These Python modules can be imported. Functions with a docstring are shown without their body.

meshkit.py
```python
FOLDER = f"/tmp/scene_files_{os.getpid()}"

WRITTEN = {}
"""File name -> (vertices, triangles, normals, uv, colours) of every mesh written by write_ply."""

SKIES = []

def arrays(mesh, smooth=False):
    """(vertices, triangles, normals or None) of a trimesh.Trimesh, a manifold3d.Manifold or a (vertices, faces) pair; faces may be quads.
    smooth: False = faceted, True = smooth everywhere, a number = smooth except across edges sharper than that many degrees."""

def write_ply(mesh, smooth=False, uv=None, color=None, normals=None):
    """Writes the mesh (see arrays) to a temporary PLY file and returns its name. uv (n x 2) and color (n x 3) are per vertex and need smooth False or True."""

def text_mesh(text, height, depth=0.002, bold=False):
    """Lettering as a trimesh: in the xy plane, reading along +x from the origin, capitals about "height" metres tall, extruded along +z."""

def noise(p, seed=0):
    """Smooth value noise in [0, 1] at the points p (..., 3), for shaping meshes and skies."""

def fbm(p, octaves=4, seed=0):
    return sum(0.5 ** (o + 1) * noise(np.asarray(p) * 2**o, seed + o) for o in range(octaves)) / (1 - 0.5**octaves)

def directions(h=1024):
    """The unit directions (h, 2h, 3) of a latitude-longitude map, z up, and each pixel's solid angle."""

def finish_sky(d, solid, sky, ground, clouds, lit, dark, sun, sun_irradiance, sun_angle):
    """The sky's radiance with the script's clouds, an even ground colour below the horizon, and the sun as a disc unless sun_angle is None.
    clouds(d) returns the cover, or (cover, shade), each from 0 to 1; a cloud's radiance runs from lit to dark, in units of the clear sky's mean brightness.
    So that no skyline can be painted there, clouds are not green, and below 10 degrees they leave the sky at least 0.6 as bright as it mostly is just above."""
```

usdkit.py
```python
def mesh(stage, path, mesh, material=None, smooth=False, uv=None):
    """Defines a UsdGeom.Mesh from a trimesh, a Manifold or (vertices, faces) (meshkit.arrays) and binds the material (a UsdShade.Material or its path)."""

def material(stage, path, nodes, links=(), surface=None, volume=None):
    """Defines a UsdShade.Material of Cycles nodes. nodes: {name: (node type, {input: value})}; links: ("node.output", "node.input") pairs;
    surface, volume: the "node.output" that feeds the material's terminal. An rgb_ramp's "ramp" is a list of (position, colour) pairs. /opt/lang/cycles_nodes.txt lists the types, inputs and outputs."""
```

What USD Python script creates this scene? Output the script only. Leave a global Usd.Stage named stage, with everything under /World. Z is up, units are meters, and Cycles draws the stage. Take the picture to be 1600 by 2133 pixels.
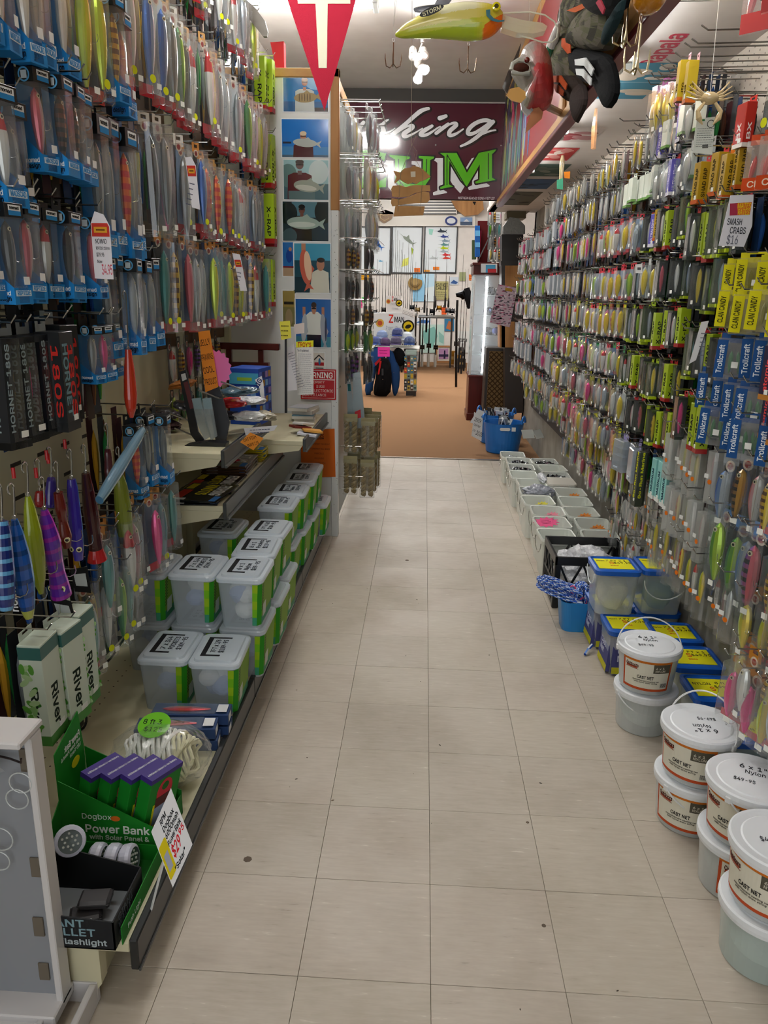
import math, random, numpy as np, trimesh, usdkit, meshkit
from shapely import geometry as sg, affinity as sa
from shapely.ops import unary_union
from pxr import Usd, UsdGeom, UsdShade, UsdLux, Sdf, Gf, Vt

stage = Usd.Stage.CreateInMemory()
UsdGeom.SetStageUpAxis(stage, UsdGeom.Tokens.z)
UsdGeom.SetStageMetersPerUnit(stage, 1.0)
UsdGeom.Xform.Define(stage, '/World')
PI = math.pi
# ------------------------------------------------------------------ camera
F, PITCH, YAW, ROLL, EYE = 1579.427, 0.278528, -0.0466808, 0.01993, 1.5065
cp, sp, cy_, sy_ = math.cos(PITCH), math.sin(PITCH), math.cos(YAW), math.sin(YAW)
FW = np.array([sy_ * cp, cy_ * cp, -sp]); r0 = np.array([cy_, -sy_, 0]); u0 = np.cross(r0, FW)
RT = math.cos(ROLL) * r0 + math.sin(ROLL) * u0; UP = -math.sin(ROLL) * r0 + math.cos(ROLL) * u0
cam = UsdGeom.Camera.Define(stage, '/World/camera')
cam.CreateHorizontalApertureAttr(36.0); cam.CreateVerticalApertureAttr(36.0 * 2133 / 1600)
cam.CreateFocalLengthAttr(36.0 * F / 1600); cam.CreateClippingRangeAttr(Gf.Vec2f(0.05, 100))
m = np.eye(4); m[0, :3], m[1, :3], m[2, :3], m[3, :3] = RT, UP, -FW, (0, 0, EYE)
cam.AddTransformOp().Set(Gf.Matrix4d(m.tolist()))
EXPOSURE = 1.56
cam.CreateExposureAttr(EXPOSURE)
# ------------------------------------------------------------------ soft fill light added from the open end behind the camera
fill_dome = UsdLux.DomeLight.Define(stage, '/World/sky')
fill_dome.CreateIntensityAttr(0.22); fill_dome.CreateColorAttr(Gf.Vec3f(0.93, 0.97, 1.0))


def at(px, py, x=None, y=None, z=None):
 "the point of the place that a pixel of the 1600 x 2133 photograph shows, on the plane x, y or z"
 d = FW * F + RT * (px - 800) - UP * (py - 1066.5)
 c = np.array([0, 0, EYE])
 for i, v in enumerate((x, y, z)):
  if v is not None:
   return c + d * (v - c[i]) / d[i]


def lin(c):
 "colour: '#rrggbb' or 0-255 triple -> linear"
 if isinstance(c, str):
  c = [int(c[i:i + 2], 16) for i in (1, 3, 5)]
 c = np.asarray(c, float) / 255
 return tuple(np.where(c <= 0.04045, c / 12.92, ((c + 0.055) / 1.055) ** 2.4))


def T(x=0, y=0, z=0):
 m = np.eye(4); m[:3, 3] = x, y, z; return m


def R(ax, deg):
 return trimesh.transformations.rotation_matrix(math.radians(deg), dict(x=(1, 0, 0), y=(0, 1, 0), z=(0, 0, 1))[ax])


def frame(o, right, up):
 "maps local x to right, y to up, z to right x up, origin o"
 r = np.asarray(right, float); r = r / np.linalg.norm(r)
 u = np.asarray(up, float); u = u - r * (u @ r); u = u / np.linalg.norm(u)
 m = np.eye(4); m[:3, 0], m[:3, 1], m[:3, 2], m[:3, 3] = r, u, np.cross(r, u), o
 return m


TXT = {}


def text_poly(s, h, bold=True):
 k = (s, bold)
 if k not in TXT:
  TXT[k] = meshkit.text_mesh(s, 1.0, 0.02, bold)
 t = TXT[k]
 return np.array(t.vertices) * [h, h, 1], np.array(t.faces)


class B:
 "collects shapes with a colour per face; becomes ONE mesh of the scene"

 def __init__(self):
  self.v, self.f, self.c, self.s, self.n = [], [], [], [], 0

 def add(self, v, f, col=(200, 200, 200), smooth=False, M=None):
  v = np.asarray(v, float); f = np.asarray(f, int)
  if f.ndim == 2 and f.shape[1] == 4:
   f = np.vstack([f[:, [0, 1, 2]], f[:, [0, 2, 3]]])
   if isinstance(col, np.ndarray) and col.ndim == 2:
    col = np.vstack([col, col])
  if M is not None:
   v = v @ M[:3, :3].T + M[:3, 3]
   if np.linalg.det(M[:3, :3]) < 0:
    f = f[:, ::-1]
  self.v.append(v); self.f.append(f + self.n); self.n += len(v)
  self.c.append(col if isinstance(col, np.ndarray) and col.ndim == 2 else np.tile(lin(col), (len(f), 1)))
  self.s.append(np.full(len(f), bool(smooth)))
  return self

 def box(self, x0, x1, y0, y1, z0, z1, col=(200, 200, 200), ch=0.0, M=None):
  c = np.array([(x0 + x1) / 2, (y0 + y1) / 2, (z0 + z1) / 2]); h = np.abs(np.array([x1 - x0, y1 - y0, z1 - z0])) / 2
  if ch <= 0:
   v = np.array([[a, b, d] for d in (-1, 1) for b in (-1, 1) for a in (-1, 1)]) * h + c
   f = [[0, 2, 3, 1], [4, 5, 7, 6], [0, 1, 5, 4], [2, 6, 7, 3], [0, 4, 6, 2], [1, 3, 7, 5]]
   return self.add(v, f, col, False, M)
  ch = min(ch, *(h * 0.9)); pts = []
  for a in (-1, 1):
   for b in (-1, 1):
    for d in (-1, 1):
     for k in range(3):
      p = h.copy(); p[[i for i in range(3) if i != k]] -= ch; pts.append(p * (a, b, d))
  hull = trimesh.convex.convex_hull(np.array(pts) + c)
  return self.add(hull.vertices, hull.faces, col, False, M)

 def quad(self, p, col=(200, 200, 200), M=None):
  return self.add(p, [[0, 1, 2, 3]], col, False, M)

 def sheet(self, w, h, col, M=None, t=0.0006):
  "a thin card, lower left corner at the origin of its plane"
  return self.box(0, w, 0, h, -t, 0, col, 0, M)

 def tube(self, pts, r, n=6, col=(200, 200, 200), closed=False, M=None):
  p = np.asarray(pts, float); k = len(p)
  t = (np.roll(p, -1, 0) - np.roll(p, 1, 0)) if closed else np.gradient(p, axis=0)
  t = t / (np.linalg.norm(t, axis=1, keepdims=True) + 1e-12)
  ref = np.array([0, 0, 1.0]) if abs(t[0, 2]) < 0.9 else np.array([1.0, 0, 0])
  a = np.cross(t[0], ref); a /= np.linalg.norm(a); A = []
  for i in range(k):
   a = a - t[i] * (a @ t[i]); a = a / (np.linalg.norm(a) + 1e-12); A.append(a)
  A = np.array(A); Bn = np.cross(t, A); ang = np.arange(n) * 2 * PI / n
  rr = np.broadcast_to(r, (k,))[:, None, None]
  v = (p[:, None] + rr * (np.cos(ang)[None, :, None] * A[:, None] + np.sin(ang)[None, :, None] * Bn[:, None])).reshape(-1, 3)
  i, j = np.meshgrid(np.arange(k if closed else k - 1), np.arange(n), indexing='ij'); i2 = (i + 1) % k
  q = np.stack([i * n + j, i * n + (j + 1) % n, i2 * n + (j + 1) % n, i2 * n + j], -1).reshape(-1, 4)
  self.add(v, q, col, n > 4, M)
  if not closed:
   for e, rev in ((0, True), (k - 1, False)):
    ids = np.arange(n); fan = np.array([[0, ids[q2], ids[q2 + 1]] for q2 in range(1, n - 1)])
    self.add(v[e * n:(e + 1) * n], fan[:, ::-1] if rev else fan, col, False, M)
  return self

 def lathe(self, prof, n=24, col=(200, 200, 200), M=None, smooth=True, sx=1, sy=1):
  "prof: (r, z) rows bottom to top, or (r, z, colour) - the colour of the band that starts there"
  p = np.array([q[:2] for q in prof], float); k = len(p); ang = np.arange(n) * 2 * PI / n
  v = np.stack([p[:, :1] * np.cos(ang) * sx, p[:, :1] * np.sin(ang) * sy, np.repeat(p[:, 1:], n, 1)], -1).reshape(-1, 3)
  i, j = np.meshgrid(np.arange(k - 1), np.arange(n), indexing='ij')
  q = np.stack([i * n + j, i * n + (j + 1) % n, (i + 1) * n + (j + 1) % n, (i + 1) * n + j], -1).reshape(-1, 4)
  c = col
  if len(prof[0]) > 2:
   c = np.array([lin(prof[a][2]) for a in i.ravel()])
  return self.add(v, q, c, smooth, M)

 def poly(self, shape, t=0.0008, col=(200, 200, 200), M=None):
  "a flat shape of the local xy plane, t thick (from 0 to t)"
  for g in getattr(shape, 'geoms', [shape]):
   if g.is_empty or g.geom_type != 'Polygon' or g.area < 1e-9:
    continue
   e = trimesh.creation.extrude_polygon(g, t, engine='earcut')
   self.add(e.vertices, e.faces, col, False, M)
  return self

 def text(self, s, h, col, M, bold=True, t=0.0006, align=0, fit=None):
  v, f = text_poly(s, h, bold)
  v = v.copy(); w = v[:, 0].max()
  if fit:
   v[:, 0] *= fit / w; w = fit
  v[:, 0] -= w * align; v[:, 2] *= t / 0.02
  return self.add(v, f, col, False, M)

 def mesh(self, path, mat):
  v = np.vstack(self.v); f = np.vstack(self.f); c = np.vstack(self.c); s = np.concatenate(self.s)
  me = UsdGeom.Mesh.Define(stage, path)
  me.CreatePointsAttr(Vt.Vec3fArray.FromNumpy(v.astype(np.float32)))
  me.CreateFaceVertexCountsAttr(Vt.IntArray.FromNumpy(np.full(len(f), 3, np.int32)))
  me.CreateFaceVertexIndicesAttr(Vt.IntArray.FromNumpy(f.astype(np.int32).ravel()))
  me.CreateSubdivisionSchemeAttr('none')
  fn = np.cross(v[f[:, 1]] - v[f[:, 0]], v[f[:, 2]] - v[f[:, 0]])
  if s.any():
   vn = np.zeros_like(v)
   for k in range(3):
    np.add.at(vn, f[s, k], fn[s])
   un = lambda a: a / np.maximum(np.linalg.norm(a, axis=-1, keepdims=True), 1e-15)
   nn = np.where(s[:, None, None], un(vn)[f], un(fn)[:, None, :])
   me.CreateNormalsAttr(Vt.Vec3fArray.FromNumpy(nn.reshape(-1, 3).astype(np.float32)))
   me.SetNormalsInterpolation('faceVarying')
  UsdGeom.PrimvarsAPI(me).CreatePrimvar('col', Sdf.ValueTypeNames.Color3fArray, 'uniform').Set(Vt.Vec3fArray.FromNumpy(c.astype(np.float32)))
  UsdShade.MaterialBindingAPI.Apply(me.GetPrim()).Bind(MAT[mat])
  return me.GetPrim()


# ------------------------------------------------------------------ materials
MAT = {}


def mat(name, nodes, links, surface, **k):
 MAT[name] = usdkit.material(stage, '/World/Looks/' + name, nodes, links, surface, **k)


A = ('attribute', {'attribute': 'col'})


def plain(name, rough, metallic=0.0, spec=0.5, coat=0.0, bump=None):
 n = {'a': A, 'p': ('principled_bsdf', {'roughness': rough, 'metallic': metallic, 'specular_ior_level': spec, 'coat_weight': coat, 'coat_roughness': 0.08})}
 l = [('a.color', 'p.base_color')]
 if bump:
  n['t'] = ('texture_coordinate', {}); n['n'] = ('noise_texture', {'scale': bump[0], 'detail': 3.0}); n['b'] = ('bump', {'strength': bump[1], 'distance': bump[2]})
  l += [('t.object', 'n.vector'), ('n.fac', 'b.height'), ('b.normal', 'p.normal')]
 mat(name, n, l, 'p.BSDF')


plain('paint', 0.35)
plain('card', 0.6, spec=0.3)
plain('paper', 0.8, spec=0.2)
plain('gloss', 0.12, coat=0.4)
plain('metal', 0.25, 1.0)
plain('foil', 0.22, 0.35, coat=0.4)
plain('cloth', 0.95, spec=0.1, bump=(400.0, 0.4, 0.002))
plain('wrinkle', 0.2, bump=(45.0, 0.9, 0.01))
plain('rope', 0.9, spec=0.1, bump=(250.0, 0.5, 0.002))


def see_through(name, fac, rough, extra_bump=False):
 "thin clear plastic: mostly transparent, glossy at grazing angles, a little milk of the mesh colour"
 n = {'a': A, 'tr': ('transparent_bsdf', {'color': (0.97, 0.98, 0.98)}), 'gl': ('glossy_bsdf', {'roughness': rough, 'color': (1, 1, 1)}), 'd': ('diffuse_bsdf', {}),
   'tl': ('translucent_bsdf', {}), 'm0': ('mix_closure', {'fac': 0.4}), 'm1': ('mix_closure', {'fac': fac}), 'lw': ('layer_weight', {'blend': 0.5}), 'pw': ('math', {'math_type': 'power', 'value2': 4.0}), 'fr': ('math', {'math_type': 'multiply_add', 'value2': 0.75, 'value3': 0.075}), 'm2': ('mix_closure', {})}
 l = [('a.color', 'd.color'), ('a.color', 'tl.color'), ('d.BSDF', 'm0.closure1'), ('tl.BSDF', 'm0.closure2'), ('tr.BSDF', 'm1.closure1'), ('m0.closure', 'm1.closure2'),
   ('lw.facing', 'pw.value1'), ('pw.value', 'fr.value1'), ('fr.value', 'm2.fac'), ('m1.closure', 'm2.closure1'), ('gl.BSDF', 'm2.closure2')]
 if extra_bump:
  n['t'] = ('texture_coordinate', {}); n['n'] = ('noise_texture', {'scale': 14.0, 'detail': 1.0}); n['b'] = ('bump', {'strength': 0.35, 'distance': 0.006})
  l += [('t.object', 'n.vector'), ('n.fac', 'b.height'), ('b.normal', 'gl.normal'), ('b.normal', 'lw.normal')]
 mat(name, n, l, 'm2.closure')


see_through('clear', 0.075, 0.1, True)
see_through('film', 0.2, 0.12, True)
see_through('frost', 0.46, 0.2)
see_through('milk', 0.68, 0.25)


def stuff_mat(name, ramp, scale, rough=0.6, detail=4.0, stretch=(1, 1, 1), bump=0.0, spec=0.3, coord='object', dist=0.004, nrough=0.55):
 n = {'t': ('texture_coordinate', {}), 'm': ('mapping', {'scale': stretch}), 'n': ('noise_texture', {'scale': scale, 'detail': detail, 'roughness': nrough}),
   'r': ('rgb_ramp', {'ramp': [(p, lin(c)) for p, c in ramp]}), 'p': ('principled_bsdf', {'roughness': rough, 'specular_ior_level': spec})}
 l = [('t.' + coord, 'm.vector'), ('m.vector', 'n.vector'), ('n.fac', 'r.fac'), ('r.color', 'p.base_color')]
 if bump:
  n['b'] = ('bump', {'strength': bump, 'distance': dist}); l += [('n.fac', 'b.height'), ('b.normal', 'p.normal')]
 mat(name, n, l, 'p.BSDF')


stuff_mat('plaster', [(0.3, (214, 210, 206)), (0.7, (222, 219, 215))], 6.0, 0.85)
stuff_mat('concrete', [(0.25, (128, 124, 114)), (0.75, (160, 156, 146))], 5.0, 0.9, bump=0.2)
stuff_mat('carpet', [(0.2, (128, 96, 70)), (0.8, (166, 130, 98))], 420.0, 0.98, bump=0.6, spec=0.05)
stuff_mat('wood', [(0.3, (150, 104, 58)), (0.7, (186, 138, 84))], 9.0, 0.55, stretch=(1, 1, 0.12))
stuff_mat('pine', [(0.3, (172, 126, 74)), (0.7, (200, 156, 100))], 7.0, 0.6, stretch=(1, 0.1, 1))
stuff_mat('mahogany', [(0.3, (58, 16, 12)), (0.7, (88, 28, 20))], 8.0, 0.3, stretch=(1, 1, 0.1))
stuff_mat('cream_steel', [(0.2, (196, 190, 158)), (0.8, (208, 203, 172))], 3.0, 0.45)
stuff_mat('pegboard', [(0.3, (206, 200, 190)), (0.7, (218, 213, 204))], 4.0, 0.7)
stuff_mat('brown_board', [(0.3, (98, 76, 56)), (0.7, (120, 94, 70))], 7.0, 0.8, stretch=(1, 1, 0.3))
mat('lamp', {'e': ('emission', {'color': (1.0, 0.985, 0.96), 'strength': 1.0})}, [], 'e.emission')


# vinyl floor tile: beige with short flecks that run across the aisle, scuffs and grime
def tile_mat(name, a, b, yaw):
 n = {'t': ('geometry', {}), 'm': ('mapping', {'scale': (0.35, 2.2, 1.0), 'rotation': (0, 0, yaw)}), 'n': ('noise_texture', {'scale': 38.0, 'detail': 3.0, 'roughness': 0.6}),
   'r': ('rgb_ramp', {'ramp': [(0.22, lin((158, 147, 133))), (0.33, lin(a)), (0.67, lin(b)), (0.77, lin((220, 213, 200)))]}),
   'g': ('noise_texture', {'scale': 2.3, 'detail': 6.0, 'roughness': 0.65}), 'gr': ('rgb_ramp', {'ramp': [(0.30, (0.72, 0.69, 0.64)), (0.55, (1, 1, 1))]}),
   'mx': ('mix', {'mix_type': 'multiply', 'fac': 0.55}), 'p': ('principled_bsdf', {'specular_ior_level': 0.35}),
   'rr': ('map_range', {'from_min': 0.3, 'from_max': 0.7, 'to_min': 0.58, 'to_max': 0.4})}
 l = [('t.position', 'm.vector'), ('m.vector', 'n.vector'), ('n.fac', 'r.fac'), ('t.position', 'g.vector'), ('g.fac', 'gr.fac'), ('r.color', 'mx.color1'), ('gr.color', 'mx.color2'),
   ('mx.color', 'p.base_color'), ('g.fac', 'rr.value'), ('rr.result', 'p.roughness')]
 mat(name, n, l, 'p.BSDF')


tile_mat('tile_a', (183, 173, 157), (191, 182, 167), 0.0)
tile_mat('tile_b', (186, 175, 161), (194, 184, 170), 0.08)
tile_mat('tile_c', (181, 171, 156), (189, 180, 166), -0.06)

# ------------------------------------------------------------------ things and parts
used = {}


def numbered(path):
 n = used.get(path, 0); used[path] = n + 1
 return path if n == 0 else f'{path}_{n:03d}'


def tag(p, label=None, cat=None, group=None, kind=None):
 for k, v in (('label', label), ('category', cat), ('group', group), ('kind', kind)):
  if v:
   p.SetCustomDataByKey(k, v)
 return p


def thing(name, label, cat, loc=(0, 0, 0), rz=0.0, group=None, kind=None, M=None):
 x = UsdGeom.Xform.Define(stage, numbered('/World/' + name))
 if M is not None:
  x.AddTransformOp().Set(Gf.Matrix4d(np.asarray(M).T.tolist()))
 else:
  x.AddTranslateOp().Set(Gf.Vec3d(*map(float, loc)))
  if rz:
   x.AddRotateZOp().Set(float(rz))
 return tag(x.GetPrim(), label, cat, group, kind)


def part(parent, name, b, mt, label=None, kind=None):
 return tag(b.mesh(numbered(f'{parent.GetPath()}/{name}'), mt), label, None, None, kind)


def solo(name, b, mt, label, cat, group=None, kind=None):
 "a thing that is one mesh, moved so that its origin is at its base"
 v = np.vstack(b.v); o = np.array([(v[:, 0].min() + v[:, 0].max()) / 2, (v[:, 1].min() + v[:, 1].max()) / 2, v[:, 2].min()])
 b.v = [q - o for q in b.v]
 p = b.mesh(numbered('/World/' + name), mt)
 UsdGeom.Xformable(p).AddTranslateOp().Set(Gf.Vec3d(*map(float, o)))
 return tag(p, label, cat, group, kind)


stage.CreateClassPrim('/World/kinds')
KINDS = set()


def kind_of(key, build):
 path = '/World/kinds/' + key
 if key not in KINDS:
  KINDS.add(key)
  build(UsdGeom.Xform.Define(stage, path).GetPrim())
 return path


def copy(path, name, label, cat, loc, rz=0.0, group=None, M=None, scale=None, tilt=0.0):
 p = thing(name, label, cat, loc, rz, group, None, M)
 x = UsdGeom.Xformable(p)
 if tilt:
  x.AddRotateXOp().Set(float(tilt))
 if scale:
  x.AddScaleOp().Set(Gf.Vec3f(*scale))
 p.GetReferences().AddInternalReference(path); p.SetInstanceable(True)
 return p


def struct(name, b, mt, label=None):
 return tag(b.mesh(numbered('/World/' + name), mt), label, None, None, 'structure')


ORD = ['first', 'second', 'third', 'fourth', 'fifth', 'sixth', 'seventh', 'eighth', 'ninth', 'tenth', 'eleventh', 'twelfth', 'thirteenth', 'fourteenth', 'fifteenth', 'sixteenth']


def nth(i):
 if i < 16:
  return ORD[i]
 i += 1
 return f"{i}{'th' if 10 < i % 100 < 14 else {1: 'st', 2: 'nd', 3: 'rd'}.get(i % 10, 'th')}"


rng = random.Random(7)
# ================================================================== the room
Y_JOIN, Y_BACK = 7.19, 18.3
XL, XR = -1.22, 1.17           # left and right walls of the front shop
fl = thing('floor', None, None, kind='structure')
part(fl, 'subfloor', B().box(-1.3, 1.3, -2.6, Y_JOIN, -0.06, -0.004, (84, 76, 66)), 'paper')
part(fl, 'carpet', B().box(-3.4, 2.6, Y_JOIN, Y_BACK, -0.06, 0.004), 'carpet')
part(fl, 'threshold_strip', B().box(-1.2, 1.17, Y_JOIN - 0.018, Y_JOIN + 0.012, 0.0, 0.007, (196, 190, 180), 0.003), 'metal')
TS, TX, TY = 0.3048, 0.0641, 1.36994
tb = B(); rt = random.Random(3)
for j in range(-13, 20):
 for i in range(-5, 4):
  x0, y0 = TX + i * TS, TY + j * TS
  if x0 > XR or x0 + TS < XL - 0.1 or y0 > Y_JOIN - 0.02:
   continue
  x1, y1 = min(x0 + TS, XR + 0.05), min(y0 + TS, Y_JOIN - 0.018)
  g = 0.00045; dz = rt.uniform(-0.0004, 0.0004)
  q = B().box(x0 + g, x1 - g, y0 + g, y1 - g, -0.004, dz, (190, 180, 164), 0.0007)
  if j >= -2 and -3 <= i <= 3:
   part(fl, 'tile', q, 'tile_' + rt.choice('abc'))
  else:
   tb.box(x0 + g, x1 - g, y0 + g, y1 - g, -0.004, dz)
part(fl, 'tile_field', tb, 'tile_a', kind='stuff')
gr = B()                                                     # specks of grit trodden into the tiles
for k in range(28):
 x, y = rt.uniform(-0.5, 0.72), rt.uniform(1.15, 4.5); s = rt.uniform(0.0008, 0.0026)
 gr.lathe([(s, 0.0), (s * 0.7, s * 0.5), (0.0, s * 0.6)], 6, rt.choice([(70, 62, 54), (120, 104, 86), (58, 52, 48)]), T(x, y, 0.0003) @ R('z', rt.uniform(0, 180)) @ np.diag([rt.uniform(1, 3), 1, 1, 1]))
for px, py, s in ((516, 1790, 0.013), (1133, 1928, 0.006), (1099, 1713, 0.005), (848, 1167, 0.012)):
 p = at(px, py, z=0.0)
 gr.lathe([(s, 0.0), (s * 0.8, 0.0012), (0.0, 0.0016)], 7, (104, 92, 80), T(*p))
tag(part(fl, 'grit', gr, 'paper'), kind='stuff')

CEIL = 3.2
struct('ceiling', B().box(-1.3, 0.66, -2.6, Y_JOIN + 0.1, CEIL, CEIL + 0.06), 'plaster')
struct('ceiling', B().box(-3.4, 2.6, Y_JOIN + 0.1, Y_BACK + 0.1, 3.9, 3.96), 'plaster')
struct('wall_left', B().box(XL - 0.1, XL, -2.6, Y_JOIN, -0.06, CEIL), 'plaster')
struct('wall_right', B().box(XR, XR + 0.1, -2.6, 8.9, -0.06, 2.42), 'concrete')
struct('wall_back', B().box(-3.4, 2.6, Y_BACK, Y_BACK + 0.1, -0.06, 3.95), 'plaster')
struct('wall_left', B().box(-3.5, -3.4, Y_JOIN, Y_BACK + 0.1, -0.06, 3.95).box(-3.4, -1.22, Y_JOIN + 0.06, Y_JOIN + 0.16, -0.06, 3.95), 'plaster')
struct('wall_right', B().box(2.6, 2.7, Y_JOIN, Y_BACK + 0.1, -0.06, 3.95).box(1.17, 2.6, 8.8, 8.9, -0.06, 3.95), 'plaster')
struct('trim', B().box(-1.22, 0.625, Y_JOIN, Y_JOIN + 0.02, 2.32, CEIL, (64, 62, 58)), 'card')  # header strip above the sign, coloured dark to imitate shade
struct('wall_header', B().box(-1.22, 0.66, Y_JOIN + 0.02, Y_JOIN + 0.14, 2.36, 3.9).box(0.66, 1.27, Y_JOIN + 0.02, Y_JOIN + 0.14, 2.5, 3.9), 'plaster')
struct('wall_bulkhead', B().box(0.66, 0.72, Y_JOIN + 0.1, 8.9, 2.4, 3.9), 'plaster')
# lower ceiling over the right-hand lure wall, and the fascia board in front of it
SOF = 2.40
struct('ceiling', B().box(0.645, XR + 0.05, -2.6, 8.9, SOF, SOF + 0.04), 'plaster')
fx = thing('trim', None, None, kind='structure')
part(fx, 'fascia_board', B().box(0.625, 0.645, -2.6, Y_JOIN, 2.33, CEIL), 'pine')
part(fx, 'fascia_batten', B().box(0.60, 0.645, -2.6, Y_JOIN, 2.295, 2.33, (150, 110, 66)), 'pine')
part(fx, 'red_edge_strip', B().box(0.598, 0.652, -2.6, Y_JOIN, 2.27, 2.295, (112, 26, 40), 0.003), 'paint')

# ------------------------------------------------------------------ lamps
def batten(loc, L, power, label, along_x=True, w=0.16, d=0.06):
 t = thing('fluorescent_batten_light', label, 'ceiling light', loc, 0 if along_x else 90)
 part(t, 'housing', B().box(-L / 2, L / 2, -w / 2 - 0.01, w / 2 + 0.01, -0.02, 0.0, (225, 225, 222), 0.004), 'paint')
 n = 10; a = np.linspace(0, PI, n)
 prof = np.c_[np.cos(a) * w / 2, -0.02 - np.sin(a) * d]
 v = np.vstack([np.c_[np.full(n, x), prof] for x in (-L / 2 + 0.02, L / 2 - 0.02)])
 f = [[i, i + 1, n + i + 1, n + i] for i in range(n - 1)] + [[i, n + i, n + n - 1, n - 1] for i in (0,)]
 nm = f'lamp_{int(power * 10)}'
 if nm not in MAT:
  mat(nm, {'e': ('emission', {'color': (1.0, 0.985, 0.955), 'strength': float(power)})}, [], 'e.emission')
 bb = B().add(v, f, (255, 255, 255))
 bb.add(v[:n], [[0, i, i + 1] for i in range(1, n - 1)], (255, 255, 255)).add(v[n:], [[0, i + 1, i] for i in range(1, n - 1)], (255, 255, 255))
 part(t, 'diffuser', bb, nm)
 for s in (-1, 1):
  part(t, 'end_cap', B().box(s * L / 2 - 0.02, s * L / 2 + 0.012, -w / 2 - 0.006, w / 2 + 0.006, -0.02 - d - 0.004, 0.0, (205, 214, 216), 0.004), 'paint')


batten((-0.71, 5.05, CEIL - 0.002), 0.74, 32.0, 'lit fluorescent ceiling light behind the red pennant, above the lure wall end')
for i, (y, pw) in enumerate(((-1.3, 6.0), (0.9, 9.0), (3.0, 20.0))):
 batten((-0.71, y, CEIL - 0.002), 0.74, pw, f'{ORD[i]} unseen overhead light from the shop front, out of view, lighting the aisle')  # unseen lamps overhead, placed to light the near aisle and floor
for i, y in enumerate((2.6, 3.9, 5.2)):
 batten((0.70, y, SOF - 0.001), 1.15, 6.0, f'unseen light behind the fascia, placed to brighten the right lure wall, {ORD[i]} from the front', False, 0.05, 0.03)  # out-of-view lamps, placed to brighten the soffit and right lure wall
for i, (x, y) in enumerate(((-0.3, 9.2), (-0.3, 12.2), (-0.3, 15.4), (-2.0, 13.5), (1.4, 13.5))):
 batten((x, y, 3.898), 1.5, 17.0, f'{ORD[i]} unseen light on the back room ceiling above the sign, lighting the back room', w=0.3)  # unseen lamps hidden by the header, placed to light the back room
# ================================================================== lures and their packs (class prims that every hanging pack refers to)
COL = dict(chartreuse='#b9d21c', silver='#aab4bc', blue='#2a62b4', red='#c8222c', white='#dfe0dc', gold='#b98a1e', green='#1f7a3a', orange='#e2661c', pink='#e8348c', black='#1c1e20',
   purple='#6a3294', brown='#5a3420', grey='#7c8488', teal='#2a8a8a', yellow='#e2c81c', olive='#7a7a30', lime='#a6cc1e', cream='#d8cfae', navy='#1c2c54', rose='#c85a6a')


def mixc(a, b, t):
 a, b = (np.array([int(q[i:i + 2], 16) for i in (1, 3, 5)], float) for q in (a, b))
 return tuple(a * (1 - t) + b * t)


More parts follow.
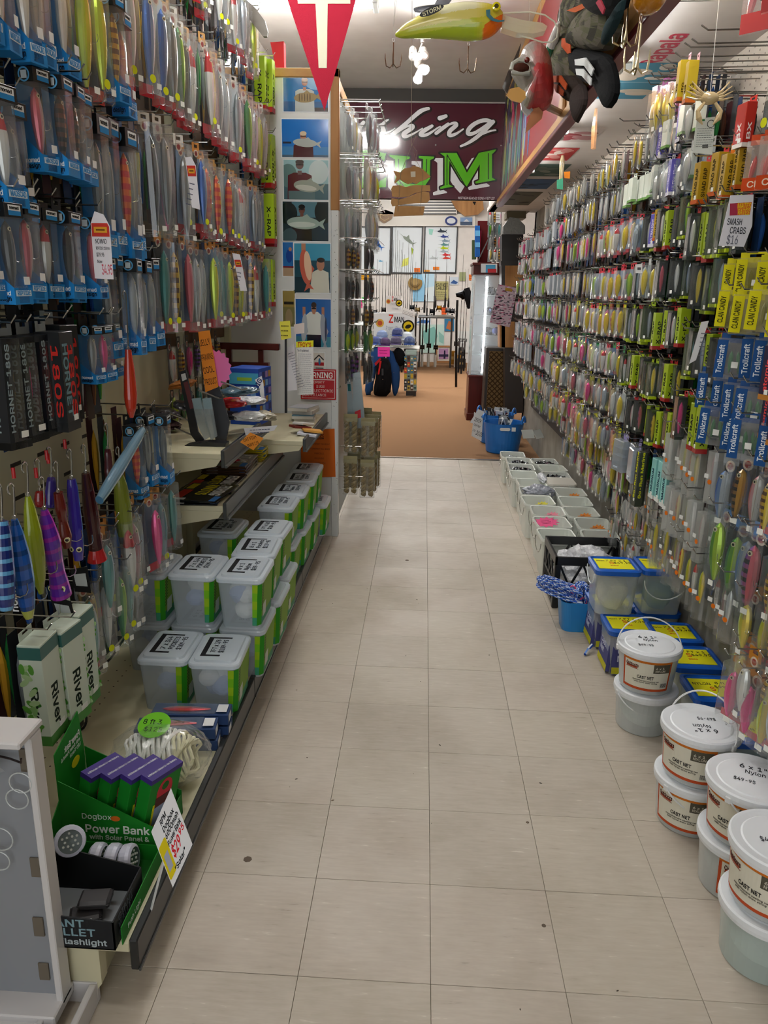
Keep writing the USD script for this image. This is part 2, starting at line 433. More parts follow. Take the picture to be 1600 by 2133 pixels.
def lure(b, L, r, back, belly, head=None, headlen=0.28, n=8, k=8, flat=0.8, M=None, bars=None, tailr=0.12, skew=0.42, wig=0.0):
 "a minnow body hanging nose up along -z: back towards -y, belly towards +y"
 t = np.linspace(0, 1, k + 1); ang = (np.arange(n) + 0.5) * 2 * PI / n
 e = np.where(t < skew, np.sqrt(np.maximum(0, 1 - ((skew - t) / skew) ** 2)), np.cos((t - skew) / (1 - skew) * (PI / 2) * (1 - tailr)) ** 0.9)
 e = np.maximum(e, 0.06); off = wig * np.sin(t * PI * 2) * r
 v = np.stack([e[:, None] * r * flat * np.cos(ang), e[:, None] * r * np.sin(ang) + off[:, None], np.repeat(-t[:, None] * L, n, 1)], -1).reshape(-1, 3)
 i, j = np.meshgrid(np.arange(k), np.arange(n), indexing='ij')
 q = np.stack([i * n + j, (i + 1) * n + j, (i + 1) * n + (j + 1) % n, i * n + (j + 1) % n], -1).reshape(-1, 4)
 s = np.sin(ang + PI / n); c = []
 for a in range(k):
  for bb in range(n):
   x = (s[bb] + 1) / 2
   col = COL[back] if x < 0.42 else (mixc(COL[back], COL[belly], 0.5) if x < 0.6 else COL[belly])
   if head and (a + 0.5) / k < headlen:
    col = COL[head]
   elif bars and a % 2 and x < 0.75:
    col = COL[bars]
   c.append(lin(col))
 b.add(v, q, np.array(c), True, M)
 return b


def eyes(b, L, r, flat, t=0.12, M=None, s=0.3):
 for sg_ in (-1, 1):
  MM = (M if M is not None else np.eye(4)) @ T(sg_ * r * flat * 0.8, 0, -t * L) @ R('y', 90 * sg_)
  b.lathe([(r * s, 0.0, '#e8e2c0'), (r * s, r * 0.12, '#e8e2c0'), (r * s * 0.55, r * 0.13, '#101010'), (0.0, r * 0.15, '#101010')], 10, M=MM)
 return b


def treble(b, o, s, col=(190, 194, 196), r=0.0007, M=None):
 for k in range(3):
  a = k * 2 * PI / 3 + 0.4; c, sn = math.cos(a), math.sin(a)
  pts = [(0, 0, 0), (0, 0, -s * 0.75)] + [(c * s * 0.32 * (1 - math.cos(u)), sn * s * 0.32 * (1 - math.cos(u)), -s * 0.75 - s * 0.3 * math.sin(u)) for u in (0.8, 1.57, 2.4, 3.14)] + [(c * s * 0.62, sn * s * 0.62, -s * 0.45)]
  b.tube(np.array(pts) + o, r, 4, col, M=M)
 return b


def clear_u(w, d, z0, z1, col=(225, 230, 232), close=True):
 "the clear front and sides of a blister pack: one folded sheet"
 c = min(w, d) * 0.25
 p = [(-d / 2, -w / 2), (d / 2 - c, -w / 2), (d / 2, -w / 2 + c), (d / 2, w / 2 - c), (d / 2 - c, w / 2), (-d / 2, w / 2)]
 b = B(); v = [(x, y, z) for z in (z1, z0) for x, y in p]; n = len(p)
 b.add(v, [[i, i + 1, n + i + 1, n + i] for i in range(n - 1)], col)
 if close:
  b.add(v[:n], [[0, i, i + 1] for i in range(1, n - 1)], col)
 return b


def lure_part(pr, spec, L, r, z, x=0.0, y=0.0, hooks=True, fine=False, tilt=0, mt=None):
 back, belly, head = spec[:3]
 M = T(x, y, z) @ R('x', tilt); b = B()
 n, k = (12, 14) if fine else (8, 8)
 lure(b, L, r, back, belly, head, M=M, bars=spec[3] if len(spec) > 3 else None, n=n, k=k)
 if fine:
  eyes(b, L, r, 0.6, M=M)
 lp = part(pr, 'lure', b, mt or 'foil')
 if hooks:
  h = B(); s = min(0.035, L * 0.2)
  treble(h, np.array([0, r * 0.9, -L * 0.4]), s, M=M); treble(h, np.array([0, r * 0.3, -L * 0.97]), s, M=M)
  part(lp, 'treble_hook', h, 'metal')


def hang_tab(b, w, h, col, x):
 "card tab with a hang hole: a frame of four strips"
 b.box(x, x + 0.0008, -w / 2, w / 2, -h, -h * 0.45, col).box(x, x + 0.0008, -w / 2, w / 2, -h * 0.12, h * 0.1, col)
 for s in (-1, 1):
  b.box(x, x + 0.0008, s * w / 2, s * w * 0.22, -h * 0.45, -h * 0.12, col)
 return b


FR = lambda x, y, z: frame((x, y, z), (0, 1, 0), (0, 0, 1))          # a print on the front (+x) of a pack
SD = lambda x, y, z, s: frame((x, y, z), (-s, 0, 0), (0, 0, 1)) if s > 0 else frame((x, y, z), (1, 0, 0), (0, 0, 1))


def k_blue_box(spec, h=0.21, w=0.058, d=0.05, word='MADSCAD', fine=True):
 def f(pr):
  part(pr, 'hang_tab', hang_tab(B(), w * 0.7, 0.03, '#15181a', -d / 2), 'card')
  hb = B().box(-d / 2, d / 2, -w / 2, w / 2, -0.03 - h * 0.14, -0.03, '#0f1113', 0.001)
  hp = part(pr, 'header', hb, 'paint')
  e = B().poly(sg.Point(0, 0).buffer(w * 0.26).difference(sg.Point(0, 0).buffer(w * 0.2)), 0.0005, '#5aa8dc', frame((0, -w / 2 - 0.0002, -0.03 - h * 0.07), (1, 0, 0), (0, 0, 1)))
  e.poly(sg.box(-w * .13, -w * .14, w * .13, w * .14), 0.0005, '#c8d4da', frame((0, -w / 2 - 0.0002, -0.03 - h * 0.07), (1, 0, 0), (0, 0, 1)))
  e.box(d / 2, d / 2 + 0.0004, -w * 0.3, w * 0.35, -0.03 - h * 0.12, -0.03 - h * 0.075, '#2f86c6').box(d / 2, d / 2 + 0.0005, -w * 0.3, w * 0.35, -0.03 - h * 0.075, -0.03 - h * 0.02, '#e4e8ea')
  if fine:
   e.text('nomad', h * 0.03, '#15181a', FR(d / 2 + 0.0005, -w * 0.25, -0.03 - h * 0.06), fit=w * 0.5)
  part(hp, 'emblem', e, 'paper')
  part(pr, 'back_card', B().box(-d / 2, -d / 2 + 0.001, -w / 2, w / 2, -0.03 - h, -0.03 - h * 0.13, '#1673b4'), 'card')
  zb, zt = -0.03 - h, -0.03 - h * 0.83
  bb = B()
  bb.add([(-d / 2, -w / 2, zb), (d / 2, -w / 2, zb), (d / 2, -w / 2, zt), (-d / 2, -w / 2, zt + h * 0.2), (-d / 2, w / 2, zb), (d / 2, w / 2, zb), (d / 2, w / 2, zt), (-d / 2, w / 2, zt + h * 0.2)],
    [[0, 1, 2, 3], [4, 7, 6, 5], [1, 5, 6, 2], [0, 4, 5, 1]], '#1c82c8')
  bp = part(pr, 'base', bb, 'card')
  e = B()
  for s in (-1, 1):
   o = -d * 0.44 if s < 0 else d * 0.44
   e.text('nomad', h * 0.045, '#eef2f4', SD(o, s * (w / 2 + 0.0001), zb + h * 0.095, s), fit=d * 0.75)
   e.text('design', h * 0.045, '#10161c', SD(o, s * (w / 2 + 0.0001), zb + h * 0.04, s), fit=d * 0.75)
  e.box(d / 2, d / 2 + 0.0004, -w * 0.42, w * 0.42, zb + h * 0.085, zb + h * 0.145, '#d4e0e8')
  e.text(word, h * 0.045, '#3c88c0', FR(d / 2 + 0.0003, -w * 0.36, zb + h * 0.095), fit=w * 0.72)
  part(bp, 'print', e, 'paper')
  part(pr, 'window', clear_u(w, d, -0.03 - h * 0.985, -0.03 - h * 0.14, (210, 222, 230), False), 'clear')
  lure_part(pr, spec, h * 0.66, w * 0.27, -0.03 - h * 0.17, 0.0, 0, fine=fine)
  part(pr, 'price_sticker', B().box(d / 2 + 0.0005, d / 2 + 0.001, w * 0.08, w * 0.4, zt + h * 0.03, zt + h * 0.11, '#e8eaea'), 'paper')
 return f


def k_sleeve(spec, h=0.28, w=0.055, d=0.03, card=None, top='#b87c3c', bot='#b4202c', fine=True, logo=True, L=None, r=None, spot=None, tab=0.035):
 def f(pr):
  if top:
   part(pr, 'hang_tab', hang_tab(B(), w * 0.8, tab, top, -d / 2), 'card')
   if logo and fine:
    part(pr, 'logo', B().poly(sg.Point(0, 0).buffer(w * 0.24), 0.0005, '#d8c8b4', FR(-d / 2 + 0.001, 0, -tab * 0.55 - w * 0.3)).poly(sg.Point(0, 0).buffer(w * 0.15), 0.0007, '#9a3a34', FR(-d / 2 + 0.001, 0, -tab * 0.55 - w * 0.3)), 'paper')
  z0 = -tab - h
  cb = B()
  if card:
   cb.box(-d / 2, -d / 2 + 0.001, -w / 2, w / 2, z0, -tab * 0.9, card)
   if bot:
    cb.box(-d / 2, -d / 2 + 0.0016, -w / 2, w / 2, z0, z0 + h * 0.12, bot)
  elif bot:
   cb.box(-d / 2, -d / 2 + 0.001, -w / 2, w / 2, z0, z0 + h * 0.12, bot)
  if cb.v:
   part(pr, 'back_card', cb, 'card')
  part(pr, 'sleeve', clear_u(w, d, z0, -tab * 0.9, (214, 222, 226)), 'clear')
  LL = L or h * 0.8
  lure_part(pr, spec, LL, r or min(w * 0.36, LL * 0.15), -tab - (h - LL) * 0.45, fine=fine, hooks=fine)
  e = B().box(d / 2 + 0.0003, d / 2 + 0.0009, w * 0.05, w * 0.36, z0 + h * 0.06, z0 + h * 0.06 + 0.016, '#eceee8')
  if spot:
   e.poly(sg.Point(0, 0).buffer(w * 0.2), 0.0005, spot, FR(d / 2 + 0.0006, -w * 0.2, z0 + h * 0.14))
  part(pr, 'price_sticker', e, 'paper')
 return f


def k_box(body, h=0.16, w=0.05, d=0.03, words=(), wcol='#15181a', stripe=None, window=None, spec=None, tab=0.02, tabcol='#c8202c', foot=None, fine=False, word_len=0.7, down=False):
 "printed carton: words run up the front and the sides; window: a clear front half that shows the lure"
 def f(pr):
  part(pr, 'hang_tab', hang_tab(B(), w * 0.7, tab, tabcol, -d / 2), 'card')
  z0 = -tab - h; b = B()
  if window:
   b.box(-d / 2, -d / 2 + 0.0015, -w / 2, w / 2, z0, -tab, body)
   b.box(-d / 2, d / 2, -w / 2, w / 2, z0, z0 + h * 0.07, foot or body).box(-d / 2, d / 2, -w / 2, w / 2, -tab - h * 0.06, -tab, body)
   b.box(-d / 2, d / 2 - 0.0005, -w / 2, -w / 2 + w * 0.4, z0, -tab, body)
  else:
   b.box(-d / 2, d / 2, -w / 2, w / 2, z0, -tab, body, 0.0012)
   if foot:
    b.box(-d / 2 - 0.0003, d / 2 + 0.0003, -w / 2 - 0.0003, w / 2 + 0.0003, z0, z0 + h * 0.1, foot)
   if stripe:
    b.box(-d / 2 - 0.0003, d / 2 + 0.0003, -w / 2 - 0.0003, w / 2 + 0.0003, -tab - h * 0.14, -tab - h * 0.02, stripe)
  bp = part(pr, 'carton', b, 'paint')
  e = B(); x = -w * 0.1 if window else 0.0
  for q, (s, c2) in enumerate(words):
   o = (q - (len(words) - 1) / 2) * w * 0.36
   hh = (w * 0.34) if not window else w * 0.18
   yy = (-w / 2 + w * 0.28) if window else hh * 0.5 + o
   up = -1 if down else 1; zz = z0 + h * (0.15 if not down else 0.15 + word_len)
   e.text(s, hh, c2, frame((d / 2 + 0.0001, yy if not down else yy - hh, zz), (0, 0, up), (0, -up, 0)), fit=h * word_len)
   hs = d * (0.34 if len(words) < 2 else 0.26); xo = (q - (len(words) - 1) / 2) * d * 0.5
   for sd in (-1, 1):
    e.text(s, hs, c2, frame((xo - sd * up * hs * 0.5, sd * (w / 2 + 0.0001), zz), (0, 0, up), (sd * up, 0, 0)), fit=h * word_len)
  if words and words[0][0] == 'River':
   g = random.Random(2)
   for sd in (-1, 1):
    Ml_ = frame((0, sd * (w / 2 + 0.0002), z0), (-sd, 0, 0), (0, 0, 1))
    for k in range(26):
     e.poly(sa.rotate(sa.scale(sg.Point(g.uniform(-0.45, 0.0) * d, g.uniform(0.12, 0.8) * h).buffer(1, 3), 0.007, 0.014), g.uniform(0, 180)), 0.0003 + 0.00002 * k, g.choice(['#5c9c3c', '#86b46c', '#3c7a2c', '#a8c890']), Ml_)
  if e.v:
   part(bp, 'print', e, 'paper')
  if window:
   part(pr, 'window', clear_u(w * 0.98, d, z0, -tab, (214, 222, 226), False), 'clear')
   lure_part(pr, spec, h * 0.74, w * 0.2, -tab - h * 0.12, 0.0, w * 0.2, hooks=False)
  part(pr, 'price_sticker', B().box(d / 2 + 0.0005, d / 2 + 0.0012, w * 0.02, w * 0.34, z0 + h * 0.1, z0 + h * 0.1 + 0.014, '#eceee8'), 'paper')
 return f


def k_bag(bag, label_c, h=0.11, w=0.1, d=0.02, content='pink', word=None, band='top', lc='#e8e8e0', tab=0.012, n_soft=4):
 "clear soft-bait bag, pillow shaped, with a printed band"
 def f(pr):
  part(pr, 'hang_tab', hang_tab(B(), w * 0.85, tab * 2, label_c, -0.001), 'card')
  b = B(); nx, nz = 6, 6; v = []
  for s in (1, -1):
   for i in range(nz + 1):
    for j in range(nx + 1):
     u, t = j / nx, i / nz
     bul = (max(0, 1 - (2 * u - 1) ** 4) * max(0, 1 - (2 * t - 1) ** 4)) ** 0.6
     v.append((s * d / 2 * bul, (u - 0.5) * w, -tab - t * h))
  m_ = (nx + 1) * (nz + 1)
  fs = [[k * m_ + i * (nx + 1) + j, k * m_ + (i + 1) * (nx + 1) + j, k * m_ + (i + 1) * (nx + 1) + j + 1, k * m_ + i * (nx + 1) + j + 1] for k in (0, 1) for i in range(nz) for j in range(nx)]
  part(pr, 'bag', b.add(v, fs, bag, True), 'film')
  c = B()
  for k in range(n_soft):
   lure(c, h * 0.55, h * 0.06, content, content, n=6, k=5, M=T(0, (k - (n_soft - 1) / 2) * w * 0.7 / n_soft, -tab - h * 0.3) @ R('x', (k % 3 - 1) * 9))
  part(pr, 'soft_bait', c, 'gloss')
  e = B()
  if band == 'top':
   e.box(d * 0.5, d * 0.5 + 0.0006, -w * 0.47, w * 0.47, -tab - h * 0.24, -tab - 0.002, label_c)
  elif band == 'side':
   e.box(d * 0.52, d * 0.52 + 0.0006, -w * 0.46, -w * 0.17, -tab - h * 0.96, -tab - h * 0.04, label_c)
  else:
   e.box(d * 0.5, d * 0.5 + 0.0006, -w * 0.47, w * 0.47, -tab - h, -tab - h * 0.74, label_c)
  if word:
   if band == 'side':
    e.text(word, w * 0.14, lc, frame((d * 0.52 + 0.0006, -w * 0.25, -tab - h * 0.86), (0, 0, 1), (0, -1, 0)), fit=h * 0.7)
   else:
    e.text(word, h * 0.12, lc, FR(d * 0.5 + 0.0006, -w * 0.36, -tab - h * (0.19 if band == 'top' else 0.93)), fit=w * 0.72)
  part(pr, 'label', e, 'paper')
  part(pr, 'price_sticker', B().box(d * 0.53, d * 0.53 + 0.0006, w * 0.0, w * 0.18, -tab - h * 0.7, -tab - h * 0.55, '#eceee8'), 'paper')
 return f


def k_slim(spec, h=0.15, r=0.0085, rings=True):
 "a bare slim lure in a thin clear tube, hung by its ring"
 def f(pr):
  b = B().tube([(0, 0.004 * math.cos(a), -0.008 + 0.006 * math.sin(a)) for a in np.linspace(0, 2 * PI, 9)[:-1]], 0.0007, 4, (196, 196, 190), True)
  b.tube([(0, 0, -0.014), (0.001, 0.004, -0.022), (0, 0, -0.03)], 0.0008, 4, (200, 200, 196))
  treble(b, np.array([0, 0.0, -h * 0.97]), 0.02)
  part(pr, 'split_ring', b, 'metal')
  lure_part(pr, spec, h - 0.035, r, -0.03, hooks=False)
  part(pr, 'sleeve', clear_u(r * 2.8, r * 2.0, -h - 0.008, -0.012, (220, 224, 226)), 'clear')
 return f


def k_tube(spec, h=0.16, w=0.042, d=0.03, dot='#e2761c', milk=True):
 "moulded clear blister tube on a clear card with an orange dot"
 def f(pr):
  cb = hang_tab(B(), w * 0.9, 0.04, (205, 210, 210), -d / 2)
  part(pr, 'hang_tab', cb, 'clear')
  part(pr, 'blister', clear_u(w, d, -0.04 - h, -0.04, (216, 218, 214)).box(-d / 2 - 0.0006, -d / 2, -w * 0.6, w * 0.6, -0.05 - h, -0.03, (190, 192, 188)), 'frost' if milk else 'clear')
  lure_part(pr, spec, h * 0.62, w * 0.22, -0.04 - h * 0.08, hooks=False)
  e = B().poly(sg.Point(0, 0).buffer(0.0075), 0.0006, dot, FR(d / 2 + 0.0004, w * 0.1, -0.04 - h * 0.58))
  e.box(d / 2 + 0.0004, d / 2 + 0.001, -w * 0.45, -w * 0.05, -0.04 - h * 0.52, -0.04 - h * 0.44, '#e8eae6')
  part(pr, 'price_sticker', e, 'paper')
 return f


def k_tray(h=0.17, w=0.09, d=0.035, col=(196, 208, 222)):
 def f(pr):
  part(pr, 'hang_tab', hang_tab(B(), w * 0.5, 0.03, (150, 140, 190), -d / 2), 'card')
  part(pr, 'tray', B().box(-d / 2, d / 2, -w / 2, w / 2, -0.03 - h, -0.03, col, 0.004), 'frost')
  b = B()
  for i in range(1, 4):
   b.box(-d / 2 + 0.002, d / 2 - 0.002, -w / 2 + 0.003, w / 2 - 0.003, -0.03 - h * i / 4 - 0.001, -0.03 - h * i / 4 + 0.001, (170, 182, 196))
  part(pr, 'divider', b, 'frost')
  part(pr, 'latch', B().box(d / 2, d / 2 + 0.003, -w * 0.2, w * 0.2, -0.03 - h * 0.9, -0.03 - h * 0.84, (180, 192, 204), 0.001), 'paint')
 return f


SPECS = {  # colourway name used in labels: (back, belly, head, bars)
 'red-headed white': ('white', 'white', 'red'), 'chartreuse': ('chartreuse', 'yellow', None), 'blue and silver': ('blue', 'silver', None), 'gold': ('gold', 'yellow', None, 'brown'), 'green': ('green', 'lime', None),
 'orange': ('orange', 'yellow', None, 'red'), 'hot pink': ('pink', 'pink', None), 'black and silver': ('black', 'silver', None), 'pale grey': ('grey', 'white', None), 'purple': ('purple', 'rose', None, 'black'),
 'teal': ('teal', 'silver', None), 'brown': ('brown', 'gold', None, 'black'), 'white and yellow': ('white', 'yellow', None), 'silver': ('silver', 'white', None), 'rose': ('rose', 'white', None)}
SN = list(SPECS)


def slug(s):
 return s.replace(' ', '_').replace('-', '_')


WALL = {'left': [], 'right': []}       # (row z, y, kind path, name, label head, category, group, x of the front pack, h)


def hang(side, z, y, key, build, name, head, cat, group, x=None, deep=2, jit=True, tilt=0.0):
 WALL[side].append((z, y, kind_of(key, build), name, head, cat, group, x, deep, tilt))
# ================================================================== the two lure walls
HOOK = {'left': [], 'right': []}
STOCK = {'left': [], 'right': []}
PX = {'left': -0.90, 'right': 0.90}
ROWS = {'left': {}, 'right': {}}


def row(side, r, z, items, dx=0.0):
 "items: (y, key, build, name, head label, category, group[, dz, dx]) hung in row r of a wall"
 ROWS[side].setdefault(r, []).extend((it[0], z + (it[7] if len(it) > 7 else 0), *it[1:7], (it[8] if len(it) > 8 else 0.0) + dx) for it in items)


def run(y0, y1, pitch, fn, seed):
 g = random.Random(seed); y = y0; out = []; dz = g.uniform(-0.012, 0.012)
 while y <= y1:
  out.append((y + g.uniform(-0.004, 0.004), *fn(g, len(out)), dz + g.choice((0, 0, 0, -0.01, 0.012))))
  y += pitch * g.uniform(0.93, 1.07)
 return out


def blue(h, w=0.058, d=0.05, word='MADSCAD', pool=('red-headed white', 'pale grey', 'blue and silver', 'black and silver', 'rose', 'brown', 'orange', 'silver'), fine=True):
 def fn(g, i):
  s = g.choice(pool)
  return (f'blue_box_{slug(s)}_{int(h * 100)}', k_blue_box(SPECS[s], h, w, d, word, fine), 'boxed_lure', f'{s} lure in blue-based box', 'fishing lure', 'blue-based lure boxes on the left wall')
 return fn


def sleeve(h, w=0.06, pool=SN, tops=('#b87c3c', '#c89a5c'), cards=(None, '#4a6a8c'), bots=('#b4202c', '#a8343c'), fine=True, side='left', d=0.046, spots=(None, '#d8e020'), what='long sleeve', nm='sleeved_lure'):
 def fn(g, i):
  s, tp, cd, bt, sp_ = g.choice(pool), g.choice(tops), g.choice(cards), g.choice(bots), g.choice(spots)
  key = f'sleeve_{slug(s)}_{int(h * 100)}_{int(w * 1000)}_{(tp or "n")[1:]}_{(cd or "n")[1:]}_{(bt or "n")[1:]}_{(sp_ or "n")[1:]}'
  return (key, k_sleeve(SPECS[s], h, w, d, cd, tp, bt, fine, spot=sp_), nm, f'{s} lure in {what}', 'fishing lure', f'lures in {what} packs on the {side} wall')
 return fn


def boxed(kinds, side):
 "kinds: (key, args for k_box, label head)"
 def fn(g, i):
  k, a, lab = g.choice(kinds)
  a = dict(a)
  if a.get('window'):
   s = g.choice(SN); a['spec'] = SPECS[s]; k += '_' + slug(s); lab = f'{s} lure in {lab}'
  return (k, k_box(**a), 'boxed_lure', lab, 'fishing lure', f'cartons on the {side} wall')
 return fn


def slim(pool, h=0.15, side='right'):
 def fn(g, i):
  s = g.choice(pool)
  return (f'slim_{slug(s)}_{int(h * 100)}', k_slim(SPECS[s], h), 'slim_lure', f'slim {s} lure in tube', 'fishing lure', f'slim tube lures on the {side} wall')
 return fn


def tube(pool, h=0.16, milk=True):
 def fn(g, i):
  s = g.choice(pool)
  return (f'tube_{slug(s)}_{int(h * 100)}_{int(milk)}', k_tube(SPECS[s], h, milk=milk), 'blister_lure', f'{s} lure in moulded blister', 'fishing lure', 'moulded blister packs on the right wall')
 return fn


def mixed(*fns):
 def fn(g, i):
  return g.choice(fns)(g, i)
 return fn


# ---- left wall, near bays: blue-based boxes, dark cartons, sleeves
row('left', 0, 2.30, run(1.62, 2.10, 0.072, blue(0.27), 1) + run(2.15, 2.27, 0.075, sleeve(0.30, pool=('chartreuse', 'gold'), tops=('#d8d8d4',), cards=(None,), bots=('#c84a3c',), what='red-footed sleeve'), 2) + run(2.31, 2.5, 0.075, blue(0.27, pool=('orange', 'gold')), 3))
row('left', 1, 1.93, run(1.62, 1.79, 0.078, blue(0.235, 0.066, 0.055, pool=('pale grey', 'red-headed white')), 4) + [(y, *blue(0.215, pool=('brown', 'rose', 'black and silver'))(random.Random(k), k), 0.08) for k, y in enumerate((1.87, 1.94, 2.01, 2.08))])
row('left', 1, 1.99, run(2.20, 2.50, 0.088, blue(0.36, 0.07, 0.06, 'RIPTIDE', pool=('pale grey', 'orange', 'silver', 'black and silver')), 5))
row('left', 2, 1.71, run(1.60, 2.12, 0.070, blue(0.205, pool=('red-headed white', 'rose', 'black and silver'), word='RIPTIDE'), 6))
row('left', 2, 1.63, run(2.20, 2.62, 0.075, blue(0.28, word='RIPTIDE', pool=('silver', 'brown', 'pale grey')), 7))
HORNET = [('hornet_box', dict(body='#15181b', h=0.235, w=0.07, d=0.06, words=(('HORNET', '#6c8c94'), ('180S', '#c02a24')), window=False, tabcol='#9aa6aa', tab=0.03, foot='#101214', word_len=0.75, down=True), 'black long lure carton')]
HORNETW = [('hornet_window_box', dict(body='#171b22', h=0.235, w=0.075, d=0.06, words=(('HORNET 180S', '#8c9ca0'),), window=True, tabcol='#9aa6aa', tab=0.03, foot='#101214', word_len=0.8), 'black carton')]
row('left', 3, 1.44, run(1.60, 1.78, 0.086, boxed(HORNETW, 'left'), 8) + run(1.80, 1.93, 0.08, boxed(HORNET, 'left'), 9) + run(2.03, 2.25, 0.065, blue(0.15, 0.05, 0.045, pool=('rose', 'hot pink', 'pale grey')), 10))
row('left', 4, 1.13, run(2.38, 2.6, 0.08, blue(0.24, word='RIPTIDE', pool=('pale grey', 'orange', 'silver')), 11))
row('left', 5, 0.86, run(2.02, 2.66, 0.075, sleeve(0.24, 0.055, tops=('#b87c3c', '#c08a4c'), cards=(None, '#5a6a80'), bots=('#c83a44',), what='orange-topped sleeve'), 12))
row('left', 6, 0.74, run(1.90, 2.22, 0.062, sleeve(0.24, 0.052, tops=('#a8a49c',), cards=(None,), bots=('#c83a44', None), what='low sleeve'), 13))
RIVER = [('green_white_box', dict(body='#cfdccc', h=0.27, w=0.085, d=0.055, words=(('River', '#1c2a20'),), stripe='#3a6a64', tabcol='#c8d4c8', foot='#4a8a3c', word_len=0.42, down=True), 'white and green lure carton')]
row('left', 6, 0.74, run(1.60, 1.82, 0.095, boxed(RIVER, 'left'), 14))
# ---- left wall, far bay: long sleeves in four rows, lime boxes at the end
far_pool = ('red-headed white', 'silver', 'chartreuse', 'pale grey', 'blue and silver', 'silver', 'silver', 'red-headed white', 'white and yellow', 'pale grey', 'green')
row('left', 7, 2.86, run(2.55, 4.42, 0.100, sleeve(0.27, 0.056, far_pool, ('#d4d0c8',), (None, None, '#c8d0d4'), ('#b4202c', None), what='top-row sleeve'), 15))
row('left', 8, 2.46, run(2.55, 4.42, 0.105, sleeve(0.32, 0.06, far_pool + ('chartreuse', 'black and silver'), ('#d4d0c8', '#c89a5c'), ('#c4ccd0', None, None), ('#b4202c', '#a82830'), what='tall sleeve'), 16))
row('left', 9, 2.05, run(2.62, 2.98, 0.105, sleeve(0.34, 0.062, ('chartreuse', 'hot pink', 'black and silver', 'pale grey'), ('#d4d0c8',), (None,), (None,), what='tall sleeve'), 17) + run(3.05, 4.42, 0.098, sleeve(0.29, 0.056, far_pool + ('hot pink', 'orange'), ('#b87c3c', '#c89a5c'), ('#7c94b0', None, None), ('#b4202c',), what='tan-topped sleeve'), 18))
row('left', 10, 1.70, run(2.75, 4.46, 0.100, sleeve(0.31, 0.058, ('black and silver', 'gold', 'red-headed white', 'silver', 'teal', 'chartreuse', 'rose'), ('#b87c3c', '#a8743c'), ('#4a6a8c', '#3c5474', None), ('#c0303c',), what='tan-topped sleeve'), 19))
LIME = [('lime_box', dict(body='#a4c420', h=0.26, w=0.05, d=0.06, words=(('X-RAP', '#15181a'),), tabcol='#202020', foot='#a82020', word_len=0.6, down=True), 'lime green lure carton')]
for i, z in enumerate((2.72, 2.36, 2.03, 1.70)):
 row('left', 7 + i, z, run(4.49, 4.59, 0.06, boxed(LIME, 'left'), 20 + i))

# ---- right wall, near part
CRAB = lambda g, i: ('crab_bag', k_bag((226, 214, 206), '#c8481c', 0.13, 0.12, 0.025, 'red', 'CRABS', 'foot', '#f0d8c0'), 'crab_bait_pack', 'red crab lures in clear pack', 'soft bait', 'red crab packs on the right wall')
YEL = lambda g, i: ('yellow_bag', k_bag((216, 206, 120), '#d8d018', 0.105, 0.105, 0.02, 'olive', 'CLAN CANDY', 'side', '#3a3a10'), 'soft_bait_pack', 'yellow-labelled soft bait bag', 'soft bait', 'yellow-labelled bags on the right wall')
BLU = lambda g, i: ('blue_bag', k_bag((190, 196, 204), '#22508c', 0.115, 0.10, 0.035, 'green', 'Trollcraft', 'side', '#e8eef4'), 'soft_bait_pack', 'blue-labelled soft bait bag', 'soft bait', 'blue-labelled bags on the right wall')
PINKB = lambda g, i: ('pink_bag', k_bag((232, 218, 218), '#c85050', 0.17, 0.13, 0.02, 'rose', None, 'foot'), 'soft_bait_pack', 'large clear bag of pink baits', 'soft bait', 'pink bait bags on the right wall')
BIGY = lambda g, i: ('big_yellow_pack', k_sleeve(SPECS['gold'], 0.17, 0.12, 0.03, '#d8cc10', '#d8cc10', '#d85a18', True, False, 0.11, 0.02), 'carded_lure', 'lure on wide yellow card', 'fishing lure', 'wide yellow cards on the right wall')
BX = [('red_card_box', dict(body='#b02418', h=0.13, w=0.06, d=0.03, words=(('BX', '#e8e4e0'),), tabcol='#c02a1c', foot='#e8e0d8', word_len=0.4), 'red lure carton')]
GRN = lambda g, i: ('green_crab_bag', k_bag((206, 212, 204), '#8c9a84', 0.15, 0.10, 0.02, 'lime', 'ZMAN', 'top', '#7a2a2a'), 'soft_bait_pack', 'bright green prawn baits in bag', 'soft bait', 'green prawn bags on the right wall')
ATOM = [('navy_box', dict(body='#2a2440', h=0.15, w=0.05, d=0.045, words=(('atomic', '#e84a4a'),), tabcol='#7a3040', foot='#b87a30', word_len=0.6), 'navy lure carton')]
XRB = [('xrap_box', dict(body='#9cb41c', h=0.165, w=0.042, d=0.035, words=(('X-RAP', '#15181a'),), tabcol='#b02028', foot='#a02020', word_len=0.62), 'lime lure carton'),
  ('dark_window_box', dict(body='#2c3230', h=0.16, w=0.05, d=0.03, words=(), window=True, tabcol='#b02028', foot='#26302c'), 'dark carton'),
  ('dark_window_box_lime', dict(body='#3a4a28', h=0.165, w=0.05, d=0.03, words=(), window=True, tabcol='#9cb41c', foot='#b4cc1c'), 'lime-footed carton')]
SHAD = [('gold_box', dict(body='#b8941c', h=0.14, w=0.042, d=0.035, words=(('SHAD RAP', '#3a3010'),), tabcol='#c02830', foot='#c85a18', word_len=0.7), 'gold lure carton'),
  ('violet_box', dict(body='#5a54b0', h=0.15, w=0.045, d=0.03, words=(('ULTRALIGHT', '#e0dcf0'),), tabcol='#c02830', foot='#d0d0dc', word_len=0.7), 'violet lure carton'),
  ('white_green_box', dict(body='#d4dcd0', h=0.12, w=0.055, d=0.02, words=(), tabcol='#c8d0c8', foot='#6a9a4c'), 'white and green carton')]
XRB = XRB[:1] + XRB[1:] * 3
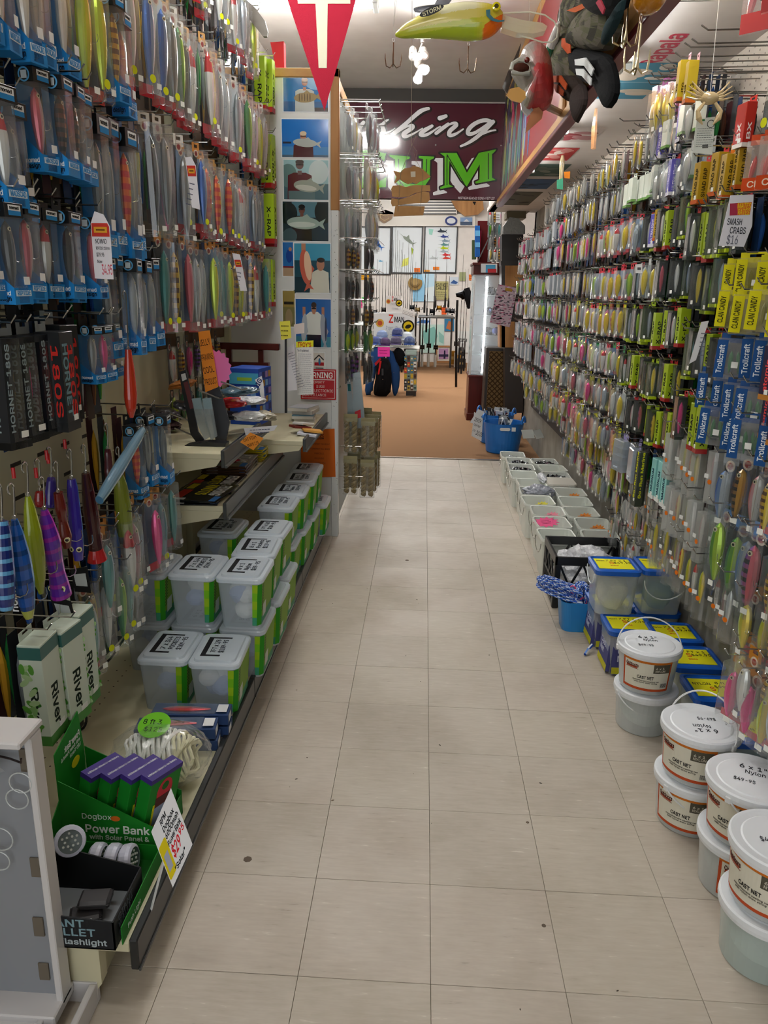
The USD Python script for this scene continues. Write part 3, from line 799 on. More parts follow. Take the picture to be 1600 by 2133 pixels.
MAG = [('magnum_box', dict(body='#8cccc8', h=0.19, w=0.045, d=0.04, words=(('MAGNUM', '#16364a'),), tabcol='#404648', foot='#e6e8e4', word_len=0.6), 'pale teal lure carton')]
SORUN = [('black_yellow_box', dict(body='#3a4034', h=0.27, w=0.04, d=0.03, words=(('So-Run Marine', '#d4d81c'),), tabcol='#202020', word_len=0.85), 'tall dark yellow-lettered carton')]
HALCO = sleeve(0.16, 0.06, ('chartreuse', 'gold', 'silver', 'orange'), ('#b8741c', '#c07c24'), ('#5a6478', None), ('#c8404c',), side='right', what='orange-topped sleeve', spots=(None,))
BIGL = sleeve(0.18, 0.07, ('brown', 'green', 'blue and silver', 'rose'), ('#9aa0a4',), (None,), (None,), side='right', what='wide sleeve', d=0.04, spots=(None,))
BIGB = sleeve(0.22, 0.07, ('blue and silver', 'green', 'purple'), ('#5a8cc8',), (None,), (None,), side='right', what='blue-topped sleeve', d=0.04, spots=(None,))
SQD = sleeve(0.17, 0.07, ('hot pink', 'green', 'chartreuse', 'hot pink'), ('#c07c24', '#b8b8b4'), (None,), ('#d0606c', None), side='right', what='lowest-row sleeve', d=0.04, spots=(None,))
TB = tube(('red-headed white', 'chartreuse', 'orange', 'pale grey', 'rose', 'silver', 'white and yellow', 'hot pink'))
TBC = tube(('red-headed white', 'chartreuse', 'orange', 'silver', 'rose'), 0.17, False)

row('right', 0, 2.33, [(y, *PINKB(None, 0), 0, -0.10) for y in (2.00, 2.16)] + run(3.18, 3.45, 0.06, sleeve(0.17, 0.06, ('purple', 'white and yellow', 'chartreuse'), ('#8a3a7c',), ('#a04a8c', None), (None,), side='right', what='purple-topped sleeve', spots=(None,)), 30))
row('right', 1, 2.13, [(1.92, *sleeve(0.2, 0.07, ('red-headed white',), ('#d8d8d4',), (None,), ('#d8701c',), side='right', what='wide sleeve')(random.Random(1), 0)), (2.07, *BIGY(None, 0)), (2.22, *sleeve(0.16, 0.06, ('teal',), ('#e0e0dc',), ('#d8dcdc',), (None,), side='right', what='white sleeve')(random.Random(1), 0))] + [(y_, *boxed(BX, 'right')(random.Random(1), 0), -0.06) for y_ in (2.45,)])
row('right', 2, 1.955, run(1.80, 2.36, 0.125, CRAB, 32) + run(2.46, 2.72, 0.05, mixed(sleeve(0.13, 0.05, ('orange', 'brown', 'gold'), ('#e07a1c',), ('#c85a1c', None), ('#d88a1c',), side='right', what='orange-banded sleeve', spots=(None,)), boxed(SHAD[:1], 'right')), 33))
row('right', 3, 1.80, run(1.92, 2.12, 0.11, GRN, 34) + run(2.36, 2.72, 0.052, boxed(XRB, 'right'), 35))
row('right', 4, 1.64, run(1.90, 2.42, 0.108, YEL, 36) + run(2.46, 2.72, 0.052, boxed(XRB, 'right'), 37))
row('right', 5, 1.535, run(1.86, 2.36, 0.108, YEL, 38))
row('right', 6, 1.43, run(1.86, 1.98, 0.055, boxed(ATOM, 'right'), 39) + run(2.05, 2.34, 0.105, BLU, 40) + run(2.40, 2.72, 0.052, boxed(XRB, 'right'), 41))
row('right', 7, 1.31, run(1.92, 2.04, 0.055, boxed(ATOM, 'right'), 42) + run(2.10, 2.42, 0.10, BLU, 43))
row('right', 8, 1.22, run(1.98, 2.34, 0.11, BLU, 44) + run(2.40, 2.72, 0.055, boxed(XRB, 'right'), 45))
row('right', 9, 1.10, run(1.76, 1.98, 0.075, HALCO, 46) + run(2.05, 2.22, 0.08, BIGL, 47) + run(2.30, 2.72, 0.062, TB, 48))
row('right', 10, 0.93, run(1.78, 1.9, 0.07, HALCO, 49) + run(1.96, 2.20, 0.075, BIGB, 50) + run(2.26, 2.72, 0.058, TB, 51))
row('right', 11, 0.76, run(1.74, 2.0, 0.07, HALCO, 52) + run(2.05, 2.75, 0.062, TBC, 53))
row('right', 12, 0.62, run(1.72, 1.96, 0.075, HALCO, 54))
row('right', 13, 0.57, run(1.70, 1.93, 0.075, SQD, 56))
# ---- right wall, long part: twelve rows
SLIM1 = slim(('white and yellow', 'silver', 'gold', 'orange', 'pale grey', 'rose', 'silver'))
SLIM2 = slim(('chartreuse', 'gold', 'silver', 'orange', 'green', 'white and yellow', 'hot pink', 'red-headed white'), 0.16)
REDC = sleeve(0.15, 0.05, ('red-headed white', 'green', 'chartreuse', 'orange', 'black and silver', 'blue and silver'), ('#c02838',), ('#7c94b0', '#8c9cb0'), ('#c02838',), False, 'right', 0.034, (None,), 'red-topped card', nm='carded_lure')
GREY = [('grey_strip_box', dict(body='#98a0a6', h=0.16, w=0.05, d=0.02, words=(), tabcol='#c02838'), 'plain grey card pack')]
OLV = sleeve(0.15, 0.05, ('orange', 'hot pink', 'black and silver', 'purple', 'gold', 'red-headed white'), ('#8a8a2c', '#c8c81c'), (None, '#8a8430'), ('#c8c020', '#8a8a2c'), False, 'right', 0.032, (None,), 'olive-footed card', nm='carded_lure')
PALE = sleeve(0.15, 0.045, ('silver', 'pale grey', 'white and yellow', 'blue and silver'), ('#b0b4b4',), (None, '#aab2b4'), (None,), False, 'right', 0.032, (None,), 'plain sleeve')
PNK = sleeve(0.14, 0.045, ('rose', 'hot pink', 'red-headed white'), ('#c83a4c',), ('#d8a0a8', None), ('#c83a4c', None), False, 'right', 0.032, (None,), 'pink-banded card', nm='carded_lure')
GRNC = sleeve(0.15, 0.05, ('green', 'chartreuse', 'green'), ('#2a8a4c',), ('#2a5a9a', None), (None,), False, 'right', 0.032, (None,), 'green-topped card', nm='carded_lure')
TRAY = lambda g, i: ('tackle_tray', k_tray(), 'tackle_tray', 'clear blue tackle tray', 'tackle box', 'tackle trays on the right wall')
ZR = [2.19, 2.03, 1.86, 1.67, 1.49, 1.31, 1.13, 0.95, 0.77, 0.60, 0.46]
row('right', 21, ZR[0], run(2.86, 3.4, 0.065, mixed(PALE, boxed(SHAD[2:], 'right'), boxed(SHAD[1:2], 'right')), 60) + run(3.5, 5.2, 0.062, SLIM1, 61) + run(5.25, 6.3, 0.10, PALE, 62))
row('right', 22, ZR[1], run(2.80, 3.3, 0.055, mixed(boxed(SHAD, 'right'), PALE, PALE), 63) + run(3.35, 3.75, 0.06, boxed(SHAD[2:], 'right'), 64) + run(3.8, 5.3, 0.062, SLIM1, 65) + run(5.4, 7.7, 0.12, mixed(PNK, PALE, GREY and boxed(GREY, 'right')), 66))
row('right', 23, ZR[2], run(2.80, 3.5, 0.055, mixed(boxed(SHAD[:2] + XRB[:1], 'right'), PALE, REDC, boxed(XRB[1:], 'right')), 67) + run(3.56, 4.2, 0.06, REDC, 68) + run(4.26, 5.3, 0.062, SLIM2, 69) + run(5.4, 7.8, 0.12, mixed(boxed(GREY, 'right'), PNK, REDC), 70))
row('right', 24, ZR[3], run(2.80, 3.4, 0.055, mixed(boxed(XRB + SHAD[:1], 'right'), PALE), 71) + run(3.5, 4.3, 0.06, REDC, 72) + run(4.36, 5.3, 0.062, SLIM1, 73) + run(5.4, 7.8, 0.12, mixed(boxed(GREY, 'right'), PNK, GRNC), 74))
row('right', 25, ZR[4], run(2.80, 3.5, 0.052, boxed(XRB, 'right'), 75) + run(3.56, 4.4, 0.055, mixed(OLV, REDC), 76) + run(4.46, 5.4, 0.065, mixed(OLV, SLIM2), 77) + run(5.5, 7.8, 0.12, mixed(PALE, GRNC, PNK), 78))
row('right', 26, ZR[5], run(2.80, 3.5, 0.052, boxed(XRB, 'right'), 79) + run(3.56, 4.4, 0.055, mixed(PALE, PNK, GRNC), 80) + run(4.46, 5.4, 0.065, mixed(OLV, GRNC), 81) + run(5.5, 7.8, 0.12, mixed(PALE, PNK), 82))
row('right', 27, ZR[6], run(2.80, 3.3, 0.055, boxed(XRB, 'right'), 83) + run(3.36, 3.7, 0.05, PALE, 84) + run(3.76, 5.4, 0.06, mixed(OLV, PALE), 85) + run(5.5, 7.8, 0.12, mixed(PNK, boxed(GREY, 'right'), PALE), 86))
row('right', 28, ZR[7], run(2.78, 2.95, 0.058, boxed(MAG, 'right'), 87) + run(3.0, 3.08, 0.05, boxed(SORUN, 'right'), 88) + run(3.14, 3.34, 0.10, TRAY, 89) + run(3.42, 4.4, 0.055, mixed(OLV, PALE), 90) + run(4.46, 5.4, 0.062, mixed(OLV, PNK), 91) + run(5.5, 7.7, 0.12, mixed(PALE, REDC), 92))
row('right', 29, ZR[8], run(2.82, 3.4, 0.065, TBC, 93) + run(3.46, 4.4, 0.055, mixed(OLV, SLIM2), 94) + run(4.46, 5.4, 0.062, mixed(PNK, OLV), 95) + run(5.5, 7.5, 0.12, mixed(PALE, GRNC), 96), 0.08)
row('right', 30, ZR[9], run(2.82, 3.5, 0.068, TBC, 97) + run(3.56, 4.3, 0.06, mixed(SLIM2, PALE), 98) + run(4.36, 5.4, 0.075, mixed(OLV, PALE), 99), 0.12)
row('right', 31, ZR[10], run(3.3, 3.9, 0.07, TBC, 100) , 0.12)

stock_protos = {}


def hook_mesh(b, x0, x1, y, z, r=0.0022):
 s = 1 if x1 > x0 else -1
 b.tube([(x0, y, z + 0.004), (x1 - s * 0.012, y, z + 0.002), (x1, y, z + 0.018)], r, 4, (168, 168, 164))
 return b


for side in ('left', 'right'):
 sg_ = 1 if side == 'left' else -1
 wallx = XL + 0.035 if side == 'left' else XR - 0.035
 pts, idx = [], []
 pb = thing('pegboard_wall', 'long pegboard behind the hanging lures on the ' + side + ' side of the aisle', 'pegboard')
 if side == 'left':
  part(pb, 'steel_back', B().box(XL, XL + 0.03, 1.2, 2.72, 0.2, 2.95), 'cream_steel')
  part(pb, 'board', B().box(XL, XL + 0.03, 2.73, 4.62, 1.25, 2.95), 'brown_board')
  part(pb, 'board', B().box(XL, XL + 0.03, 2.73, 4.62, 0.2, 1.248), 'cream_steel')
  sl = B()
  for k in range(18):
   for q in range(9):
    sl.box(XL + 0.0295, XL + 0.0306, 1.3 + q * 0.16, 1.36 + q * 0.16, 0.4 + k * 0.1, 0.412 + k * 0.1, (60, 56, 48))
  part(pb, 'slots', sl, 'card', kind='stuff')
 else:
  part(pb, 'board', B().box(XR - 0.03, XR, 1.2, 8.0, 1.92, SOF), 'pegboard')
  part(pb, 'board', B().box(XR - 0.03, XR, 1.2, 8.0, 0.42, 1.918, (58, 54, 50)), 'card')  # lower board: shade behind the hanging packs put into its dark grey
  sl = B()
  for k in range(20):
   for q in range(60):
    sl.box(XR - 0.0306, XR - 0.0295, 1.5 + q * 0.05, 1.506 + q * 0.05, 1.92 + k * 0.024, 1.926 + k * 0.024, (120, 114, 108))
  part(pb, 'peg_holes', sl, 'card', kind='stuff')
 allh = []
 for r in sorted(ROWS[side], key=lambda k: k):
  bay, rr = (('near left', r) if r < 7 else ('far left', r - 7)) if side == 'left' else (('near right', r) if r < 20 else ('far right', r - 21))
  for i, (y, z, key, build, name, head, cat, group, dx) in enumerate(sorted(ROWS[side][r], key=lambda q: q[0])):
   g = random.Random(hash((round(y * 1000), round(z * 1000))) & 0xffff)
   x = PX[side] + dx * 1.0 + g.uniform(-0.025, 0.025)
   lab = f'{head}, {nth(i)} from near end, {nth(rr)} row, {bay} bay'
   yaw = (48 if 'bait' in name or key == 'big_yellow_pack' else 22 if r < 20 and name != 'boxed_lure' else 4) * -sg_
   copy(kind_of(key, build), name, lab, cat, (x, y, z), (0 if side == 'left' else 180) + yaw + g.uniform(-9, 9), group, tilt=g.uniform(-2.2, 2.2), scale=(1, 1, 0.82) if r >= 20 else (1, 1, 0.9) if side == 'right' and name == 'boxed_lure' else None)
   allh.append((y, z, x + sg_ * 0.04))
   for k in range(1, 4):
    pts.append((max(-1.15, min(1.10, x - sg_ * 0.052 * k + g.uniform(-0.008, 0.008))), y + g.uniform(-0.006, 0.006), z - 0.02)); idx.append(g.randrange(6))
 allh.sort(key=lambda h: h[0] ** 2)
 rest = B()
 for k, (y, z, x1) in enumerate(allh):
  if k < 290:
   part(pb, 'display_hook', hook_mesh(B(), wallx, x1, y, z), 'metal')
  else:
   hook_mesh(rest, wallx, x1, y, z)
 if rest.v:
  part(pb, 'display_hooks_far', rest, 'metal', kind='stuff')
 pi = UsdGeom.PointInstancer.Define(stage, '/World/packs_behind' + ('' if side == 'left' else '_001'))
 tag(pi.GetPrim(), f'further lure packs hanging behind the front ones on the {side} wall', 'lure packs', None, 'stuff')
 for k in range(6):
  s = ['brown', 'pale grey', 'blue and silver', 'black and silver', 'gold', 'green'][k]; h = 0.25 if side == 'left' else 0.13
  b = B().box(-0.001, 0.0, -0.022, 0.022, -h - 0.02, 0.012, [(60, 46, 34), (30, 34, 40), (16, 50, 92), (20, 22, 26), (60, 20, 26), (58, 62, 66)][k])  # dark card colours stand in for shade between the front packs
  lure(b, h * 0.8, 0.012, *SPECS[s][:3], n=6, k=5, M=T(0.012, 0, -0.03))
  pr = b.mesh(f'{pi.GetPath()}/protos/pack_{k}', 'card')
 pi.CreatePrototypesRel().SetTargets([Sdf.Path(f'{pi.GetPath()}/protos/pack_{k}') for k in range(6)])
 pi.CreateProtoIndicesAttr(Vt.IntArray(idx)); pi.CreatePositionsAttr(Vt.Vec3fArray([Gf.Vec3f(*map(float, p)) for p in pts]))
# ================================================================== left: shelving and what stands on it
PY = lambda pts, y: sg.Polygon([(lambda q: (q[0], q[2]))(at(px, py, y=y)) for px, py in pts])
FY = lambda y: frame((0, y, 0), (1, 0, 0), (0, 0, 1))              # local (x, y) -> world (x, z), facing the shop front


def at_y(px, py, y):
 q = at(px, py, y=y); return q


def note(b, lines, o, right, up, w, col, h, lead=1.5):
 "lines of lettering from the top left corner o"
 M0 = frame(o, right, up)
 for i, s in enumerate(lines):
  if s:
   b.text(s, h, col, M0 @ T(0, -h * (1 + lead * i), 0), bold=False, t=0.0004, fit=min(w, len(s) * h * 0.72))
 return b


def scrawl(b, o, right, up, w, h, n, col, seed, t=0.0004):
 "unreadably small handwriting: n rows of short strokes"
 g = random.Random(seed); M0 = frame(o, right, up)
 for i in range(n):
  x = 0
  while x < w * g.uniform(0.75, 1.0):
   l = g.uniform(0.06, 0.16) * w
   b.box(x, min(x + l, w), -h * (i + 0.6) / n, -h * (i + 0.6) / n + h / n * 0.22, 0, t, col, 0, M0)
   x += l + w * 0.03
 return b


gd = thing('gondola_shelving', 'cream steel gondola shelving with black price rails along the left wall', 'shelving')
b = B().box(-1.18, -0.585, 1.27, 4.60, 0.145, 0.17, (200, 194, 164), 0.002)
part(gd, 'base_deck', b, 'cream_steel')
b = B()
for k in range(84):
 for dx in (0, 0.035):
  if dx == 0 or k % 2:
   b.lathe([(0.0032, 0.0), (0.0, 0.0002)], 6, (70, 62, 50), T(-1.045 - dx, 1.32 + k * 0.039, 0.1701))
part(gd, 'deck_holes', b, 'card', kind='stuff')
part(gd, 'rear_slot', B().box(-1.185, -1.165, 1.27, 4.6, 0.17, 0.176, (26, 24, 22)), 'card')
for y0, y1 in ((1.27, 2.42), (2.425, 3.52), (3.525, 4.60)):
 part(gd, 'price_rail', B().box(-0.585, -0.566, y0, y1, 0.098, 0.178, (34, 36, 36), 0.003).box(-0.567, -0.563, y0, y1, 0.098, 0.106, (54, 56, 56)), 'paint')
part(gd, 'kick_plate', B().box(-0.70, -0.68, 1.30, 4.58, 0.0, 0.145, (120, 112, 90)), 'cream_steel')
for y in (1.275, 2.42, 3.52, 4.56):
 part(gd, 'foot_bracket', B().poly(sg.Polygon([(-1.18, 0.0), (-0.69, 0.0), (-0.655, 0.05), (-0.655, 0.145), (-1.18, 0.145)]), 0.03, (198, 192, 164), frame((0, y + 0.03, 0), (1, 0, 0), (0, 0, 1))), 'cream_steel')
for y in (2.735, 3.69, 4.6):
 part(gd, 'upright', B().box(-1.19, -1.155, y - 0.015, y + 0.015, 0.17, 2.9, (190, 184, 160), 0.002), 'cream_steel')


def shelf(y0, y1, xf, z, nm):
 s = part(gd, nm, B().box(-1.17, xf, y0, y1, z - 0.022, z, (206, 200, 170), 0.002), 'cream_steel')
 part(s, 'price_rail', B().box(xf, xf + 0.014, y0, y1, z - 0.055, z + 0.012, (58, 60, 58), 0.002).box(xf + 0.014, xf + 0.022, y0, y1, z - 0.055, z - 0.046, (76, 78, 76)), 'paint')
 for y in (y0 + 0.002, y1 - 0.006):
  part(s, 'bracket', B().poly(sg.Polygon([(-1.17, z - 0.13), (xf - 0.02, z - 0.05), (xf, z - 0.022), (-1.17, z - 0.022)]), 0.004, (202, 197, 168), frame((0, y + 0.004, 0), (1, 0, 0), (0, 0, 1))), 'cream_steel')


shelf(2.77, 3.68, -0.75, 0.92, 'shelf')
shelf(2.77, 3.98, -0.75, 0.715, 'shelf')
shelf(3.70, 4.59, -0.585, 0.80, 'shelf')
part(gd, 'top_valance', B().tube([(-1.02, y, 2.98 + 0.0 * y) for y in (1.2, 2.9, 4.62)], 0.035, 10, (96, 86, 74)), 'paint')

# ---- net tubs
def tapered(b, w0, d0, w1, d1, z0, z1, c, col, n=5, r=0.02, M=None, cap=True, inner=False):
 def ring(w, d, z):
  p = []
  for sx, sy, a0 in ((1, 1, 0), (-1, 1, 90), (-1, -1, 180), (1, -1, 270)):
   for k in range(n):
    a = math.radians(a0 + 90 * k / (n - 1)); p.append((sx * (w / 2 - r) + r * math.cos(a), sy * (d / 2 - r) + r * math.sin(a), z))
  return p
 p0, p1 = ring(w0, d0, z0), ring(w1, d1, z1); k = len(p0)
 b.add(p0 + p1, [[i, (i + 1) % k, k + (i + 1) % k, k + i] for i in range(k)], col, True, M)
 if cap is True:
  b.add(p0, [[0, i + 1, i] for i in range(1, k - 1)], col, False, M)
 if cap == 2:
  b.add(p1, [[0, i, i + 1] for i in range(1, k - 1)], col, False, M)
 return b


def net_blob(b, w, d, h, seed, tint):
 g = random.Random(seed)
 for k in range(7):
  x, y, z = g.uniform(-0.28, 0.28) * w, g.uniform(-0.28, 0.28) * d, g.uniform(0.25, 0.62) * h
  rr = g.uniform(0.2, 0.34) * min(w, d)
  s = trimesh.creation.icosphere(2, 1.0); v = s.vertices * (1 + 0.18 * (meshkit.noise(s.vertices * 3 + seed * 7 + k) - 0.5)[:, None])
  b.add(v * [rr, rr, rr * 0.8] + [x, y, z], s.faces, tint if k % 3 else (150, 170, 214), True)
 return b


def k_tub(seed, text):
 def f(pr):
  w, d, h = 0.168, 0.232, 0.195
  body = part(pr, 'body', tapered(B(), 0.136, 0.196, 0.158, 0.218, 0.0, h - 0.016, 0, (224, 234, 242), r=0.022), 'frost')
  part(pr, 'net', net_blob(B(), 0.13, 0.19, h, seed, (232, 232, 228)), 'rope', 'bundled white and blue cast net inside')
  lb = B(); tapered(lb, w, d, w, d, h - 0.024, h - 0.012, 0, (226, 236, 244), r=0.026)
  tapered(lb, w, d, w - 0.006, d - 0.006, h - 0.012, h - 0.008, 0, (226, 236, 244), r=0.025, cap=False)
  tapered(lb, w - 0.006, d - 0.006, w - 0.03, d - 0.03, h - 0.008, h - 0.007, 0, (226, 236, 244), r=0.022, cap=False)
  tapered(lb, w - 0.03, d - 0.03, w - 0.036, d - 0.036, h - 0.007, h, 0, (226, 236, 244), r=0.02, cap=2)
  lid = part(pr, 'lid', lb, 'milk')
  e = B(); z = h + 0.0006
  e.box(-0.052, -0.036, -0.062, 0.07, z - 0.0006, z, (20, 20, 22)).box(-0.052, 0.012, -0.07, -0.06, z - 0.0006, z, (20, 20, 22)).box(-0.052, 0.026, 0.062, 0.07, z - 0.0006, z, (20, 20, 22))
  for i, s in enumerate(text):
   e.text(s, 0.017, (24, 26, 34), frame((-0.008 + i * 0.026, -0.045, z), (0, 1, 0), (-1, 0, 0)), bold=False, fit=0.095 if len(s) > 5 else 0.07)
  part(lid, 'marker_writing', e, 'paper')
  g = B(); zt = h - 0.03
  sl = lambda z_: 0.068 + 0.011 * z_ / (h - 0.016)
  n = 6; gz = np.linspace(0.008, zt, n)
  for i in range(n - 1):
   za, zb_ = gz[i], gz[i + 1]; c = (60, 150, 116) if i == 0 else [(150, 190, 20), (116, 186, 20)][i % 2]
   yy = lambda z_: 0.098 + 0.011 * z_ / (h - 0.016)
   g.quad([(sl(za) * 0.6, -yy(za) - 0.0008, za), (sl(za) - 0.012, -yy(za) - 0.0008, za), (sl(zb_) - 0.012, -yy(zb_) - 0.0008, zb_), (sl(zb_) * 0.6, -yy(zb_) - 0.0008, zb_)], c)
   g.quad([(sl(za) - 0.012, -yy(za) - 0.0008, za), (sl(za) + 0.0012, -yy(za) + 0.014, za), (sl(zb_) + 0.0012, -yy(zb_) + 0.014, zb_), (sl(zb_) - 0.012, -yy(zb_) - 0.0008, zb_)], (40, 140, 20))
   g.quad([(sl(za) + 0.0012, -yy(za) + 0.014, za), (sl(za) + 0.0012, yy(za) - 0.02, za), (sl(zb_) + 0.0012, yy(zb_) - 0.02, zb_), (sl(zb_) + 0.0012, -yy(zb_) + 0.014, zb_)], (128, 168, 50) if i else (60, 140, 100))
  for i in range(9):
   zz = 0.06 + i * 0.011; g.quad([(sl(zz) + 0.0018, -0.088, zz), (sl(zz) + 0.0018, -0.045, zz + 0.012), (sl(zz) + 0.0018, -0.045, zz + 0.017), (sl(zz) + 0.0018, -0.088, zz + 0.005)], (30, 70, 20))
  zz = 0.03; g.quad([(sl(zz) + 0.002, -0.07, zz), (sl(zz) + 0.002, -0.02, zz), (sl(zz + .05) + 0.002, -0.02, zz + 0.05), (sl(zz + .05) + 0.002, -0.07, zz + 0.05)], (206, 214, 200))
  part(body, 'green_label', g, 'card', 'torn lime green paper label')
 return f


TUBS = [(-0.815, 2.295, 0, 0, 'front left of the two at the near end'), (-0.645, 2.285, 0, 1, 'front right of the two at the near end'),
  (-0.96, 2.555, 0, 2, 'lower tub against the wall, second row'), (-0.785, 2.555, 0, 3, 'lower tub in the middle, second row'), (-0.61, 2.545, 0, 4, 'lower tub by the aisle, second row'),
  (-0.96, 2.55, 1, 2, 'upper tub against the wall, second row'), (-0.785, 2.55, 1, 0, 'upper tub in the middle, second row'), (-0.612, 2.54, 1, 3, 'upper tub by the aisle, second row'),
  (-0.60, 2.80, 0, 1, 'lower tub by the aisle, third row'), (-0.622, 2.785, 1, 4, 'upper tub by the aisle, third row'),
  (-0.61, 3.05, 0, 2, 'lower tub by the aisle, fourth row'), (-0.625, 3.03, 1, 1, 'upper tub by the aisle, fourth row'), (-0.81, 3.04, 0, 0, 'lower tub behind, under the magazine shelf'), (-0.82, 3.03, 1, 3, 'upper tub behind, under the magazine shelf'),
  (-0.655, 3.46, 0, 4, 'lower tub after the gap, near the white bucket'), (-0.66, 3.44, 1, 0, 'upper tub after the gap, near the white bucket'), (-0.64, 3.70, 0, 1, 'lower tub, third from the photo board'), (-0.645, 3.69, 1, 2, 'upper tub, third from the photo board'),
  (-0.63, 3.95, 0, 3, 'lower tub, second from the photo board'), (-0.635, 3.94, 1, 4, 'upper tub, second from the photo board'), (-0.60, 4.22, 0, 0, 'lower tub next to the photo board'), (-0.64, 4.19, 1, 1, 'upper tub next to the photo board')]
TT = [('7 x 3/4', 'POCKETS', '$109-95'), ('7FT x 3/8', '$109-95', ''), ('8 x 3/4', 'Mono', '$119-95'), ('6 x 1', 'Nylon', '$89-95'), ('8 x 1', 'Pockets', '$119-95')]
for x, y, up, k, lab in TUBS:
 copy(kind_of(f'net_tub_{k}', k_tub(k, [s for s in TT[k] if s])), 'net_tub', 'clear lidded net tub with green label, ' + lab, 'storage tub', (x, y, 0.1702 + up * 0.196), random.Random(int(y * 100)).uniform(-2, 2), 'clear net tubs on the left base shelf')
wb = thing('small_bucket', 'small white plastic bucket with wire handle between the clear net tubs', 'bucket', (-0.615, 3.24, 0.1702))
part(wb, 'body', B().lathe([(0.0, 0.0), (0.045, 0.0), (0.052, 0.11)], 20, (220, 222, 220)), 'milk')
part(wb, 'lid', B().lathe([(0.052, 0.11), (0.056, 0.11), (0.056, 0.122), (0.05, 0.125), (0.0, 0.123)], 20, (226, 228, 226)), 'paint')
part(wb, 'handle', B().tube([(0.057 * math.cos(a), -0.002 - 0.06 * math.sin(a), 0.1 - 0.05 * math.sin(a)) for a in np.linspace(0, PI, 12)], 0.002, 6, (230, 230, 228)), 'paint')

# ---- blue cartons, rope bag and torches at the near end of the base shelf
def blue_carton(pr):
 part(pr, 'carton', B().box(-0.12, 0.12, -0.035, 0.035, 0.0, 0.034, '#26406e', 0.001), 'card')
 part(pr, 'window', B().box(-0.118, 0.08, -0.03, 0.03, 0.0342, 0.040, (170, 186, 206), 0.002), 'clear')
 l = B(); lure(l, 0.15, 0.016, 'red', 'silver', M=T(-0.09, 0, 0.036) @ R('y', -90), flat=0.3, bars=None); part(pr, 'lure', l, 'foil')
 part(pr, 'barcode', B().box(0.1205, 0.121, -0.024, 0.01, 0.006, 0.028, '#dfe2e4').box(0.082, 0.114, -0.025, 0.02, 0.0402, 0.0406, '#dfe2e4'), 'paper')
for k, (x, y, z, lab) in enumerate(((-0.69, 2.085, 0, 'far lower'), (-0.69, 2.085, 1, 'far upper'), (-0.705, 2.005, 0, 'near lower'), (-0.71, 2.0, 1, 'near upper'))):
 copy(kind_of('blue_carton', blue_carton), 'lure_carton', f'flat dark blue lure carton behind the white rope bag, {lab} of four', 'carton', (x, y, 0.1702 + z * 0.0412), 3 + k, 'flat blue cartons on the base shelf')
rb = thing('rope_bag', 'white cast net rope coiled in a clear plastic bag with green tag', 'rope bag', (-0.695, 1.825, 0.1702))
g = random.Random(5); c = B()
for k in range(26):
 a0 = k / 26 * PI; pts = []
 for u in np.linspace(0, 2 * PI, 18)[:-1]:
  yy, zz = 0.078 * math.cos(u), 0.07 * math.sin(u)
  e = 1 - ((k - 12.5) / 15) ** 2
  pts.append(((k - 12.5) * 0.0072 + 0.01 * math.sin(3 * u + k), yy * math.sqrt(e) * 1.05, 0.082 + zz * math.sqrt(e)))
 c.tube(pts, 0.0052, 6, (244, 244, 240) if k < 19 else (228, 224, 190), True)
s = trimesh.creation.icosphere(2, 1.0); c.add(s.vertices * [0.085, 0.07, 0.062] + [0, 0, 0.08], s.faces, (232, 232, 222), True)
part(rb, 'rope', c, 'rope')
s = trimesh.creation.icosphere(3, 1.0); nz = meshkit.fbm(s.vertices * 2.6, 3, 4)
v = s.vertices * (0.92 + 0.28 * (nz[:, None] - 0.3)) * [0.142, 0.108, 0.094]; v[:, 2] = np.maximum(v[:, 2], -0.083)
part(rb, 'bag', B().add(v + [0, 0, 0.084], s.faces, (222, 226, 226), True), 'clear')
e = B().poly(sg.Point(0, 0).buffer(0.045), 0.0008, (110, 190, 40), frame((-0.02, 0.01, 0.172), (1, 0, 0), (0, 0.9, 0.3)))
e.text('8 ft 3', 0.016, (20, 30, 20), frame((-0.055, 0.012, 0.1735), (1, 0, 0), (0, 0.9, 0.3)), False).text('$125', 0.015, (20, 30, 20), frame((-0.045, -0.012, 0.165), (1, 0, 0), (0, 0.9, 0.3)), False)
part(rb, 'green_tag', e, 'paper')

GRN_ = '#127a1e'
ds = thing('counter_display', 'green card counter display holding solar power bank cartons', 'display box', (-0.745, 1.62, 0.1702))
b = B(); Mf = lambda y: frame((0, y, 0), (1, 0, 0), (0, 0, 1))
b.poly(sg.Polygon([(-0.105, 0), (0.145, 0), (0.145, 0.06), (-0.105, 0.19)]), 0.002, GRN_, Mf(-0.075)).poly(sg.Polygon([(-0.105, 0), (0.145, 0), (0.145, 0.07), (-0.105, 0.19)]), 0.002, GRN_, Mf(0.075))
b.poly(sg.Polygon([(-0.075, 0), (0.075, 0), (0.075, 0.26), (-0.06, 0.30), (-0.075, 0.19)]), 0.002, '#1a8a26', frame((-0.107, 0, 0), (0, -1, 0), (0, 0, 1)))
b.box(0.143, 0.145, -0.075, 0.075, 0, 0.06, GRN_).box(-0.105, 0.145, -0.075, 0.075, 0, 0.002, '#0e5a16')
part(ds, 'tray', b, 'card')
e = B().text('Power Bank', 0.021, '#e8ece6', Mf(-0.0775) @ T(-0.05, 0.05, 0)).text('with Solar Panel &', 0.0125, '#c8d8c8', Mf(-0.0775) @ T(-0.04, 0.03, 0), fit=0.15)
e.text('Dogbox', 0.015, '#dfe8df', Mf(-0.0775) @ T(-0.055, 0.088, 0), False).poly(sa.scale(sg.Point(0.03, 0.092).buffer(0.009), 1.3, 0.8), 0.0006, '#d86a1c', Mf(-0.0775))
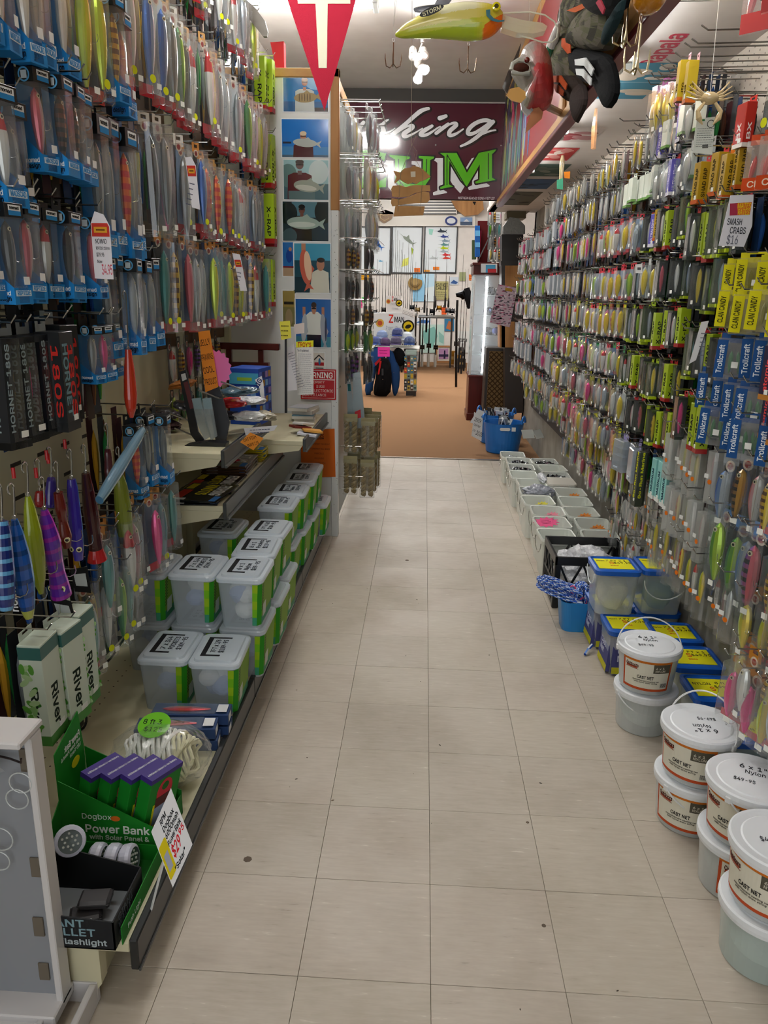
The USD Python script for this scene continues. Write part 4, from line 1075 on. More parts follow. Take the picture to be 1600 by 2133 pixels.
Ms = frame((-0.1045, 0.07, 0), (0, -1, 0), (0, 0, 1))
e.text('Power Bank', 0.016, '#e8ece6', Ms @ T(0.015, 0.236, 0), fit=0.085).text('with Solar Panel &', 0.009, '#c8d8c8', Ms @ T(0.015, 0.222, 0)).text('LED Torch', 0.009, '#c8d8c8', Ms @ T(0.015, 0.207, 0))
e.poly(sa.scale(sg.Point(0.05, 0.18).buffer(0.018), 1.2, 0.7), 0.0006, '#d8d01c', Ms)
part(ds, 'print', e, 'paper')


def pb_carton(pr):
 part(pr, 'carton', B().box(-0.018, 0.018, -0.055, 0.055, 0.0, 0.185, '#128022', 0.001).box(-0.0185, 0.0185, -0.0555, 0.0555, 0.172, 0.186, '#3c2a7c'), 'card')
 e = B().poly(sa.scale(sg.Point(0, 0.13).buffer(0.03), 0.9, 1.2), 0.0006, '#c83a44', frame((0.0182, 0, 0), (0, 1, 0), (0, 0, 1))).poly(sg.Point(0, 0.145).buffer(0.012), 0.0008, '#2a6a2a', frame((0.0182, 0, 0), (0, 1, 0), (0, 0, 1)))
 e.box(0.0182, 0.0192, -0.034, 0.034, 0.03, 0.1, '#d8cc20').box(0.0182, 0.0196, -0.028, 0.028, 0.035, 0.09, '#8c9ab4').box(0.0182, 0.0198, -0.028, 0.028, 0.09, 0.118, '#5a3430')
 e.text('6000mah Lithium Li-ion Battery', 0.006, '#e8e8f0', frame((0.002, -0.05, 0.1862), (0, 1, 0), (-1, 0, 0)), False, fit=0.1)
 part(pr, 'print', e, 'paper')
for k in range(4):
 p = copy(kind_of('power_bank_carton', pb_carton), 'power_bank_carton', f'green and purple power bank carton, {ORD[k]} from the wall side in green display', 'carton', (-0.808 + k * 0.05, 1.615, 0.180), 0, 'power bank cartons in the green display', None)
 UsdGeom.Xformable(p).AddRotateYOp().Set(13.0); UsdGeom.Xformable(p).AddRotateZOp(opSuffix='turn').Set(-24.0)
pc = thing('price_card', 'white price card with red figures clipped to the base shelf rail', 'price sign')
bl, br, tl_ = at(360, 1849, y=1.33), at(401, 1759, y=1.35), at(315, 1733, y=1.35)
Mc = np.eye(4); Mc[:3, 0], Mc[:3, 1], Mc[:3, 3] = (br - bl) / 0.10, (tl_ - bl) / 0.135, bl; Mc[:3, 2] = np.cross(Mc[:3, 0], Mc[:3, 1]); Mc[:3, 2] /= np.linalg.norm(Mc[:3, 2])
part(pc, 'card', B().sheet(0.10, 0.135, '#e4e4e6', Mc), 'card')
part(pc, 'clip', B().tube([(-0.57, 1.36, 0.165), tuple((Mc @ np.array([0.03, 0.07, -0.003, 1]))[:3]), tuple((Mc @ np.array([0.05, 0.07, -0.001, 1]))[:3])], 0.003, 6, (206, 208, 208)), 'gloss')
e = B(); L4 = ['RPM', 'Dogbox', '6000mah', 'Power Bank']
for i, s in enumerate(L4):
 e.text(s, 0.0115, '#14161a', Mc @ T(0.033, 0.113 - i * 0.0165, 0.0001), True, fit=min(0.06, len(s) * 0.0085))
e.text('$29', 0.024, '#d4202c', Mc @ T(0.036, 0.033, 0.0001), True, fit=0.036).text('95', 0.0125, '#d4202c', Mc @ T(0.074, 0.047, 0.0001)).text('"Solar"', 0.011, '#14161a', Mc @ T(0.026, 0.01, 0.0001))
e.poly(sg.box(0.008, 0.02, 0.027, 0.085).buffer(0.006), 0.0006, '#d8c418', Mc).poly(sg.box(0.009, 0.028, 0.026, 0.066), 0.001, '#a4a8b8', Mc)
part(pc, 'print', e, 'paper')

d2 = thing('counter_display', 'low green card tray holding round white push lights', 'display box', (-0.75, 1.465, 0.1702))
b = B().box(-0.12, 0.155, -0.045, 0.05, 0, 0.002, '#0e5a16').box(0.153, 0.155, -0.20, 0.05, 0, 0.045, GRN_).box(-0.12, 0.155, 0.048, 0.05, 0, 0.045, GRN_)
b.poly(sg.Polygon([(-0.05, 0), (0.045, 0), (0.045, 0.16), (-0.05, 0.10)]), 0.002, '#17761f', frame((-0.085, 0, 0), (0, 1, 0), (0, 0, 1)))
part(d2, 'tray', b, 'card')
e = B().text('Dogbox', 0.014, '#c8d8c8', frame((-0.0825, -0.03, 0.05), (0, 1, 0), (0, 0, 1)), False).text('Push Light', 0.011, '#c8d8c8', frame((0.1555, -0.17, 0.014), (0, 1, 0), (0, 0, 1)), False)
part(d2, 'print', e, 'paper')


def push_light(pr):
 part(pr, 'housing', B().lathe([(0.0, 0), (0.028, 0), (0.034, 0.006), (0.035, 0.02), (0.033, 0.028), (0.026, 0.031)], 26, (206, 208, 224)), 'paint')
 part(pr, 'lens', B().lathe([(0.026, 0.031), (0.026, 0.028), (0.0, 0.027)], 26, (90, 104, 104)), 'gloss')
 e = B()
 for k in range(12):
  a = k * PI / 6; rr = 0.018 if k % 2 else 0.011
  e.lathe([(0.0032, 0.0), (0.0026, 0.0022), (0.0, 0.003)], 8, (200, 206, 200), T(rr * math.cos(a), rr * math.sin(a), 0.0276))
 part(pr, 'leds', e, 'gloss', kind='stuff')
Mp = [T(-0.778, 1.435, 0.285) @ R('z', 30) @ R('x', 62), T(-0.748, 1.47, 0.209) @ R('y', 90), T(-0.71, 1.47, 0.209) @ R('y', 90), T(-0.672, 1.468, 0.209) @ R('y', 80)]
for k, M_ in enumerate(Mp):
 copy(kind_of('push_light', push_light), 'push_light', ['round white push light lying tilted on top of the others', 'round white push light on edge, leftmost of three in tray', 'round white push light on edge, middle of three in tray', 'round white push light on edge showing its lens, nearest the aisle'][k], 'light', (0, 0, 0), 0, 'round white push lights', M_)
bk = thing('open_carton', 'black open display carton with silver lettering at the shelf end', 'display box', (-0.705, 1.335, 0.1702))
b = B().box(-0.105, 0.10, -0.085, 0.075, 0, 0.003, '#8a9094').poly(sg.Polygon([(-0.105, 0), (0.10, 0), (0.10, 0.072), (-0.105, 0.088)]), 0.003, '#17191d', Mf(-0.082)).poly(sg.Polygon([(-0.105, 0), (0.10, 0), (0.10, 0.07), (-0.105, 0.12)]), 0.003, '#0d0e10', Mf(0.078))
b.poly(sg.Polygon([(-0.085, 0), (0.075, 0), (0.075, 0.07), (-0.085, 0.072)]), 0.003, '#1f2024', frame((0.097, 0, 0), (0, 1, 0), (0, 0, 1))).box(-0.105, -0.102, -0.085, 0.075, 0, 0.08, '#17191d')
part(bk, 'carton', b, 'card')
e = B()
for i, (s, h_) in enumerate((('GIANT', 0.018), ('WALLET', 0.018), ('Flashlight', 0.014))):
 e.text(s, h_, '#7c9aa4' if i < 2 else '#a8b4b8', Mf(-0.0852) @ T((-0.062, -0.06, -0.022)[i], 0.056 - i * 0.0225, 0), True, fit=(0.1, 0.12, 0.105)[i])
 e.text(s, h_ * 0.8, '#50565c', frame((0.1001, -0.06, 0.05 - i * 0.018), (0, 1, 0), (0, 0, 1)), False, fit=0.08)
part(bk, 'print', e, 'paper')
for k, (x, y, a) in enumerate(((-0.70, 1.325, 20), (-0.685, 1.345, 8))):
 w_ = thing('wallet_torch', ('grey clip torch with white barcode sticker in the black carton', 'upper grey clip torch lying on another in the black carton')[k], 'torch', (x, y, 0.1735 + k * 0.024), a, 'grey torches in the black carton')
 s = trimesh.creation.icosphere(2, 1.0)
 part(w_, 'body', B().box(-0.034, 0.034, -0.024, 0.024, 0.0, 0.022, (66, 64, 66), 0.006), 'paint')
 part(w_, 'band', B().box(-0.0345, 0.0345, -0.0245, 0.0245, 0.012, 0.015, (30, 30, 32), 0.001), 'paint')
 if k == 0:
  part(w_, 'barcode_sticker', B().box(-0.016, 0.014, -0.0252, -0.0246, 0.002, 0.02, '#d8dad8'), 'paper')

# ---- white display frame at the near left corner
ws = thing('display_stand', 'white wooden display stand with translucent panel and tape patches', 'display stand', (-0.88, 1.24, 0.0))
WH = (208, 206, 206)
part(ws, 'frame_post', B().box(0.150, 0.165, -0.02, 0.02, 0.05, 0.69, WH, 0.002), 'paint')
part(ws, 'frame_post', B().box(-0.32, -0.29, -0.03, 0.02, 0.05, 0.69, WH, 0.003), 'paint')
part(ws, 'top_rail', B().box(-0.32, 0.165, -0.06, 0.03, 0.69, 0.705, WH, 0.003), 'paint')
part(ws, 'bottom_rail', B().box(-0.32, 0.165, -0.06, 0.03, 0.035, 0.06, WH, 0.003), 'paint')
part(ws, 'panel', B().box(-0.29, 0.150, -0.004, 0.0, 0.06, 0.69, (140, 144, 150)), 'paint')
b = B().box(-0.34, 0.215, -0.11, -0.095, 0.0, 0.055, WH, 0.002).box(-0.34, 0.215, 0.03, 0.045, 0.0, 0.055, WH, 0.002).box(0.20, 0.215, -0.095, 0.03, 0.0, 0.055, WH, 0.002).box(0.13, 0.142, -0.095, 0.03, 0.0, 0.055, WH, 0.002).box(-0.34, 0.135, -0.095, 0.03, 0.03, 0.045, WH, 0.002)
part(ws, 'base', b, 'paint')
for px, py, h_ in ((72, 1585, 60), (93, 1808, 55), (98, 1932, 56), (109, 2025, 52)):
 q = at(px, py, y=1.233); part(ws, 'tape_patch', B().box(q[0] + 0.862 - 0.011, q[0] + 0.862 + 0.011, -0.0086, -0.0042, q[2] - h_ * 0.00042, q[2] + h_ * 0.00042, (110, 102, 90), 0.001), 'paper')
part(ws, 'wire_hook', B().tube([(0.02, -0.006, 0.655), (0.12, -0.02, 0.645), (0.15, -0.035, 0.648), (0.152, -0.037, 0.658)], 0.0022, 6, (80, 70, 70)), 'metal')
for k, (px, py, r_) in enumerate(((45, 1628, 0.022), (38, 1662, 0.022), (2, 1745, 0.026), (0, 1790, 0.022))):
 q = at(px, py, y=1.225)
 o = solo('clear_ring', B().tube([(q[0] + r_ * math.cos(a), q[1] - 0.004, q[2] + r_ * math.sin(a)) for a in np.linspace(0, 2 * PI, 25)[:-1]], 0.0016, 6, (190, 196, 196), True), 'gloss',
    ('upper clear plastic ring hanging on the stand panel', 'second clear plastic ring, overlapping the upper ring', 'third clear ring, cut by the photo edge', 'lowest clear ring, cut by the photo edge')[k], 'ring', 'clear rings on the stand panel')
sl = thing('paper_sleeve', 'plastic sleeve with black and white picture hanging over the stand top', 'paper', (-0.9, 1.19, 0.60))
Ml = frame((0, 0, 0), (1, 0.1, 0.25), (0.1, -0.6, 1))
part(sl, 'sheet', B().sheet(0.16, 0.11, (214, 216, 216), Ml @ T(-0.03, 0, 0)), 'paper')
part(sl, 'plastic', B().sheet(0.18, 0.125, (206, 212, 214), Ml @ T(-0.04, -0.008, 0.002)), 'clear')
part(sl, 'picture', B().box(0.02, 0.07, 0.05, 0.085, 0, 0.0005, (110, 108, 104), 0, Ml).box(0.03, 0.05, 0.055, 0.08, 0, 0.0008, (60, 58, 56), 0, Ml), 'paper')
wd = solo('driftwood_sprig', B().tube([(-1.0, 1.225, 0.50), (-0.95, 1.22, 0.53), (-0.915, 1.222, 0.545)], 0.006, 6, (112, 104, 62)).tube([(-0.96, 1.22, 0.525), (-0.935, 1.215, 0.56)], 0.004, 5, (120, 112, 66)), 'cloth', 'olive weed-like sprig clipped to the stand panel', 'decoration')

# ---- big unpacked lures on wire loops
def wire_loop(b, top, bot, r=0.0022, s=0.012):
 top, bot = np.array(top), np.array(bot); d = bot - top
 b.tube([top + (0, s * math.sin(a) * (1 if k else 1), 0.012 * math.cos(a) - 0.008) for k, a in enumerate(np.linspace(-2.6, 1.4, 8))] + [top + d * 0.4 + (0, s * 0.8, 0), top + d * 0.8 + (0, s * 0.3, 0), bot], r, 6, (196, 198, 196))
 return b


def big_lure(px0, py0, px1, py1, x, prof, cols, label, r, text=None, tcol='#e8ecee', eye=None, hookz=0.075, seed=1, tri=True, bars=None, swap=False):
 "prof: (t, radius) along the body from its top"
 p0, p1 = at(px0, py0, x=x), at(px1, py1, x=x)
 L = np.linalg.norm(p1 - p0)
 t = thing('hanging_lure', label, 'fishing lure', p0, 0, 'large unpacked lures on wire loops')
 d = (p1 - p0) / L; up = -d
 xa = np.array([1.0, 0, 0]) - up * up[0]; xa /= np.linalg.norm(xa); M_ = np.eye(4); M_[:3, 0], M_[:3, 1], M_[:3, 2] = xa, np.cross(up, xa), up
 n, k = 16, 22; tt = np.linspace(0, 1, k + 1); rr = np.interp(tt, [q[0] for q in prof], [q[1] for q in prof]) * r; rr = np.convolve(np.pad(rr, 1, 'edge'), [0.25, 0.5, 0.25], 'valid')
 ang = np.arange(n) * 2 * PI / n
 v = np.stack([rr[:, None] * 0.85 * np.cos(ang), rr[:, None] * np.sin(ang), np.repeat(-tt[:, None] * L, n, 1)], -1).reshape(-1, 3)
 i, j = np.meshgrid(np.arange(k), np.arange(n), indexing='ij')
 q = np.stack([i * n + j, (i + 1) * n + j, (i + 1) * n + (j + 1) % n, i * n + (j + 1) % n], -1).reshape(-1, 4)
 c = []
 for a in range(k):
  for b_ in range(n):
   s_ = (math.sin(ang[b_] + PI / n) + 1) / 2
   cc = cols[0] if s_ < 0.45 else (cols[1] if s_ < 0.72 else cols[2])
   if len(cols) > 3 and a > k * 0.86:
    cc = cols[3]
   if bars and a % 3 == 0 and s_ < 0.55:
    cc = bars
   c.append(lin(cc))
 b = B().add(v, q, np.array(c), True, M_)
 e0 = np.arange(n)
 for base, rev in ((0, False), (k * n, True)):
  f = np.array([[0, e0[u], e0[u + 1]] for u in range(1, n - 1)]); b.add(v[base:base + n], f[:, ::-1] if rev else f, cols[-1] if rev else cols[0], False, M_)
 part(t, 'body', b, 'gloss')
 if text:
  e = B().text(text, r * 0.62, tcol, M_ @ frame((-r * 0.25, -r * 0.98 * np.interp(0.55, [q_[0] for q_ in prof], [q_[1] for q_ in prof]), -L * 0.85), (0, 0, 1), (-1, 0, 0)), True, fit=L * 0.34)
  part(t, 'lettering', e, 'paper')
 if eye is not None:
  e = B()
  for s_ in (-1, 1):
   e.lathe([(r * 0.36, 0, '#d8d4a0'), (r * 0.34, r * 0.16, '#d8d4a0'), (r * 0.2, r * 0.18, '#101010'), (0, r * 0.22, '#101010')], 14, M=M_ @ T(s_ * r * 0.42, -r * 0.55, -L * eye) @ R('x', 90) @ R('y', s_ * 25))
  part(t, 'eyes', e, 'gloss')
 w = B(); wire_loop(w, (0, 0, hookz), (0, 0, 0.0))
 w.tube([(0.004 * math.cos(a), 0, 0.004 + 0.005 * math.sin(a)) for a in np.linspace(0, 2 * PI, 9)[:-1]], 0.0012, 5, (190, 190, 186), True)
 part(t, 'wire_loop', w, 'metal')
 if tri:
  h = B(); treble(h, np.array([0, 0, 0]), 0.05, (200, 202, 200), 0.0013, M_ @ T(0, r * 0.9, -L * 0.62)); part(t, 'treble_hook', h, 'metal')
 return t


PEN = [(0, 0.25), (0.08, 0.55), (0.35, 0.95), (0.6, 1.0), (0.85, 0.7), (1, 0.25)]
POP = [(0, 0.3), (0.1, 0.62), (0.35, 1.0), (0.55, 0.82), (0.7, 0.78), (0.9, 1.0), (1, 1.05)]
FLR = [(0, 0.42), (0.15, 0.62), (0.45, 0.85), (0.7, 0.72), (0.88, 0.78), (1, 1.15)]
STK = [(0, 0.55), (0.1, 0.75), (0.6, 0.95), (0.9, 0.8), (1, 0.6)]
big_lure(30, 1082, 62, 1296, -0.86, PEN, ('#1c54a8', '#5a90d0', '#2a5ab0', '#a8b050'), 'large bright blue lure with pale lettering and green nose', 0.026, 'nomad', bars='#17407c')
big_lure(58, 1034, 86, 1236, -0.88, PEN, ('#8c9c1c', '#b8cc58', '#c8b820', '#8c9a30'), 'large chartreuse lure with gold flank hanging behind the blue one', 0.023, 'nomad')
big_lure(92, 1062, 128, 1240, -0.87, POP, ('#5a1e9c', '#c838c4', '#b87cc0'), 'magenta popper with cracked black stripes and bulging eye', 0.027, eye=0.88, bars='#8a1e96')
big_lure(121, 1026, 140, 1140, -0.90, [(0, 0.6), (0.3, 0.8), (0.5, 0.55), (0.8, 0.9), (1, 0.5)], ('#6a1a14', '#8c2c1c', '#a03c20'), 'short waisted brown-red lure with white lettering', 0.021, eye=0.82)
big_lure(149, 998, 164, 1166, -0.90, STK, ('#3428a0', '#2c6cc0', '#2a8ac8'), 'straight purple and blue stickbait with a yellow eye', 0.021, eye=0.85)
big_lure(178, 986, 203, 1166, -0.90, FLR, ('#3c0c10', '#7c1418', '#c01e20', '#b81e20'), 'red and black popper that flares at its foot', 0.028)
big_lure(297, 896, 207, 1042, -0.86, STK, ('#6a8ca0', '#9cb8c4', '#4c7c9c'), 'silver blue stickbait hanging slanted across its neighbours', 0.021, hookz=0.03, tri=False)
big_lure(248, 985, 262, 1113, -0.90, [(0, 0.4), (0.2, 0.8), (0.6, 1.0), (1, 0.92)], ('#7c8a2c', '#94a454', '#a89c20'), 'fat pale green lure under the slanted silver one', 0.029)
big_lure(4, 1085, 14, 1270, -0.86, STK, ('#1a2a6c', '#2440a0', '#181c3c'), 'dark blue striped lure at the photo edge', 0.024, 'nomad', bars='#5a9ac8')
big_lure(83, 1022, 84, 1056, -0.93, STK, ('#8c1a1c', '#b02420', '#7c1416'), 'small dark red lure behind the magenta popper', 0.017, tri=False)
big_lure(107, 994, 105, 1058, -0.95, STK, ('#3a2c90', '#4a3ca8', '#34288a'), 'purple lure half hidden behind the brown-red one', 0.018, tri=False)
big_lure(224, 935, 228, 1010, -0.96, STK, ('#5a2430', '#7c3a48', '#42202a'), 'slim maroon lure behind the slanted silver one', 0.016, tri=False)
big_lure(267, 728, 274, 870, -0.86, [(0, 0.45), (0.3, 0.8), (0.7, 1.0), (0.9, 0.7), (1, 0.25)], ('#b8321c', '#d8401c', '#a03418'), 'plain orange-red stickbait hanging alone on a long trace', 0.022, hookz=0.16, tri=False)
for k, (px, py, lab) in enumerate(((28, 985, 'far left'), (75, 985, 'second'), (97, 948, 'third'), (100, 955, 'fourth'), (135, 925, 'right-most'))):
 q = at(px, py, x=-0.9)
 solo('hook_guard', B().tube([q + (0, 0, -0.012), q + (0, 0, 0.012)], 0.0042, 8, (190, 26, 34)), 'paint', f'red plastic hook guard on a wire loop, {lab} of five', 'hook guard', 'red hook guards above the large lures')
for k, (pts, lab) in enumerate((([(104, 1242), (148, 1252), (160, 1300), (118, 1290)], 'lower'), ([(147, 1186), (182, 1180), (190, 1235), (156, 1232)], 'upper'))):
 y = 1.77 + 0.12 * k
 t = thing('swing_tag', f'black swing tag with white barcode hanging from a lure, {lab} of two', 'tag', group='black swing tags')
 pl = PY(pts, y); part(t, 'card', B().poly(pl, 0.001, '#141517', FY(y)), 'card')
 part(t, 'barcode', B().poly(sa.scale(pl, 0.7, 0.5), 0.0005, '#b8c0c0', FY(y - 0.0012)), 'paper')
 part(t, 'string', B().tube([(pl.centroid.x, y, pl.bounds[3]), (pl.centroid.x - 0.004, y, pl.bounds[3] + 0.05)], 0.0007, 4, (200, 200, 196)), 'paper')

# ---- price tags on the left wall
SALE = [([(197, 440), (216, 447), (229, 472), (237, 582), (198, 580), (189, 466)], 2.02, ('NOMAD', 'RIPTIDE', '$39.95', 'Now', '34.95'), 'white sale tag with red burst among the blue-based boxes'),
  ([(386, 328), (398, 326), (408, 345), (417, 437), (400, 432), (388, 345)], 2.46, ('34.95',), 'narrow white sale tag with red burst between the yellow lures'),
  ([(484, 527), (500, 530), (515, 606), (501, 606)], 3.02, ('', ''), 'narrow white sale tag over the lowest far sleeves')]
for pts, y, words, lab in SALE:
 t = thing('sale_tag', lab, 'price tag'); pl = PY(pts, y); x0, z0, x1, z1 = pl.bounds; w, h = x1 - x0, z1 - z0
 part(t, 'card', B().poly(pl, 0.001, '#e6e2e6', FY(y)), 'card')
 sh = lambda f0, f1: pl.intersection(sg.box(x0, z0 + h * f0, x1, z0 + h * f1)).buffer(-w * 0.04)
 e = B().poly(sh(0.62, 0.84), 0.0005, '#c83c30', FY(y - 0.0012)).poly(sa.scale(sh(0.66, 0.80), 0.75, 0.75), 0.0005, '#e0a030', FY(y - 0.0017)).poly(sa.scale(sh(0.70, 0.76), 0.5, 0.5), 0.0005, '#5a3418', FY(y - 0.0022))
 if len(words) > 2:
  sl_ = lambda f: x0 + w * (0.1 + 0.16 * (1 - f))
  e.text('NOMAD', h * 0.07, '#20242c', FY(y - 0.0012) @ T(sl_(0.55), z0 + h * 0.53, 0), False, fit=w * 0.6).text('RIPTIDE 155mm', h * 0.045, '#20242c', FY(y - 0.0012) @ T(sl_(0.45), z0 + h * 0.44, 0), False, fit=w * 0.72)
  e.text('$39.95', h * 0.055, '#20242c', FY(y - 0.0012) @ T(sl_(0.4), z0 + h * 0.34, 0), False, fit=w * 0.4).text('Now', h * 0.05, '#20242c', FY(y - 0.0012) @ T(sl_(0.3), z0 + h * 0.24, 0), False, fit=w * 0.25)
  e.text('34.95', h * 0.15, '#c83444', FY(y - 0.0012) @ T(sl_(0.1) + w * 0.16, z0 + h * 0.07, 0), False, fit=w * 0.56)
 else:
  scrawl(e, (x0 + w * 0.3, y - 0.0012, z0 + h * 0.55), (1, 0, -0.25), (0.2, 0, 1), w * 0.4, h * 0.5, 5, '#5a5c70', int(y * 10))
 part(t, 'print', e, 'paper')

# ---- things on the shelves
jp = thing('handwritten_sign', 'orange upright card sign reading JELLY PRAWNS COOL PRODUCT', 'sign'); y = 3.0
pl = PY([(413, 691), (437, 688), (455, 806), (428, 817)], y); part(jp, 'card', B().poly(pl, 0.0015, '#e88a28', FY(y)), 'card')
e = B()
for s, px, py, w in (('JELLY', 417, 722, 22), ('PRAWNS', 421, 752, 24), ('COOL', 425, 779, 22), ('PRODUCT', 429, 803, 24)):
 q, q2 = at(px, py, y=y - 0.0016), at(px + w, py - 5, y=y - 0.0016)
 e.text(s, 0.024, '#2a2018', frame(q, q2 - q, (0.12, 0, 1)), False, fit=np.linalg.norm(q2 - q))
part(jp, 'lettering', e, 'paper')
st = [(0.5 if k % 2 else 0.42) for k in range(28)]
q = at(452, 768, y=3.02)
solo('star_card', B().poly(sa.scale(sg.Polygon([(0.06 * (1 if k % 2 else 0.86) * math.cos(k * 2 * PI / 32), 0.075 * (1 if k % 2 else 0.86) * math.sin(k * 2 * PI / 32)) for k in range(32)]), 1, 1), 0.0012, '#e878b4', frame(q, (1, 0, 0), (0, 0, 1))), 'card', 'pink starburst card behind the orange prawn sign', 'sign')


def px_slab(name, pts, y, thick, col, mt, label, cat, group=None, dec=None):
 "a board standing parallel to the picture at depth y"
 t = thing(name, label, cat, group=group); pl = PY(pts, y)
 part(t, 'board', B().poly(pl, thick, col, FY(y + thick)), mt)
 if dec:
  e = B(); dec(e, pl, y); part(t, 'print', e, 'paper')
 return t


px_slab('pack_stand', [(372, 775), (387, 770), (412, 900), (432, 926), (418, 934), (397, 905)], 2.98, 0.012, '#1c1d20', 'paint', 'leaning black lure display strip with white cap on the shelf', 'display stand', dec=lambda e, pl, y: e.poly(PY([(377, 780), (386, 777), (389, 790), (380, 794)], y), 0.0006, '#d8dada', FY(y - 0.0002)).poly(PY([(382, 797), (391, 794), (404, 850), (396, 852)], y), 0.0006, '#6a3c40', FY(y - 0.0002)))
px_slab('pack_stand', [(430, 815), (457, 806), (478, 880), (470, 922), (450, 922)], 3.02, 0.01, '#33353a', 'paint', 'dark grey folded display board behind the orange prawn sign', 'display stand')
px_slab('stand_foot', [(380, 934), (470, 930), (470, 924), (430, 921), (385, 928)], 2.9, 0.06, '#1a1b1d', 'paint', 'flat black foot of the leaning display boards', 'display stand')
for k, (dx, lab) in enumerate(((0, 'left'), (22, 'right'))):
 tt = thing('lure_pouch', f'clear pouch of pale squid lures on the black stand, {lab} of two', 'soft bait', group='clear pouches on the black stand')
 pl = PY([(401 + dx, 830), (418 + dx, 828), (440 + dx * 0.6, 908), (428 + dx * 0.6, 916), (412 + dx * 0.8, 880)], 2.94)
 part(tt, 'pouch', B().poly(pl, 0.012, (176, 190, 196), FY(2.94)), 'frost'); part(tt, 'header', B().poly(pl.intersection(sg.box(-9, pl.bounds[3] - 0.045, 9, 9)), 0.001, '#9cc0cc', FY(2.9395 - 0.001)), 'paper')
for k, (px, py) in enumerate(((392, 878), (402, 909), (452, 830), (500, 812))):
 q = at(px + 10, py, y=3.0); solo('peg_hook', B().tube([q + (-0.10, 0.02, 0.028), q + (-0.01, 0, 0.0), q + (0.012, -0.004, 0.006)], 0.0035, 6, (190, 190, 190)), 'metal', f'bare chrome peg hook above the shelf, {ORD[k]} of four from the left', 'hook', 'bare chrome pegs at the shelf')
bb = thing('camera_carton', 'tall blue printed carton with pictured gadgets on the shelf', 'carton')
M_ = T(-0.80, 3.50, 0.921) @ R('z', -8)
part(bb, 'carton', B().box(-0.07, 0.072, -0.07, 0.10, 0.0, 0.255, '#1c46a0', 0.001, M_), 'card')
e = B().box(-0.069, 0.071, -0.0712, -0.0704, 0.185, 0.235, '#48a0c4', 0, M_).box(-0.03, 0.04, -0.0716, -0.0712, 0.2, 0.215, '#8ab43c', 0, M_)
for i in range(3):
 for j in range(3):
  e.box(-0.058 + i * 0.045, -0.032 + i * 0.045, -0.0712, -0.0704, 0.03 + j * 0.05, 0.06 + j * 0.05, [(30, 40, 70), (110, 150, 200), (60, 90, 150)][(i + j) % 3], 0, M_)
for i in range(4):
 for j in range(6):
  e.box(0.0722, 0.0728, -0.06 + i * 0.04, -0.03 + i * 0.04, 0.02 + j * 0.038, 0.048 + j * 0.038, [(90, 110, 190), (170, 130, 60), (60, 60, 110), (120, 160, 200), (150, 120, 170)][(i * 2 + j) % 5], 0, M_)
part(bb, 'print', e, 'paper')
px_slab('sale_tag', [(531, 791), (545, 783), (549, 800), (551, 828), (544, 830), (540, 810)], 3.38, 0.001, '#dfe0e4', 'card', 'white tag with blue brand letters leaning on the blue carton', 'price tag', dec=lambda e, pl, y: e.text('BIG', 0.02, '#20306c', frame(at(537, 812, y=y - 0.0006), (0.5, 0, 1), (-1, 0, 0.5)), True))
g = random.Random(11)
for k, (px, py, w, col, mt) in enumerate(((480, 838, 60, (190, 40, 44), 'gloss'), (520, 835, 60, (196, 200, 204), 'wrinkle'), (475, 865, 55, (60, 62, 66), 'wrinkle'), (520, 868, 60, (186, 188, 186), 'wrinkle'), (550, 866, 45, (150, 144, 124), 'wrinkle'), (498, 815, 70, (70, 96, 110), 'wrinkle'), (390, 845, 50, (40, 42, 46), 'wrinkle'), (380, 800, 50, (176, 112, 50), 'card'), (345, 860, 60, (56, 56, 60), 'wrinkle'), (345, 895, 60, (60, 24, 34), 'wrinkle'))):
 yy = 3.12 + g.uniform(-0.05, 0.15); q = at(px, py, y=yy); s = trimesh.creation.icosphere(2, 1.0)
 v = s.vertices * (0.8 + 0.5 * (meshkit.noise(s.vertices * 2.4 + k * 5)[:, None] - 0.3)) * [w * yy / 1579 * 0.62, 0.07, 0.022]
 solo('bait_pouch', B().add(v @ R('y', g.uniform(-14, 14))[:3, :3].T + [q[0], yy, max(q[2], 0.95)], s.faces, col, True), mt, ['red', 'silver', 'black', 'clear grey', 'tan', 'slate blue', 'charcoal', 'orange-brown', 'dark grey', 'maroon'][k] + ' crumpled bait pouch heaped on the upper shelf', 'soft bait', 'crumpled pouches on the upper shelf')
px_slab('paper_card', [(508, 892), (578, 886), (571, 897), (512, 907)], 3.05, 0.0015, '#d4d6da', 'card', 'white card with smudged writing lying at the shelf rail', 'price tag', dec=lambda e, pl, y: scrawl(e, at(520, 893, y=y - 0.0005), (1, 0, 0.08), (0, 0, 1), 0.09, 0.025, 2, '#4a5068', 3))
px_slab('price_tag', [(500, 921), (521, 901), (549, 913), (528, 938)], 2.98, 0.0015, '#e8902c', 'card', 'orange diamond price card in a clear holder below the shelf', 'price tag', dec=lambda e, pl, y: e.text('CAT FISH', 0.013, '#4a2c10', frame(at(508, 921, y=y - 0.0008), (1, 0, 0.35), (-0.3, 0, 1)), False, fit=0.055).text('SNAPS 2.95', 0.013, '#4a2c10', frame(at(516, 932, y=y - 0.0008), (1, 0, 0.35), (-0.3, 0, 1)), False, fit=0.05))
px_slab('note_card', [(582, 670), (604, 668), (607, 704), (586, 708)], 3.9, 0.0015, '#d8d048', 'card', 'yellow handwritten card on a stalk above the shelf', 'sign', dec=lambda e, pl, y: scrawl(e, at(585, 674, y=y - 0.0005), (1, 0, 0), (0, 0, 1), 0.045, 0.07, 3, '#6a6428', 5))
px_slab('card_stalk', [(593, 706), (597, 706), (598, 860), (593, 860)], 3.92, 0.01, '#1c1c1e', 'paint', 'black stalk that carries the yellow handwritten card', 'stand')
